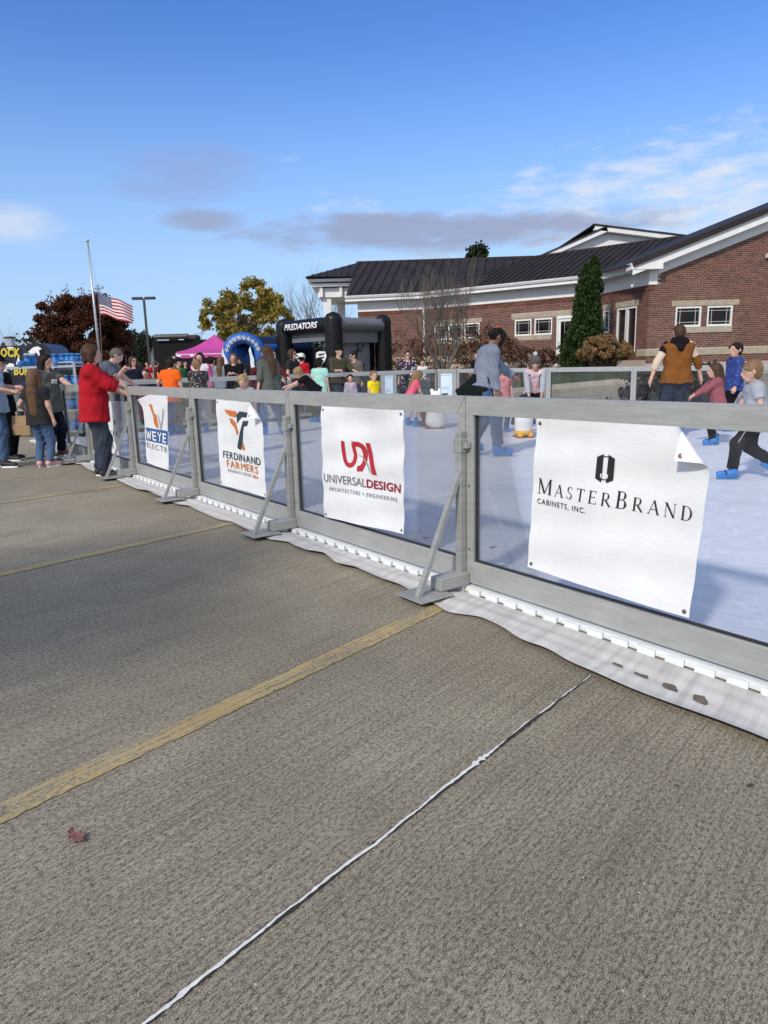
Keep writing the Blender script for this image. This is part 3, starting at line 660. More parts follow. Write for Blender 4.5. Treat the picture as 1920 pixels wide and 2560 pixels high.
    def E_(pts): return [(X(x), Y(y)) for x, y in pts]
    X = lambda x: x * W_; Y = lambda y: y * H_
    b.put('emblem_wing', tess(E_([(.19, .895), (.46, .885), (.49, .86), (.43, .82), (.30, .825), (.215, .855)]), .06), 'orange'); b.put('emblem_wing', tess(E_([(.27, .80), (.36, .795), (.44, .76), (.49, .655), (.45, .62), (.41, .70), (.32, .735)]), .06), 'orange')
    b.put('emblem_bar', tess(E_([(.47, .755), (.46, .84), (.54, .892), (.78, .885), (.75, .835), (.58, .83), (.53, .80)]), .06), 'navy'); b.put('emblem_bar', tess(E_([(.56, .715), (.60, .79), (.71, .80), (.69, .745), (.62, .73), (.535, .49), (.50, .46), (.43, .475), (.44, .52)]), .06), 'navy')
    b.put('emblem_tail', tess(E_([(.56, .555), (.60, .49), (.595, .465), (.55, .465), (.515, .49)]), .06), 'orange')
    for t, y, h, ink, off, a, c in (('FERDINAND', .335, .082, 'navy', .001, .10, .925), ('FARMERS', .235, .082, 'orange', .001, .17, .86)):
        ws = [width2d(text2d(ch, .1, off)[0]) + .016 for ch in t]; k_ = (c - a) / (sum(ws) - .016); x_ = a
        for ch, w_ in zip(t, ws):
            V, F = text2d(ch, .1, off, maxe=.03); b.put('letter', (fit(V, X(x_), X(x_ + (w_ - .016) * k_), Y(y), Y(h)), F), ink, .006); x_ += w_ * k_
    V, F = text2d('INSURANCE GROUP', .06, .0008, 1.0); b.put('lettering', (fit(V, X(.18), X(.70), Y(.178), Y(.036)), F), 'lgrey'); V, F = text2d('1864', .06, .0008); b.put('lettering', (fit(V, X(.73), X(.86), Y(.178), Y(.036)), F), 'orange')
    # lightning bolt
    b = Banner('banner', 'narrow crumpled white banner with orange lightning bolt and blue name bar', [(362, 985), (423, 990), (425.5, 1175), (369, 1156)], .006, 1.0, ear=((0, 1), .25, (-.16, -.02, -.07)))
    W_, H_ = b.W, b.H
    b.put('bolt_emblem', tess(E_([(.22, .87), (.34, .865), (.46, .72), (.50, .745), (.63, .52), (.78, .40), (.58, .57), (.54, .545), (.42, .61), (.40, .70)]), .08), 'orange'); b.put('bolt_stroke', tess(E_([(.56, .74), (.60, .73), (.68, .60), (.80, .83), (.84, .82), (.70, .49)]), .08), 'lgrey', .003)
    b.put('name_bar', tess(E_([(.04, .335), (.985, .345), (.985, .535), (.04, .525)]), .05), 'blue', .003); [b.put('letter', (fit(V, X(.37 + .2 * i), X(.37 + .2 * i + .165), Y(.365), Y(.13)), F), 'white', .010) for i, (V, F) in enumerate(text2d(ch, .1, .002, maxe=.03) for ch in 'EYE')]
    wq = lambda x, y: (X(.065 + .27 * x), Y(.365 + .13 * y)); b.put('letter', join2d([polyf([wq(a - .085, 1 if a in (.09, .91) else .86), wq(a + .085, 1 if a in (.09, .91) else .86), wq(c + .085, 0), wq(c - .085, 0)]) for a, c in ((.09, .29), (.5, .29), (.5, .71), (.91, .71))]), 'white', .010)
    V, F = text2d('ELECTR', .1, .0008, 1.25); b.put('lettering', (fit(V, X(.05), X(.95), Y(.235), Y(.075)), F), 'grey')
    # the bank banner behind the woman in red
    b = Banner('banner', 'white banner with black lettering half hidden behind the woman in red', [(238, 1002), (304, 1004), (306, 1140), (247, 1121)], .006, 3.0)
    W_, H_ = b.W, b.H
    for t, y, a in (('m', .57, .74), ('r', .36, .60), ('a', .36, .69), ('n', .36, .82), ('n', .10, .66), ('k', .10, .82)):
        V, F = text2d(t, .1, .0012); V = [(x - min(v[0] for v in V), y_) for x, y_ in V]; s_ = Y(.13) / .073; V = [(X(a) + x * s_ * .85, Y(y) + y_ * s_) for x, y_ in V]; b.put('letter', (V, F), 'black')
build_banners()
# ---------------------------------------------------------------- lawn, mulch, kerb beyond the rink
def mk_grass(name, a, b, c3):
    n = NT(name); v = n.vec('Object'); f = n.noise(v, 1.3, 5, .6); g = n.noise(v, 45, 4, .75)
    c = n.ramp(f, [(.32, a), (.52, b), (.72, c3)]); c = n.mix(n.rng(g, .35, .7, 0, .6), c, tuple(x * .45 for x in b)); n.P('Base Color', c); n.P('Roughness', .95); n.bump(g, .9, .05); return n.mat
GRASS = mk_grass('lawn_turf', (.035, .055, .015), (.055, .08, .022), (.10, .095, .035)); MULCH = mk_grass('bark_mulch', (.05, .032, .02), (.08, .05, .032), (.11, .075, .05))
def sheet_on(name, ring_px, off, mat, label, cat, n=24):
    """a sheet that follows the bank, outlined by points seen at pixels (on the bank)"""
    pts = [gz(*p) if len(p) == 2 else np.array(p) for p in ring_px]; top = pts[:len(pts) // 2]; bot = pts[len(pts) // 2:][::-1]
    def lerp(L, t):
        t *= len(L) - 1; i = min(int(t), len(L) - 2); return L[i] * (1 - (t - i)) + L[i + 1] * (t - i)
    m = MB()
    def f(u, v):
        p = lerp(bot, u) * (1 - v) + lerp(top, u) * v; return (p[0], p[1], tz(p[0], p[1]) + off)
    m.grid(f, n, 14); o = m.build(name, mat, smooth=True); return tag(o, label, cat, kind='structure')
KA, KB_ = gz(1393, 973), gz(1576, 957); kd = nrm_ = (KB_ - KA)[:2] / np.linalg.norm((KB_ - KA)[:2])
KPTS = [KA[:2] - kd * 4.5 + np.array([-.2, .5]), KA[:2] - kd * 2, KA[:2], KB_[:2], KB_[:2] + kd * 4, KB_[:2] + kd * 14]
sheet_on('lawn', [(1.0, 27.0, 0), (5.2, 27.0, 0), (9.0, 26.2, 0), (14, 26.4, 0), (20, 26.6, 0), (30, 26.6, 0)] + [(p[0], p[1], 0) for p in KPTS[::-1]], .03, GRASS, 'patchy green lawn on the bank in front of the brick building', 'lawn')
sheet_on('mulch_bed', [(-3, 36.0, 0), (2.4, 35.4, 0), (7.4, 30.2, 0), (9.2, 27.2, 0), (8.6, 25.4, 0), (5.0, 26.0, 0), (1.2, 26.5, 0), (-3.0, 31.0, 0)], .045, MULCH, 'dark bark mulch bed along the brick wall', 'mulch bed')
def kerb_line():
    m = MB(); pts = KPTS; KM = pm('kerb_concrete', (.36, .33, .28), .9, .15, 6, .3, 40)
    for (x0, y0), (x1, y1) in zip(pts[:-1], pts[1:]):
        n = 8
        for i in range(n):
            a = np.array([x0 + (x1 - x0) * i / n, y0 + (y1 - y0) * i / n]); b = np.array([x0 + (x1 - x0) * (i + 1) / n, y0 + (y1 - y0) * (i + 1) / n]); d = b - a; d = np.array([-d[1], d[0]]) / np.linalg.norm(d) * .08
            q = [(*(a - d), tz(*a) - .05), (*(b - d), tz(*b) - .05), (*(b + d), tz(*b) - .05), (*(a + d), tz(*a) - .05)]
            m.add(q + [(x, y, z + .2) for x, y, z in q], [(0, 1, 5, 4), (2, 3, 7, 6), (4, 5, 6, 7)])
    o = m.build('kerb', KM); tag(o, 'pale concrete kerb along the edge of the lawn', 'kerb', kind='structure')
kerb_line()
# ---------------------------------------------------------------- the brick building
FLOOR = .86
def mk_brick():
    n = NT('red_brick'); v = n.vec('Object'); cell = n.N('TexWhiteNoise'); oi = n.N('ObjectInfo')
    snap = n.N('VectorMath'); snap.operation = 'SNAP'; g = n.N('NewGeometry'); n.L(g.outputs['Position'], snap.inputs[0]); snap.inputs[1].default_value = (.21, .21, .0677); n.L(snap.outputs[0], cell.inputs['Vector'])
    f = n.noise(v, 30, 4, .7); mixf = n.M('ADD', n.M('MULTIPLY', cell.outputs['Value'], .6), n.M('MULTIPLY', f, .4))
    n.P('Base Color', n.ramp(mixf, [(.15, (.080, .032, .022)), (.45, (.132, .052, .035)), (.8, (.195, .083, .056))])); n.P('Roughness', .9); n.bump(f, .4, .004); return n.mat
BRICK = mk_brick(); MORTAR = pm('mortar', (.50, .40, .35), .95, .15, 12, .3, 60); STONE = pm('limestone', (.42, .365, .275), .88, .16, 5, .35, 40)
WHITE = pm('white_trim_paint', (.82, .82, .81), .45, .05, 3); WFRAME = pm('white_window_frame', (.82, .82, .80), .4, .04, 6)
SEAM = None
def mk_roof():
    n = NT('dark_standing_seam'); v = n.vec('Object'); f = n.noise(v, 1.2, 5, .6); n.P('Base Color', n.ramp(f, [(.3, (.024, .019, .017)), (.7, (.040, .033, .030))])); n.P('Specular IOR Level', .2); n.P('Roughness', n.rng(f, .3, .7, .5, .65)); return n.mat
ROOF = mk_roof(); WGLASS = None
def mk_wglass():
    n = NT('dark_window_glass'); f = n.noise(n.vec('Object', (1, 1, .6)), 2.3, 4, .6, .8); n.P('Base Color', n.ramp(f, [(.4, (.003, .003, .004)), (.62, (.012, .005, .004)), (.8, (.02, .008, .006))])); n.P('Roughness', .06); n.P('Specular IOR Level', .35); return n.mat
WGLASS = mk_wglass(); MUNT = pm('muntin_bar', (.50, .49, .46), .5, .05)
bld = thing('brick_building', 'red brick building with dark metal roof and white eaves behind the rink', 'building', (4, 31, 0))
def plan(px, py, Y): p = at(px, py, Y); return np.array([p[0], p[1]])
Wp = [plan(897, 850, 36.6), plan(1062, 850, 35.9), plan(1497, 850, 30.2), plan(1617, 850, 26.8), None]
Wp[4] = np.array([Wp[3][0] + 12.5, 26.8]); BT = 3.88                # top of the brickwork below the frieze
class Wall:
    def __init__(s, a, b, name):
        s.a, s.b = np.array(a), np.array(b); d = s.b - s.a; s.L = np.linalg.norm(d); s.d = d / s.L; s.n = np.array([s.d[1], -s.d[0]])   # outward: right-hand side
        if s.n @ (np.array([0, 0]) - s.a) < 0: s.n = -s.n
        s.open = []; s.name = name
        s.ang = math.atan2(s.d[1], s.d[0])
        s.root = bpy.data.objects.new(name, None); link(s.root, bld)
        me = None
    def uz(s, px, py):
        p = hitp(px, py, (*s.a, 0), (*s.n, 0)); return float((p[:2] - s.a) @ s.d), float(p[2])
    def P(s, u, o, z): q = s.a + s.d * u + s.n * o; return np.array([q[0], q[1], z])
    def box(s, m, u0, u1, o0, o1, z0, z1):
        q = [s.P(u, o, z) for z in (z0, z1) for u, o in ((u0, o0), (u1, o0), (u1, o1), (u0, o1))]
        m.add(q, [(3, 2, 1, 0), (4, 5, 6, 7), (0, 1, 5, 4), (1, 2, 6, 5), (2, 3, 7, 6), (3, 0, 4, 7)])
BW = Vector(bld.location)
def bpart(m, name, mat, parent=None, smooth=False):
    m.v = [(x - BW.x, y - BW.y, z - BW.z) for x, y, z in m.v]
    return m.build(name, mat, parent or bld, smooth)
def window(w, u0, u1, z0, z1, munt=True, cols=None, name='window', mull=None):
    """frame, dark pane and prairie-style bars set into an opening of wall w"""
    w.open.append((u0, u1, z0, z1)); fw = .055; m = MB()
    for a, b, c, d in ((u0, u1, z1 - fw, z1), (u0, u1, z0, z0 + fw * 1.3)): w.box(m, a, b, -.10, .012, c, d)
    fo = None
    for a, b in ((u0, u0 + fw), (u1 - fw, u1)): w.box(m, a, b, -.099, .010, z0 + fw * 1.3, z1 - fw)
    fo = bpart(m, name, WFRAME)
    m = MB(); w.box(m, u0 + fw, u1 - fw, -.075, -.068, z0 + fw * 1.3, z1 - fw); bpart(m, 'pane', WGLASS, fo)
    if munt:
        for t in (.16, .84):
            m = MB(); uu = u0 + fw + (u1 - u0 - 2 * fw) * t; w.box(m, uu - .010, uu + .010, -.067, -.050, z0 + fw * 1.3, z1 - fw); bpart(m, 'muntin', MUNT, fo)
            m = MB(); zz = z0 + fw * 1.3 + (z1 - z0 - 2.3 * fw) * t; w.box(m, u0 + fw, u1 - fw, -.0665, -.0505, zz - .010, zz + .010); bpart(m, 'muntin', MUNT, fo)
    return fo
def stone(w, u0, u1, z0, z1, out=.02, name='stone_lintel', openit=True):
    m = MB(); w.box(m, u0, u1, -.05, out, z0, z1); bpart(m, name, STONE)
    if openit: w.open.append((u0, u1, z0, z1))
wD = Wall(Wp[0], Wp[1], 'rear_wall'); wC = Wall(Wp[1], Wp[2], 'side_wall'); wB = Wall(Wp[2], Wp[3], 'return_wall'); wA = Wall(Wp[3], Wp[4], 'front_wall')
# openings found in the photograph
def rect(w, x0, y0, x1, y1): a = w.uz(x0, y1); b = w.uz(x1, y0); return a[0], b[0], a[1], b[1]
u0, _, z0, z1 = rect(wA, 1687, 766, 1754, 818); _, u1, _, _ = rect(wA, 1690, 766, 1754, 818)
window(wA, u0, u1, z0, z1); v0, v1, _, _ = rect(wA, 1766, 766, 1832, 816); window(wA, v0, v1, z0, z1)
stone(wA, u0 - .16, v1 + .22, z1 + .03, z1 + .22); stone(wA, u0 - .03, v1 + .03, z0 - .22, z0 - .005, .035, 'stone_sill')
SA = z0
bz = wA.uz(1750, 872)[1]; 
for w, (a, b) in ((wA, (0.0, 12.5)), (wB, (wB.L - .62, wB.L)), (wC, (.0, 6.35)), (wD, (0, wD.L))): stone(w, a, b, bz - .22, bz, .025, 'stone_band')
# side wall: three small windows, two small windows, door
for x0, x1 in ((1086, 1119), (1121, 1157), (1161, 1199)):
    a, b, z0, z1 = rect(wC, x0, 806, x1, 842); z0, z1 = SA + .02, SA + .72; window(wC, a, b, z0, z1)
a = wC.uz(1080, 800)[0]; b = wC.uz(1205, 800)[0]; stone(wC, a, b, z1 + .03, z1 + .22); stone(wC, a + .1, b - .1, z0 - .2, z0 - .004, .03, 'stone_sill')
for x0, x1 in ((1287, 1329), (1336, 1381)):
    a, b, _, _ = rect(wC, x0, 797, x1, 835); window(wC, a, b, z0, z1)
a = wC.uz(1279, 790)[0]; b = wC.uz(1452, 790)[0]; stone(wC, a, b, z1 + .06, z1 + .25); a2 = wC.uz(1287, 840)[0]; b2 = wC.uz(1379, 840)[0]; stone(wC, a2, b2, z0 - .2, z0 - .004, .03, 'stone_sill')
da = wC.uz(1391, 850)[0]; db = da + 1.05
def door():
    wC.open.append((da, db, FLOOR, z1 + .06)); m = MB(); zt = z1 + .06; dh = FLOOR + 2.15
    for p in ((da, da + .06, FLOOR, zt), (db - .06, db, FLOOR, zt), (da + .06, db - .06, zt - .05, zt), (da + .06, db - .06, dh, dh + .07)): wC.box(m, p[0], p[1], -.1, .015, p[2], p[3])
    d = bpart(m, 'door', WFRAME); m = MB()
    for p in ((da + .065, da + .17, FLOOR + .02, dh - .005), (db - .17, db - .065, FLOOR + .02, dh - .005), (da + .17, db - .17, dh - .12, dh - .005), (da + .17, db - .17, FLOOR + .02, FLOOR + .25)): wC.box(m, p[0], p[1], -.08, -.03, p[2], p[3])
    bpart(m, 'door_leaf', WFRAME, d)
    m = MB(); wC.box(m, da + .17, db - .17, -.06, -.05, FLOOR + .25, dh - .12); wC.box(m, da + .06, db - .06, -.06, -.05, dh + .07, zt - .05); bpart(m, 'pane', WGLASS, d)
    for t in (.25, .75):
        m = MB(); uu = da + .17 + (db - da - .34) * t; wC.box(m, uu - .008, uu + .008, -.049, -.04, FLOOR + .25, dh - .12); bpart(m, 'muntin', MUNT, d)
    m = MB(); m.tube([wC.P(da + .12, -.03, FLOOR + .85), wC.P(da + .12, .05, FLOOR + .9), wC.P(da + .12, .05, FLOOR + 1.15), wC.P(da + .12, -.03, FLOOR + 1.2)], .014, 6); bpart(m, 'handle', WFRAME, d)
door()
# return wall: a small window with white sill board, a tall pair of windows
zt = wB.uz(1560, 770)[1]
u_a = wB.uz(1509, 780)[0]; u_b = wB.uz(1524, 780)[0]; window(wB, max(.06, u_a), max(.5, u_b), SA - .05, zt)
u_c = wB.uz(1543, 780)[0]; u_d = wB.uz(1567, 780)[0]; u_e = wB.uz(1592, 780)[0]
zb = bz - .05
window(wB, u_c, u_d - .02, zb, zt, False); window(wB, u_d + .02, u_e, zb, zt, False)
stone(wB, u_c - .1, u_e + .12, zt + .03, zt + .24); stone(wB, max(0, u_a - .1), u_b + .1, zt + .03, zt + .24)
# brickwork: backing of mortar, bricks as pieces proud of it
BL_, BH_, MJ = .2032, .0677, .014
RK0 = np.array([wA.uz(1640, 705)[0], 0]); 
RS = .36                                  # roof pitch
EZ = 4.62                                 # gutter height
def rake_z(u): return BT if u < .27 else EZ + (u + .81) * RS - .78
def sub(iv, cuts):
    out = [iv]
    for c0, c1 in cuts:
        nx = []
        for a, b in out:
            if c1 <= a or c0 >= b: nx.append((a, b)); continue
            if c0 - a > .02: nx.append((a, c0))
            if b - c1 > .02: nx.append((c1, b))
        out = nx
    return out
def brick_wall(w, ztop, zlo, singles=0, umax=None, umin=0.0):
    us = sorted({0.0, w.L, *[v for o in w.open for v in o[:2] if 0 < v < w.L]}); zmax = max(ztop(0), ztop(umax or w.L)) if singles or w is wA else ztop(0)
    m = MB(); zs = sorted({FLOOR - .9, BT, *[v for o in w.open for v in o[2:]]})
    for i in range(len(us) - 1):
        for j in range(len(zs) - 1):
            uc, zc = (us[i] + us[i + 1]) / 2, (zs[j] + zs[j + 1]) / 2
            if any(o[0] < uc < o[1] and o[2] < zc < o[3] for o in w.open): continue
            w.box(m, us[i], us[i + 1], -.12, -.006, zs[j], zs[j + 1])
    if w is wA:
        q = [w.P(0, -.006, BT), w.P(w.L, -.006, BT), w.P(w.L, -.006, ztop(w.L)), w.P(.27, -.006, ztop(.28)), w.P(.27, -.006, BT)]; m.prism(q, (*(-w.n * .1), 0))
    bk = bpart(m, w.name, MORTAR)
    bpy.data.objects.remove(w.root)
    rows = []; z = FLOOR - .2; r = 0
    umax = umax or w.L
    single = []; rest = MB()
    while z < ztop(umax):
        z1 = z + BH_ - MJ
        if z >= zlo:
            u = umin - (BL_ / 2 if r % 2 else 0)
            cuts = [(o[0], o[1]) for o in w.open if o[2] < z1 - .004 and o[3] > z + .004]
            while u < umax:
                for a, b in sub((max(u, 0), min(u + BL_ - MJ, w.L)), cuts):
                    if b - a < .025 or z1 > ztop(a) + (.10 if w is wA and a > .27 else -.005): continue
                    if singles and b - a > BL_ - MJ - .001: single.append((a, z))
                    else: w.box(rest, a, b, -.02, .004, z, z1)
                u += BL_
        z += BH_; r += 1
    if singles:
        single.sort(key=lambda s_: abs(s_[0] - 1.6) * 1.2 + abs(s_[1] - 2.2)); proto = None
        for a, zz in single[singles:]: w.box(rest, a, a + BL_ - MJ, -.02, .004, zz, zz + BH_ - MJ)
        L_ = BL_ - MJ; me = MB().cbox((0, -.004, 0), (L_, .02, BH_ - MJ), .003).mesh('brick', BRICK)
        for a, zz in single[:singles]:
            o = bpy.data.objects.new('brick', me); link(o, bk); p = w.P(a, 0, zz); o.location = Vector(p) - BW; o.rotation_euler = (0, 0, w.ang); j = random.uniform(-.0015, .0015); o.location += Vector((w.n[0] * j, w.n[1] * j, 0))
    tag(bpart(rest, 'brickwork', BRICK, bk), kind='stuff')
brick_wall(wA, rake_z, 1.0, 300, 5.6)
for w in (wB, wC, wD): brick_wall(w, lambda u: BT, 1.2)
# soldier course under the frieze
for w, a, b in ((wB, 0, wB.L), (wC, 0, wC.L), (wD, 0, wD.L), (wA, 0, .27)):
    m = MB(); u = a
    while u < b - .06: w.box(m, u, u + .058, -.02, .010, BT - .20, BT - .012); u += BH_
    tag(bpart(m, 'soldier_course', BRICK), kind='stuff')
# eaves: frieze, soffit, fascia, gutter, per wall
OV = .5
def eave(w, a, b, ea=0., eb=0., frieze=True):
    if frieze: m = MB(); w.box(m, a, b, -.1, .03, BT + .002, EZ - .20); bpart(m, 'frieze_board', WHITE)
    m = MB(); w.box(m, a - ea, b + eb, .031, OV, EZ - .24, EZ - .20); bpart(m, 'soffit', WHITE)
    m = MB(); w.box(m, a - ea, b + eb, OV + .001, OV + .04, EZ - .26, EZ - .06); bpart(m, 'fascia', WHITE)
    m = MB(); q = [(OV + .041, EZ - .12), (OV + .10, EZ - .12), (OV + .15, EZ - .03), (OV + .15, EZ + .0), (OV + .041, EZ + .0)]
    pa = [w.P(a - ea, o, z) for o, z in q]; e = np.array([*(w.d * (b - a + ea + eb)), 0]); m.prism(pa, e); bpart(m, 'gutter', WHITE)
eave(wD, 0, wD.L, .5, .0); eave(wC, 0, wC.L, .0, -.1); eave(wB, 0, wB.L, .3, .35)
# downspout at the kink
m = MB(); p = wC.P(.05, .12, 0); m.tube([(p[0], p[1], .6), (p[0], p[1], BT + .1), (*wC.P(.05, .3, 0)[:2], EZ - .3), (*wC.P(.05, .5, 0)[:2], EZ - .1)], .06, 6); bpart(m, 'downspout', WHITE)
# gable end: rake boards
def rakeband(o0, o1, lo, hi, name, u0=-.81, u1=12.5, mat=WHITE):
    rz = lambda u: EZ + (u + .81) * RS
    m = MB(); q = [wA.P(u0, o0, rz(u0) + lo), wA.P(u1, o0, rz(u1) + lo), wA.P(u1, o0, rz(u1) + hi), wA.P(u0, o0, rz(u0) + hi)]
    m.prism(q, (*(wA.n * (o1 - o0)), 0)); bpart(m, name, mat)
rakeband(.42, .48, -.44, -.16, 'rake_fascia', -.80); rakeband(.036, .42, -.42, -.37, 'rake_soffit', -.3); rakeband(-.1, .035, -.775, -.375, 'rake_frieze', .27)
m = MB(); wA.box(m, -.85, .275, -.1, .50, EZ - .25, EZ - .02); bpart(m, 'eave_return', WHITE); m = MB(); wA.box(m, -.04, .27, -.1, .05, BT, EZ - .251); bpart(m, 'corner_block', WHITE)
m = MB(); q = wB.P(wB.L - .45, .35, BT + .05); m.tube([q, q + (0, 0, .18)], .02, 6); m.tube([q + (-.02, -.02, 0), q + (-.15, -.22, -.05)], .05, 8); bpart(m, 'security_camera', WHITE)
# light fixture block high at the right edge of the gable
m = MB(); c = wA.uz(1920, 642); wA.box(m, c[0] - .12, c[0] + .5, .04, .5, c[1] - .05, c[1] + .10); wA.box(m, c[0] - .02, c[0] + .1, .04, .4, c[1] - .2, c[1] - .06); bpart(m, 'wall_hood', WHITE)
# roofs
def eave_pt(w, u, z=None): return w.P(u, OV + .06, EZ + .02)
def roof_plane(e0, e1, pitch, into):
    """plane through an eave line rising away along 'into'"""
    d = e1 - e0; d /= np.linalg.norm(d); a = np.array([-d[1], d[0], 0]); a = a if a @ np.array([*into, 0]) > 0 else -a
    up = np.array([a[0], a[1], pitch]); n = np.cross(d, up); return d, up / np.linalg.norm(up), n / np.linalg.norm(n)
def roof_face(name, poly, thick=.05):
    m = MB(); m.prism(poly, (0, 0, -thick)); return bpart(m, name, ROOF)
def seams(parent, e0, d, up, n, poly, step, h=.05):
    """raised seams up the slope, clipped to the convex roof polygon"""
    pl = [np.array(p) for p in poly]; P2 = [((p - e0) @ d, (p - e0) @ up) for p in pl]; x0, x1 = min(p[0] for p in P2), max(p[0] for p in P2); nn = n if n[2] > 0 else -n
    x = x0 + step * .5
    while x < x1:
        ys = []
        for (ax, ay), (bx, by) in zip(P2, P2[1:] + P2[:1]):
            if (ax - x) * (bx - x) < 0: ys.append(ay + (by - ay) * (x - ax) / (bx - ax))
        if len(ys) >= 2 and max(ys) - min(ys) > .3:
            m = MB(); m.bar(e0 + d * x + up * (min(ys) + .02) + nn * h / 2, e0 + d * x + up * (max(ys) - .02) + nn * h / 2, .022, h, nn); bpart(m, 'roof_seam', ROOF, parent)
        x += step
cE0, cE1 = eave_pt(wC, -.05), eave_pt(wC, wC.L + .05); dC, upC, nC = roof_plane(cE0, cE1, .40, -wC.n)
C0 = cE0; RC1 = hitp(1333, 643, cE0, nC); RC2 = hitp(1715, 590, cE0, nC)
roofC = [cE0, cE1, RC2, RC1]; o = roof_face('side_roof', roofC); seams(o, cE0, dC, upC, nC, roofC, .34)
dE0, dE1 = eave_pt(wD, -.45), eave_pt(wD, wD.L); dD, upD, nD = roof_plane(dE0, dE1, .46, -wD.n)
RD0 = hitp(893, 656, dE0, nD); RD1 = hitp(1333, 642, dE0, nD); roofD = [dE0, dE1, RD1, RD0]; o = roof_face('rear_roof', roofD); seams(o, dE0, dD, upD, nD, roofD, .46, .06)
# snow guard row near the eave
m = MB()
for k in range(18):
    q = dE0 + dD * (.2 + k * .22) + upD * .35 + nD * (1 if nD[2] > 0 else -1) * .04; m.box(q - (.02, .02, .02), q + (.02, .02, .04))
tag(bpart(m, 'snow_guard', ROOF), kind='stuff')
# front roof: left slope of the gable wing and its edge
g0 = np.array([*wA.P(-.83, .50, 0)[:2], EZ - .06]); g1 = np.array([*wA.P(12.6, .50, 0)[:2], EZ - .06 + 13.43 * RS]); bk = np.array([*(wB.d * -1), 0]); g3 = np.array([*wB.P(.0, OV + .06, 0)[:2], EZ + .02])
g2 = g1 + np.array([-1.0, 9, 0])
m = MB(); m.prism([g0, g1, g2, RC2 + (0, 0, .03), g3], (0, 0, -.06)); fr_ = bpart(m, 'front_roof', ROOF)
m = MB(); m.bar(g0 + (0, -.02, -.01), g1 + (0, -.02, -.01), .12, .19, (0, 0, 1)); bpart(m, 'rake_cap', ROOF)
for k in range(6):
    t = .12 + k * .15; a = g0 * (1 - t) + g1 * t; b = (g3 * (1 - t) + RC2 * t) * .6 + a * .4
m = MB(); m.bar(RC1, RC2, .16, .10, (0, 0, 1)); bpart(m, 'ridge_cap', ROOF); m = MB(); m.bar(RD0, RD1, .16, .10, (0, 0, 1)); bpart(m, 'ridge_cap', ROOF)
# hip end over the entrance canopy, left of the rear roof
# upper white gable behind
def upper_gable():
    Y = max(RC1[1], RC2[1]) + 1.0; A = at(1344, 656, Y); T = at(1512, 582, Y); B = at(1760, 612, Y); s = (T - A)
    m = MB(); m.prism([A - (0, 0, 2), B - (0, 0, 2), B, T, A], (0, .3, 0)); bpart(m, 'upper_gable', WHITE)
    for a, b, n_ in ((A, T, 'upper_rake'), (T, B, 'upper_rake')):
        d = (b - a) / np.linalg.norm(b - a); m = MB(); m.bar(a - d * .6 + (0, -.25, .10), b + (0, -.25, .10), .30, .20, (0, 0, 1)); bpart(m, n_, WHITE)
        m = MB(); m.bar(a - d * .7 + (0, -.2, .24), b + d * .03 + (0, -.2, .24), .5, .07, (0, 0, 1)); bpart(m, 'upper_roof_edge', ROOF)
        m = MB(); m.prism([a - d * .7 + (0, -.2, .25), b + (0, -.2, .25), b + (0, 9, .25), a - d * .7 + (0, 9, .25)], (0, 0, -.05)); bpart(m, 'upper_roof', ROOF)
upper_gable()
def canopy():
    cp = thing('entrance_canopy', 'white columned entrance canopy with hipped dark roof at the left end of the building', 'canopy', at(840, 900, 41) * (1, 1, 0))
    Yc = 39.5
    def q(px, py, Y=Yc): return at(px, py, Y)
    def slab(x0, y0, x1, y1, name, dep=5.0, mat=WHITE, Y=Yc):
        a, b = q(x0, y1, Y), q(x1, y0, Y); MB().box((a[0], Y, a[2]), (b[0], Y + dep, b[2])).build(name, mat, cp, world=True)
    slab(770, 694, 905, 705, 'cornice', 6, Y=Yc - .5); slab(778, 706, 905, 717, 'cornice_step', 6, Y=Yc - .3); slab(796, 718, 905, 744, 'beam', 5, Y=Yc)
    for x in (803, 852): slab(x - 3, 716, x + 3, 742, 'bracket', .3, Y=Yc - .2)
    a = q(807, 744); b = q(828, 744); zt = a[2]; MB().cbox((a[0], Yc + .1, 0), (b[0], Yc + .1 + (b[0] - a[0]), zt), .02).build('column', WHITE, cp, world=True)
    MB().cbox((a[0] + .55, Yc + 3.6, 0), (b[0] + .55, Yc + 3.6 + (b[0] - a[0]), zt), .02).build('column', WHITE, cp, world=True)
    e0, e1, e2, e3 = q(762, 692, Yc - .8), q(905, 690, Yc - .8), None, None; e3 = e0 + (0, 7.5, 0); e2 = e1 + (0, 7.5, 0); r0 = at(893, 657, Yc + 2.6); r1 = r0 + (3.0, 0, 0)
    m = MB(); m.add([e0, e1, e2, e3, r0, r1], [(0, 1, 5, 4), (1, 2, 5), (2, 3, 4, 5), (3, 0, 4), (3, 2, 1, 0)]); rf = m.build('roof', ROOF, cp, world=True)
    for k in range(1, 8):
        t = k / 8; p = e0 * (1 - t) + e1 * t; top = e0 + (r0 - e0) * min(1, t * 1.1); s = MB(); s.bar(p + (0, .05, .03), (p[0], top[1], top[2] + .03), .03, .06); s.build('roof_seam', ROOF, rf, world=True)
canopy()
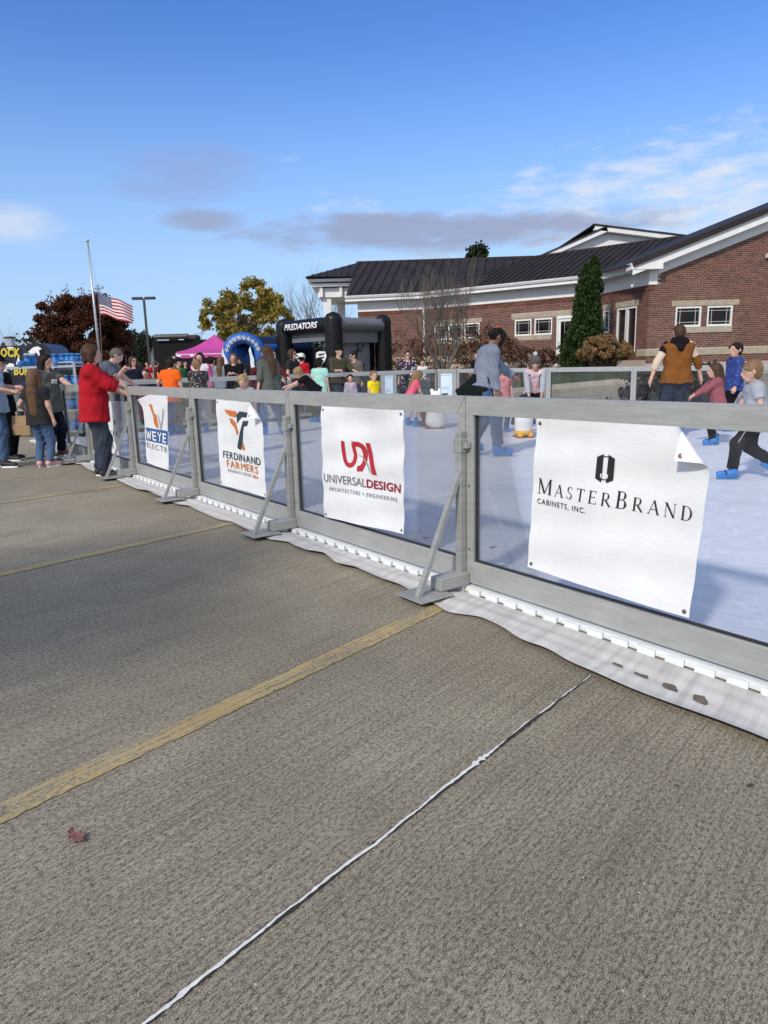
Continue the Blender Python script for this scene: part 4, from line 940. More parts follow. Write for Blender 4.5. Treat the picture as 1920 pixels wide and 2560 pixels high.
# ---------------------------------------------------------------- vegetation
def mk_leaf(name, cols, rough=.6, trans=.25):
    n = NT(name); g = n.N('NewGeometry'); wn = n.N('TexNoise'); v = n.vec('Object'); f = n.noise(v, 2.2, 2, .6); ri = g.outputs['Random Per Island']
    k = n.M('ADD', n.M('MULTIPLY', ri, .65), n.M('MULTIPLY', f, .35)); st = [(i / (len(cols) - 1) * .8 + .1, c) for i, c in enumerate(cols)]
    c = n.ramp(k, st); n.P('Base Color', c); n.P('Roughness', rough); n.P('Specular IOR Level', .25)
    tr = n.N('BsdfTranslucent'); n.L(c, tr.inputs[0]); mx = n.N('MixShader'); mx.inputs[0].default_value = trans; n.L(n.bs.outputs[0], mx.inputs[1]); n.L(tr.outputs[0], mx.inputs[2]); n.L(mx.outputs[0], n.out.inputs[0]); return n.mat
BARK = pm('bark', (.12, .095, .075), .95, .25, 9, .6, 30); BARKG = pm('grey_bark', (.17, .145, .12), .95, .22, 9, .6, 30)
def leaf_mesh(P, size, r, droop=.3, nrm=None):
    """leaf-shaped rhombic faces (two triangles folded along the rib) at points P"""
    P = np.asarray(P); n = len(P); a = r.normal(size=(n, 3)); a[:, 2] -= droop; a /= np.linalg.norm(a, axis=1)[:, None]; b = r.normal(size=(n, 3)); b -= a * (a * b).sum(1)[:, None]; b /= np.linalg.norm(b, axis=1)[:, None]; c = np.cross(a, b)
    s = size * r.uniform(.6, 1.25, (n, 1)); L = a * s; Wd = b * s * .42; U = c * s * .12
    V = np.stack([P, P + L * .45 + Wd + U, P + L, P + L * .45 - Wd + U], 1).reshape(-1, 3); i = np.arange(n)[:, None] * 4
    return V, np.concatenate([i + [[0, 1, 2]], i + [[0, 2, 3]]], 0)
def limb(m, p, d, L, r0, r, depth, tips, seg=4, up=.25, wig=.18, kids=3, spread=.7, rk=.62, lk=.68, nn=6):
    pts = [np.array(p, float)]; d = np.array(d, float); rad = [r0]
    for i in range(seg):
        d = d + r.normal(0, wig, 3) + (0, 0, up * .25); d /= np.linalg.norm(d); pts.append(pts[-1] + d * L / seg); rad.append(r0 * (1 - .5 * (i + 1) / seg))
    m.tube(pts, rad, max(3, nn), cap=False)
    if depth == 0: tips += pts[1:]; return
    for k in range(kids):
        t = .35 + .65 * (k + r.uniform(.2, .9)) / kids; i = min(seg - 1, int(t * seg)); q = pts[i] + (pts[i + 1] - pts[i]) * (t * seg - i); dd = d + r.normal(0, spread, 3); dd[2] = dd[2] * .6 + up; dd /= np.linalg.norm(dd)
        limb(m, q, dd, L * lk * r.uniform(.8, 1.2), max(.004, rad[i] * rk), r, depth - 1, tips, max(2, seg - 1), up, wig, kids, spread, rk, lk, max(3, nn - 1))
def crown_pts(n, c, rad, r, shell=.5, clumps=60, lump=.28, flat=None):
    """points in uneven clumps within an ellipsoid"""
    c = np.array(c); rad = np.array(rad); cl = []
    while len(cl) < clumps:
        q = r.uniform(-1, 1, 3); l = np.linalg.norm(q)
        if flat: l = (abs(q[0]) ** flat + abs(q[1]) ** flat + abs(q[2]) ** flat) ** (1 / flat)
        if shell * r.uniform(.4, 1) < l < 1: cl.append(q)
    cl = np.array(cl); k = r.integers(0, clumps, n); g = r.normal(size=(n, 3)); g /= np.linalg.norm(g, axis=1)[:, None]; g *= (r.uniform(0, 1, (n, 1)) ** .5) * lump * r.uniform(.6, 1.2, (clumps, 1))[k]
    return c + (cl[k] + g) * rad
def tree(name, label, base, th, crown_c, crown_r, leafmat, nleaf, lsize, seed, bark=BARK, trunk_r=.16, clumps=70, lump=.28, shell=.45, depth=3, flat=None, cat='tree', group=None, blen=None, kids=4, up=.35, droop=.3):
    r = np.random.default_rng(seed); o = thing(name, label, cat, base, 0, group); b = np.array(base, float); cc = np.array(crown_c, float)
    m = MB(); tips = []; mid = b + (cc - b) * .55; m.tube([b - (0, 0, .1), b + (cc - b) * .25 + r.normal(0, .05, 3), mid, cc], [trunk_r * 1.25, trunk_r, trunk_r * .8, trunk_r * .4], 8)
    bl = blen or max(crown_r) * .62
    for k in range(10):
        t = .35 + .65 * k / 10; q = b + (cc - b) * t; a = k * 2.4 + r.uniform(0, .6); limb(m, q, (math.cos(a), math.sin(a), .55), bl * r.uniform(.7, 1.1), trunk_r * .42, r, depth - 1, tips, up=up, kids=kids)
    m.build('trunk', bark, o, smooth=True, world=True, fixn=False)
    if nleaf:
        P = crown_pts(nleaf, cc, crown_r, r, shell, clumps, lump, flat); V, F = leaf_mesh(P, lsize, r, droop); c = link(bpy.data.objects.new('crown', npmesh('crown', V - b, F, leafmat)), o); tag(c, kind='stuff')
    return o
L_RUST = mk_leaf('rust_leaves', [(.03, .010, .008), (.075, .022, .013), (.13, .045, .02), (.09, .055, .022)]); L_GOLD = mk_leaf('gold_green_leaves', [(.10, .11, .02), (.24, .21, .04), (.38, .29, .06), (.40, .24, .05)]); L_DKG = mk_leaf('dark_green_leaves', [(.012, .022, .012), (.025, .045, .02), (.05, .07, .03)])
L_ARB = mk_leaf('arborvitae_sprays', [(.016, .036, .010), (.032, .062, .014), (.060, .095, .022)]); L_SHRUB = mk_leaf('russet_shrub_leaves', [(.05, .025, .016), (.11, .055, .03), (.16, .105, .055)]); L_HEDGE = mk_leaf('clipped_hedge_leaves', [(.03, .04, .014), (.055, .065, .02), (.08, .08, .03)]); L_HYD = mk_leaf('dried_hydrangea_florets', [(.20, .11, .045), (.32, .19, .085), (.40, .27, .13)]); L_FAR = mk_leaf('far_wood_leaves', [(.03, .028, .02), (.06, .052, .035), (.085, .07, .045)])
def base_at(px, Y, py=930): p = at(px, py, Y); return np.array([p[0], p[1], 0.0])
def span(px0, px1, py0, py1, Y): a, b = at(px0, py1, Y), at(px1, py0, Y); return (a + b) / 2, abs(b[0] - a[0]) / 2, abs(b[2] - a[2]) / 2
# rust red tree behind the flagpole
c, rx, rz = span(103, 324, 728, 960, 58); tree('maple_tree', 'broad dense rust red tree behind the flagpole', base_at(215, 58), 2, (c[0], 58, c[2]), (rx * .84, rx * .8, rz * .93), L_RUST, 70000, .2, 3, clumps=300, lump=.17, shell=.6, flat=3.2, depth=3)
r = np.random.default_rng(4); o = bpy.data.objects['maple_tree']; m = MB(); tips = []
for px, py in ((115, 745), (126, 725), (165, 720), (205, 716), (238, 722), (248, 712)):
    q = at(px, py + 75, 58); t = at(px, py, 58); m.tube([q, (q + t) / 2 + r.normal(0, .05, 3), t], [.035, .025, .008], 4); tips += [q + (t - q) * s for s in r.uniform(.1, 1, 60)]
m.build('top_shoot', BARK, o, world=True); V, F = leaf_mesh(np.array(tips) + r.normal(0, .16, (len(tips), 3)), .16, r); tag(link(bpy.data.objects.new('top_leaves', npmesh('top_leaves', V - np.array(o.location), F, L_RUST)), o), kind='stuff')
# golden oak
c, rx, rz = span(500, 725, 690, 880, 52); tree('oak_tree', 'yellow green autumn oak behind the blue inflatable', base_at(620, 52), 2, (c[0] + .2, 52, c[2] - .3), (rx * .95, rx * .9, rz * .98), L_GOLD, 19000, .19, 11, clumps=110, lump=.16, shell=.25, depth=4, trunk_r=.14, bark=BARKG)
# dark green tree by the lamp post
c, rx, rz = span(333, 392, 822, 935, 72); tree('evergreen_tree', 'dark green tree right of the lamp post', base_at(362, 72), 2, (c[0], 72, c[2]), (rx, rx, rz), L_DKG, 9000, .2, 12, clumps=40, lump=.3)
# bare trees
def bare(name, label, base, H, seed, spread=.55, n0=7, bark=BARKG, depth=4, tr=.1, fork=.22, L0=.42, kids=4, lk=.66, up=.55, group=None, rk=.6):
    r = np.random.default_rng(seed); o = thing(name, label, 'tree', base, 0, group); b = np.array(base, float); m = MB(); tips = []
    top = b + (0, 0, H * fork); m.tube([b - (0, 0, .1), b + (.02, 0, H * fork * .5), top], [tr * 1.2, tr, tr * .95], 8)
    for k in range(n0):
        a = 2 * math.pi * k / n0 + r.uniform(-.3, .3); s = spread * r.uniform(.55, 1.1); limb(m, top - (0, 0, r.uniform(0, H * fork * .25)), (math.cos(a) * s, math.sin(a) * s, 1), H * L0 * r.uniform(.85, 1.15), tr * .5, r, depth - 1, tips, up=up, wig=.12, kids=kids, spread=.38, rk=rk, lk=lk, nn=5)
    m.build('trunk', bark, o, fixn=False, smooth=True, world=True); return o
p = at(1110, 935, 25.0); bare('ornamental_tree', 'small bare tree with fine upright twigs in front of the brick wall', (p[0], p[1], tz(p[0], p[1])), 4.05, 21, .6, 9, BARKG, 5, .085, .15, .44, 4, .6, rk=.5)
p = at(785, 935, 60); bare('bare_tree', 'leafless tree beyond the entrance canopy', (p[0], p[1], 0), 8.6, 5, .6, 7, BARKG, 4, .14, .2)
p = at(1188, 900, 52); tree('evergreen_tree', 'dark green tree top showing above the metal roof', (p[0], 52, 0), 2, at(1190, 655, 52), (.85, .8, 1.1), L_DKG, 2500, .22, 31, clumps=22, lump=.4, depth=2)
for i, (px, H, Y) in enumerate(((8, 6.5, 95), (30, 7.6, 96), (52, 6.2, 92), (74, 7.0, 99))):
    p = at(px, 930, Y); bare('bare_tree', ['leafless sapling at the left picture edge above the truck', 'tallest leafless sapling above the truck', 'short leafless sapling above the truck windows', 'leafless sapling left of the rust red tree'][i], (p[0], Y, 0), H, 40 + i, .25, 4, BARKG, 3, .07, .15, .5, 3, group='saplings beyond the truck')
# far wood along the horizon
def far_wood():
    r = np.random.default_rng(8); P = []
    for _ in range(380):
        x = r.uniform(-230, 120); Y = r.uniform(150, 190); h = r.uniform(4.5, 8.5) * (1.25 if x < -60 else .9); c = np.array([x, Y, h * .5]); P.append(crown_pts(70, c, (r.uniform(3, 5), 3, h * .55), r, .3, 9, .5))
    V, F = leaf_mesh(np.concatenate(P), 1.3, r, .2); tag(link(bpy.data.objects.new('far_wood', npmesh('far_wood', V, F, L_FAR))), 'hazy brown strip of woodland along the horizon', 'woodland', kind='stuff')
far_wood()
c, rx, rz = span(305, 345, 855, 930, 85); tree('field_tree', 'brownish bush right of the rust red tree', base_at(325, 85), 2, (c[0], 85, c[2]), (rx * 1.2, rx, rz), L_FAR, 3000, .3, 15, clumps=24, lump=.4, depth=2)
# arborvitae: two leaders
def arb():
    r = np.random.default_rng(13); p = at(1450, 915, 27.6); b = np.array([p[0], p[1], tz(p[0], p[1])]); o = thing('arborvitae', 'tall narrow green arborvitae with two tips beside the white door', 'tree', b); P = []
    for tipx, tipy, w0, dx, n in ((1487, 643, 54, -14, 26000), (1466, 662, 43, -22, 15000)):
        T = at(tipx, tipy, 27.6); T[1] = b[1]; B = at(1452 + dx * .2, 915, 27.6); B[1] = b[1]; B[2] = b[2]
        t = r.uniform(0, 1, n) ** 1.15; wid = w0 / FPX * 27.6 * (1 - t) ** .62 * (.88 + .12 * np.sin(t * 9)) + .02; a = r.uniform(0, 2 * math.pi, n); rr = wid * np.sqrt(r.uniform(.35, 1, n)) * (1 + .16 * np.sin(a * 5 + t * 21) + .13 * np.sin(a * 9 - t * 34) + .10 * np.sin(a * 3 + t * 55)); Q = B + (T - B) * t[:, None]; Q[:, 0] += rr * np.cos(a); Q[:, 1] += rr * np.sin(a); P.append(Q)
    V, F = leaf_mesh(np.concatenate(P), .095, r, -.7); tag(link(bpy.data.objects.new('crown', npmesh('crown', V - b, F, L_ARB)), o), kind='stuff'); MB().tube([b - (0, 0, .1), b + (0, 0, 3.4)], [.09, .03], 7).build('trunk', BARK, o, world=True)
arb()
def hydrangea():
    r = np.random.default_rng(17); p = at(1512, 915, 25.6); b = np.array([p[0], p[1], tz(p[0], p[1])]); o = thing('hydrangea_bush', 'rounded bush of dried tan hydrangea heads by the corner windows', 'bush', b); c, rx, rz = span(1447, 1582, 838, 930, 25.6); c[1] = b[1]; st = MB(); heads = []
    for k in range(190):
        a, e = r.uniform(0, 2 * math.pi), r.uniform(-.25, 1.0); q = c + np.array([rx * math.cos(a) * math.sqrt(max(0, 1 - e * e)), rx * .7 * math.sin(a) * math.sqrt(max(0, 1 - e * e)), rz * e]) * r.uniform(.72, 1.02); heads.append(q); st.tube([b + r.normal(0, .12, 3) * (1, 1, 0), (b + q) / 2 + r.normal(0, .05, 3), q], [.012, .008, .005], 3)
    st.build('stem', BARK, o, world=True, fixn=False); me = None
    for k, q in enumerate(heads):
        if k < 4:
            n = 90; g = r.normal(size=(n, 3)); g /= np.linalg.norm(g, axis=1)[:, None]; V, F = leaf_mesh(g * .075, .05, r, 0); hm = npmesh('flower_head', V, F, L_HYD); (hydrangea.__dict__.setdefault('m', [])).append(hm)
        h = bpy.data.objects.new('flower_head', hydrangea.m[k % min(4, len(hydrangea.m))]); link(h, o); h.location = Vector(q - b); s = r.uniform(.8, 1.25); h.scale = (s, s, s * .85); h.rotation_euler = tuple(r.uniform(0, 6, 3))
    V, F = leaf_mesh(crown_pts(1800, c - (0, 0, .1), (rx * .8, rx * .6, rz * .8), r, .2, 30, .3), .08, r); tag(link(bpy.data.objects.new('foliage', npmesh('foliage', V - b, F, L_SHRUB)), o), kind='stuff')
hydrangea()
def shrub(label, px, Y, w, d, h, mat, n, ls, seed, name='shrub', flat=None, clumps=40, lump=.3, zoff=0.0, group=None):
    r = np.random.default_rng(seed); p = at(px, 915, Y); b = np.array([p[0], p[1], tz(p[0], p[1]) + zoff]); o = thing(name, label, 'shrub', b, 0, group); st = MB()
    for k in range(14):
        a = r.uniform(0, 6.28); st.tube([b + (.05 * math.cos(a), .05 * math.sin(a), 0), b + (w * .4 * math.cos(a), d * .4 * math.sin(a), h * r.uniform(.5, 1.05))], [.014, .005], 3)
    st.build('stem', BARK, o, world=True, fixn=False); V, F = leaf_mesh(crown_pts(n, b + (0, 0, h * .52), (w / 2, d / 2, h * .5), r, .35, clumps, lump, flat), ls, r); tag(link(bpy.data.objects.new('foliage', npmesh('foliage', V - b, F, mat)), o), kind='stuff'); return o
for i, (px, Y, w, h) in enumerate(((1000, 33.5, 2.2, 1.9), (1060, 33, 1.9, 1.75), (1118, 32.2, 2.3, 2.0), (1172, 31.5, 2.0, 1.8), (1222, 31, 2.0, 1.9), (1262, 30.5, 1.5, 1.5), (1318, 29.5, 1.3, 1.0), (1365, 28.8, .9, .9))):
    shrub(['russet shrub against the brick wall right of the black inflatable', 'russet shrub below the white downspout', 'russet shrub below the three small windows', 'russet shrub behind the iron bench', 'russet shrub behind the person in black', 'low russet shrub behind the grey sweater skater', 'dry twiggy plant below the two small windows', 'small dry plant left of the white door'][i], px, Y, w, 1.2, h, L_SHRUB, 1500, .075, 60 + i, 'shrub', group='shrubs along the wall')
shrub('low clipped olive green hedge behind the rink fence', 1090, 24.0, 2.0, 1.2, .95, L_HEDGE, 9000, .05, 71, 'hedge', 4, 90, .16, -.1)
shrub('large dark spiky shrub behind the man in the brown vest', 1705, 15.6, 2.3, 1.5, 1.10, L_FAR, 7000, .10, 72, 'shrub'); shrub('small reddish shrub beyond the far barrier', 1548, 15.8, .9, .7, .42, L_SHRUB, 1500, .06, 73, 'shrub')
# ---------------------------------------------------------------- street furniture
POLE = pm('pole_silver', (.55, .56, .57), .35, .08, 4, metal=.6); DARKM = pm('dark_bronze_metal', (.06, .055, .05), .5, .1, 4, metal=.4)
def flag():
    Y = 45.0; b = base_at(249, Y, 890); T = at(213, 606, Y); H = T[2]; fpz = thing('flagpole', 'tall silver flagpole with ball finial left of the lamp post', 'flagpole', b)
    MB().tube([b, b + (0, 0, H * .5), b + (0, 0, H)], [.085, .07, .045], 10).build('pole', POLE, fpz, world=True, smooth=True); MB().ball(b + (0, 0, H + .1), .11).build('finial', POLE, fpz, world=True, smooth=True)
    zt = at(253, 735, Y)[2]; zb = at(253, 787, Y)[2]; MB().tube([b + (.07, -.05, .8), b + (.30, -.05, zb), b + (.32, -.05, zt), b + (.07, -.02, H)], .012, 4).build('halyard', POLE, fpz, world=True)
    fl = thing('flag', 'striped red and white flag with starred blue canton flying at half staff', 'flag', b + (.34, -.05, zb)); Wd = 2.15; Hh = zt - zb
    def S(u, v, off=0.):
        x = u * Wd * .90; y = .34 * math.sin(u * 6.2 + v * 1.1) * u - off; z = v * Hh * (1 - .05 * u) - .62 * u ** 1.25 + .05 * math.sin(u * 9 + v * 2); return (x, y, z)
    RED = pm('flag_red', (.42, .03, .05), .7, .06); WHT = pm('flag_white', (.78, .76, .76), .7, .04); BLU = pm('flag_blue', (.025, .04, .14), .7, .06)
    for k in range(13):
        v0, v1 = k / 13, (k + 1) / 13; u0 = .40 if k >= 6 else 0.; m = MB(); m.grid(lambda u, v: S(u0 + (1 - u0) * u, v0 + (v1 - v0) * v), 26, 2); m.build('stripe', RED if k % 2 == 0 else WHT, fl, smooth=True, fixn=False)
    m = MB(); m.grid(lambda u, v: S(.4 * u, 6 / 13 + 7 / 13 * v), 12, 8); m.build('canton', BLU, fl, smooth=True, fixn=False)
    for row in range(9):
        for c in range(6 if row % 2 == 0 else 5):
            u = .4 * ((c + .5 + (0 if row % 2 == 0 else .5)) / 6); v = 6 / 13 + 7 / 13 * (row + .75) / 9.4; m = MB(); ring = []
            for q in range(10):
                a = math.pi / 2 + q * math.pi / 5; rr = .038 if q % 2 == 0 else .016; ring.append(S(u + rr * math.cos(a) / Wd, v + rr * math.sin(a) / Hh, .012))
            m.poly(ring); m.build('star', WHT, fl, fixn=False)
flag()
def lamp():
    Y = 52.; b = base_at(374, Y, 905); H = at(352, 747, Y)[2]; o = thing('lamp_post', 'dark parking lot lamp post with twin flat heads', 'lamp post', b); MB().cbox(b - (.07, .07, 0), b + (.07, .07, H), .01).build('post', DARKM, o, world=True); MB().cbox(b - (.25, .25, 0), b + (.25, .25, .6), .04).build('footing', CONC, o, world=True)
    for s in (-1, 1): MB().cbox(b + (s * .08, -.16, H - .06), b + (s * .82, .16, H + .12), .04).build('lamp_head', DARKM, o, world=True)
lamp()
# ---------------------------------------------------------------- food truck
def truck():
    Y = 40.; o = thing('food_truck', 'black food truck with yellow and white lettering at the left edge', 'food truck', base_at(30, Y, 930)); DK = NT('truck_wrap'); v = DK.vec('Object'); f = DK.noise(v, 1.6, 3, .6); DK.P('Base Color', DK.ramp(f, [(.5, (.012, .012, .016)), (.56, (.03, .03, .09)), (.60, (.013, .013, .016))])); DK.P('Roughness', .25); DK = DK.mat
    def q(px, py): return at(px, py, Y)
    side = [(-260, 868), (70, 864), (92, 858), (108, 860), (123, 870), (140, 905), (146, 925), (146, 975), (-260, 985)]
    MB().prism([q(*p) for p in side], (0, 2.3, 0)).build('body', DK, o, world=True)
    def pl(pts, name, mat, off=.012): MB().prism([q(*p) - (0, off + .01, 0) for p in pts], (0, .012, 0)).build(name, mat, o, world=True)
    WH, YE, GL = INK['white'], pm('truck_yellow', (.62, .50, .05), .4, .08), WGLASS
    pl([(70, 880), (84, 868), (96, 866), (104, 872), (112, 892), (100, 894), (92, 882), (78, 884)], 'white_graphic', WH); pl([(60, 884), (87, 884), (89, 912), (62, 912)], 'window_frame', WH, .02); pl([(61.5, 886), (73, 886), (74.5, 910), (63.5, 910)], 'service_window', GL, .035); pl([(75, 886), (86, 886), (87.5, 910), (76.5, 910)], 'service_window', GL, .035)
    pl([(98, 876), (106, 872), (112, 890), (101, 890)], 'side_window', GL, .03); a, b = q(109, 868), q(141, 905); MB().add([q(110, 868) + (-.02, .2, .02), q(139, 905) + (-.02, .2, .02), q(139, 905) + (-.02, 2.1, .02), q(110, 868) + (-.02, 2.1, .02)], [(0, 1, 2, 3)]).build('windscreen', GL, o, world=True)
    for t, x0, x1, y0, y1, mt in (('LOCK', -14, 54, 870, 893, YE), ('A', 41, 55, 892, 912, WH), ('BUR', 36, 76, 917, 938, YE)):
        
        for ci, ch in enumerate(t):
            V, F = text2d(ch, .1, .005); cw = (x1 - x0) / len(t); V = fit(V, x0 + ci * cw, x0 + (ci + .93) * cw, 0, y1 - y0); m = MB(); m.add([q(x, y1 - y) - (0, .06, 0) for x, y in V], F); m.build('letter', mt, o, world=True, fixn=False)
    for x0, y0, x1, y1 in ((14, 904, 40, 926), (0, 910, 20, 935), (16, 866, 36, 874)):
        r = np.random.default_rng(x0 + y0); pl([(x0 + (x1 - x0) * (.5 + .5 * math.cos(a) * r.uniform(.6, 1)), y0 + (y1 - y0) * (.5 + .5 * math.sin(a) * r.uniform(.6, 1))) for a in np.linspace(0, 6.28, 11)[:-1]], 'white_graphic', WH, .008)
    p = q(8, 864); MB().tube([p + (0, .8, -.1), p + (0, .8, .42)], .26, 10).build('roof_vent', POLE, o, world=True); MB().tube([p + (0, .8, .42), p + (0, .8, .5)], .32, 10).build('vent_cap', DARKM, o, world=True)
    p = q(66, 866); MB().cbox(p + (-.2, .8, -.05), p + (.2, 1.3, .14), .02).build('roof_box', DARKM, o, world=True)
    for x in (120, 20): c = q(x, 972); MB().tube([c + (0, -.05, 0), c + (0, .25, 0)], .4, 14).build('wheel', GASK, o, world=True)
truck()
def trailer():
    Y = 44.; o = thing('black_trailer', 'long black trailer with rolled awning behind the pink tent', 'trailer', base_at(460, Y, 930)); K = pm('trailer_black', (.004, .004, .005), .6, .1, spec=.2); 
    a, b = at(388, 942, Y), at(640, 845, Y); MB().cbox((a[0], Y, .35), (b[0], Y + 2.5, b[2]), .08).build('body', K, o, world=True); p0 = at(386, 843, Y - .2); p1 = at(470, 838, Y - .2); MB().tube([p0, (p1[0], p1[1], p0[2])], .16, 8).build('awning_roll', DARKM, o, world=True)
    p = at(468, 836, Y); MB().cbox((p[0] - .45, Y + .6, b[2] - .02), (p[0] + .45, Y + 1.5, b[2] + .32), .1).build('air_conditioner', DARKM, o, world=True); p = at(492, 822, Y); MB().tube([(p[0], Y + 1, b[2]), (p[0], Y + 1, b[2] + .5)], .012, 4).tube([(p[0] - .5, Y + 1, b[2] + .38), (p[0] + .25, Y + 1, b[2] + .38)], .012, 4).build('antenna', DARKM, o, world=True)
    for x in (470, 492): c = at(x, 945, Y); MB().tube([(c[0], Y - .04, .35), (c[0], Y + .2, .35)], .35, 12).build('wheel', GASK, o, world=True)
    Y = 64.; o = thing('white_shed', 'small white gabled shed left of the black trailer', 'shed', base_at(385, Y, 930)); A, T, B = at(373, 893, Y), at(385, 860, Y), at(400, 893, Y); MB().prism([(A[0], Y, 0), (B[0], Y, 0), (B[0], Y, B[2]), (T[0], Y, T[2]), (A[0], Y, A[2])], (0, 5, 0)).build('wall', WHITE, o, world=True)
    for s, e in ((A, T), (B, T)): MB().prism([s - (0, .2, 0) + (0, 0, .02), e - (0, .2, 0) + (0, 0, .02), e + (0, 5.2, .02), s + (0, 5.2, .02)], (0, 0, .1)).build('roof', DARKM, o, world=True)
    p = at(390, 878, Y); MB().box((p[0] - .15, Y - .03, p[2] - .3), (p[0] + .15, Y - .01, p[2] + .25)).build('window', WGLASS, o, world=True)
trailer()
def tent():
    Y = 33.; o = thing('pink_tent', 'magenta pop up canopy tent on white legs', 'tent', base_at(510, Y, 930)); PK = pm('tent_magenta', (.50, .06, .30), .7, .08, 2, .2, 6); e = at(441, 880, Y); ez = e[2]; x0 = e[0]; x1 = at(600, 880, Y)[0]; D = 3.0; T = at(527, 836, Y + 1.5); ap = np.array([(x0 + x1) / 2, Y + 1.5, T[2]])
    C = [np.array(c) for c in ((x0, Y, ez), (x1, Y, ez), (x1, Y + D, ez), (x0, Y + D, ez))]
    for i in range(4):
        a, b = C[i], C[(i + 1) % 4]; m = MB(); m.grid(lambda u, v: tuple((a * (1 - u) + b * u) * (1 - v) + ap * v + np.array([0, 0, -.20 * math.sin(math.pi * v) ** 1 * (1 - .3 * abs(2 * u - 1))])), 10, 10); m.build('roof_panel', PK, o, world=True, smooth=True)
        m = MB(); m.prism([a, b, b - (0, 0, .28), a - (0, 0, .28)], np.array([0, .01, 0]) if i % 2 == 0 else np.array([.01, 0, 0])); m.build('valance', PK, o, world=True)
        MB().cbox((a[0] - .03, a[1] - .03, 0), (a[0] + .03, a[1] + .03, ez - .05), .005).build('leg', WHITE, o, world=True); MB().bar(a - (0, 0, .12), b - (0, 0, .12), .03, .03).build('truss_bar', WHITE, o, world=True)
    for px in (442, 474): p = at(px, 881, Y); MB().ball((p[0] + .1, Y - .02, ez - .18), (.11, .012, .05), 8, 4).build('logo_spot', INK['white'], o, world=True)
tent()
# ---------------------------------------------------------------- inflatables
INFK = pm('inflatable_black', (.006, .006, .007), .45, .15, 3, .15, 6, spec=.3); INFG = pm('inflatable_grey', (.17, .175, .19), .45, .1, 3, .15, 6); INFB = pm('inflatable_blue', (.02, .11, .42), .4, .12, 3, .15, 6); INFD = pm('inflatable_navy', (.008, .018, .05), .6, .1, 3); NETG = None
def infl_tube(m, a, b, r, n=14, dome=(True, True)):
    a, b = np.array(a, float), np.array(b, float); L = np.linalg.norm(b - a); d = (b - a) / L; pts, rad = [], []
    for t in (0, .25, .5, .75, .93): pts.append(a + d * r * (t - 0) * .9); rad.append(r * math.sqrt(max(.02, 1 - (1 - t) ** 2)) if dome[0] else r)
    k = 10
    for i in range(1, k): pts.append(a + d * (r + (L - 2 * r) * i / k)); rad.append(r * (1 + .015 * math.cos(i * math.pi)))
    for t in (.93, .75, .5, .25, 0): pts.append(b - d * r * t * .9); rad.append(r * math.sqrt(max(.02, 1 - (1 - t) ** 2)) if dome[1] else r)
    m.tube(pts, rad, n); return m
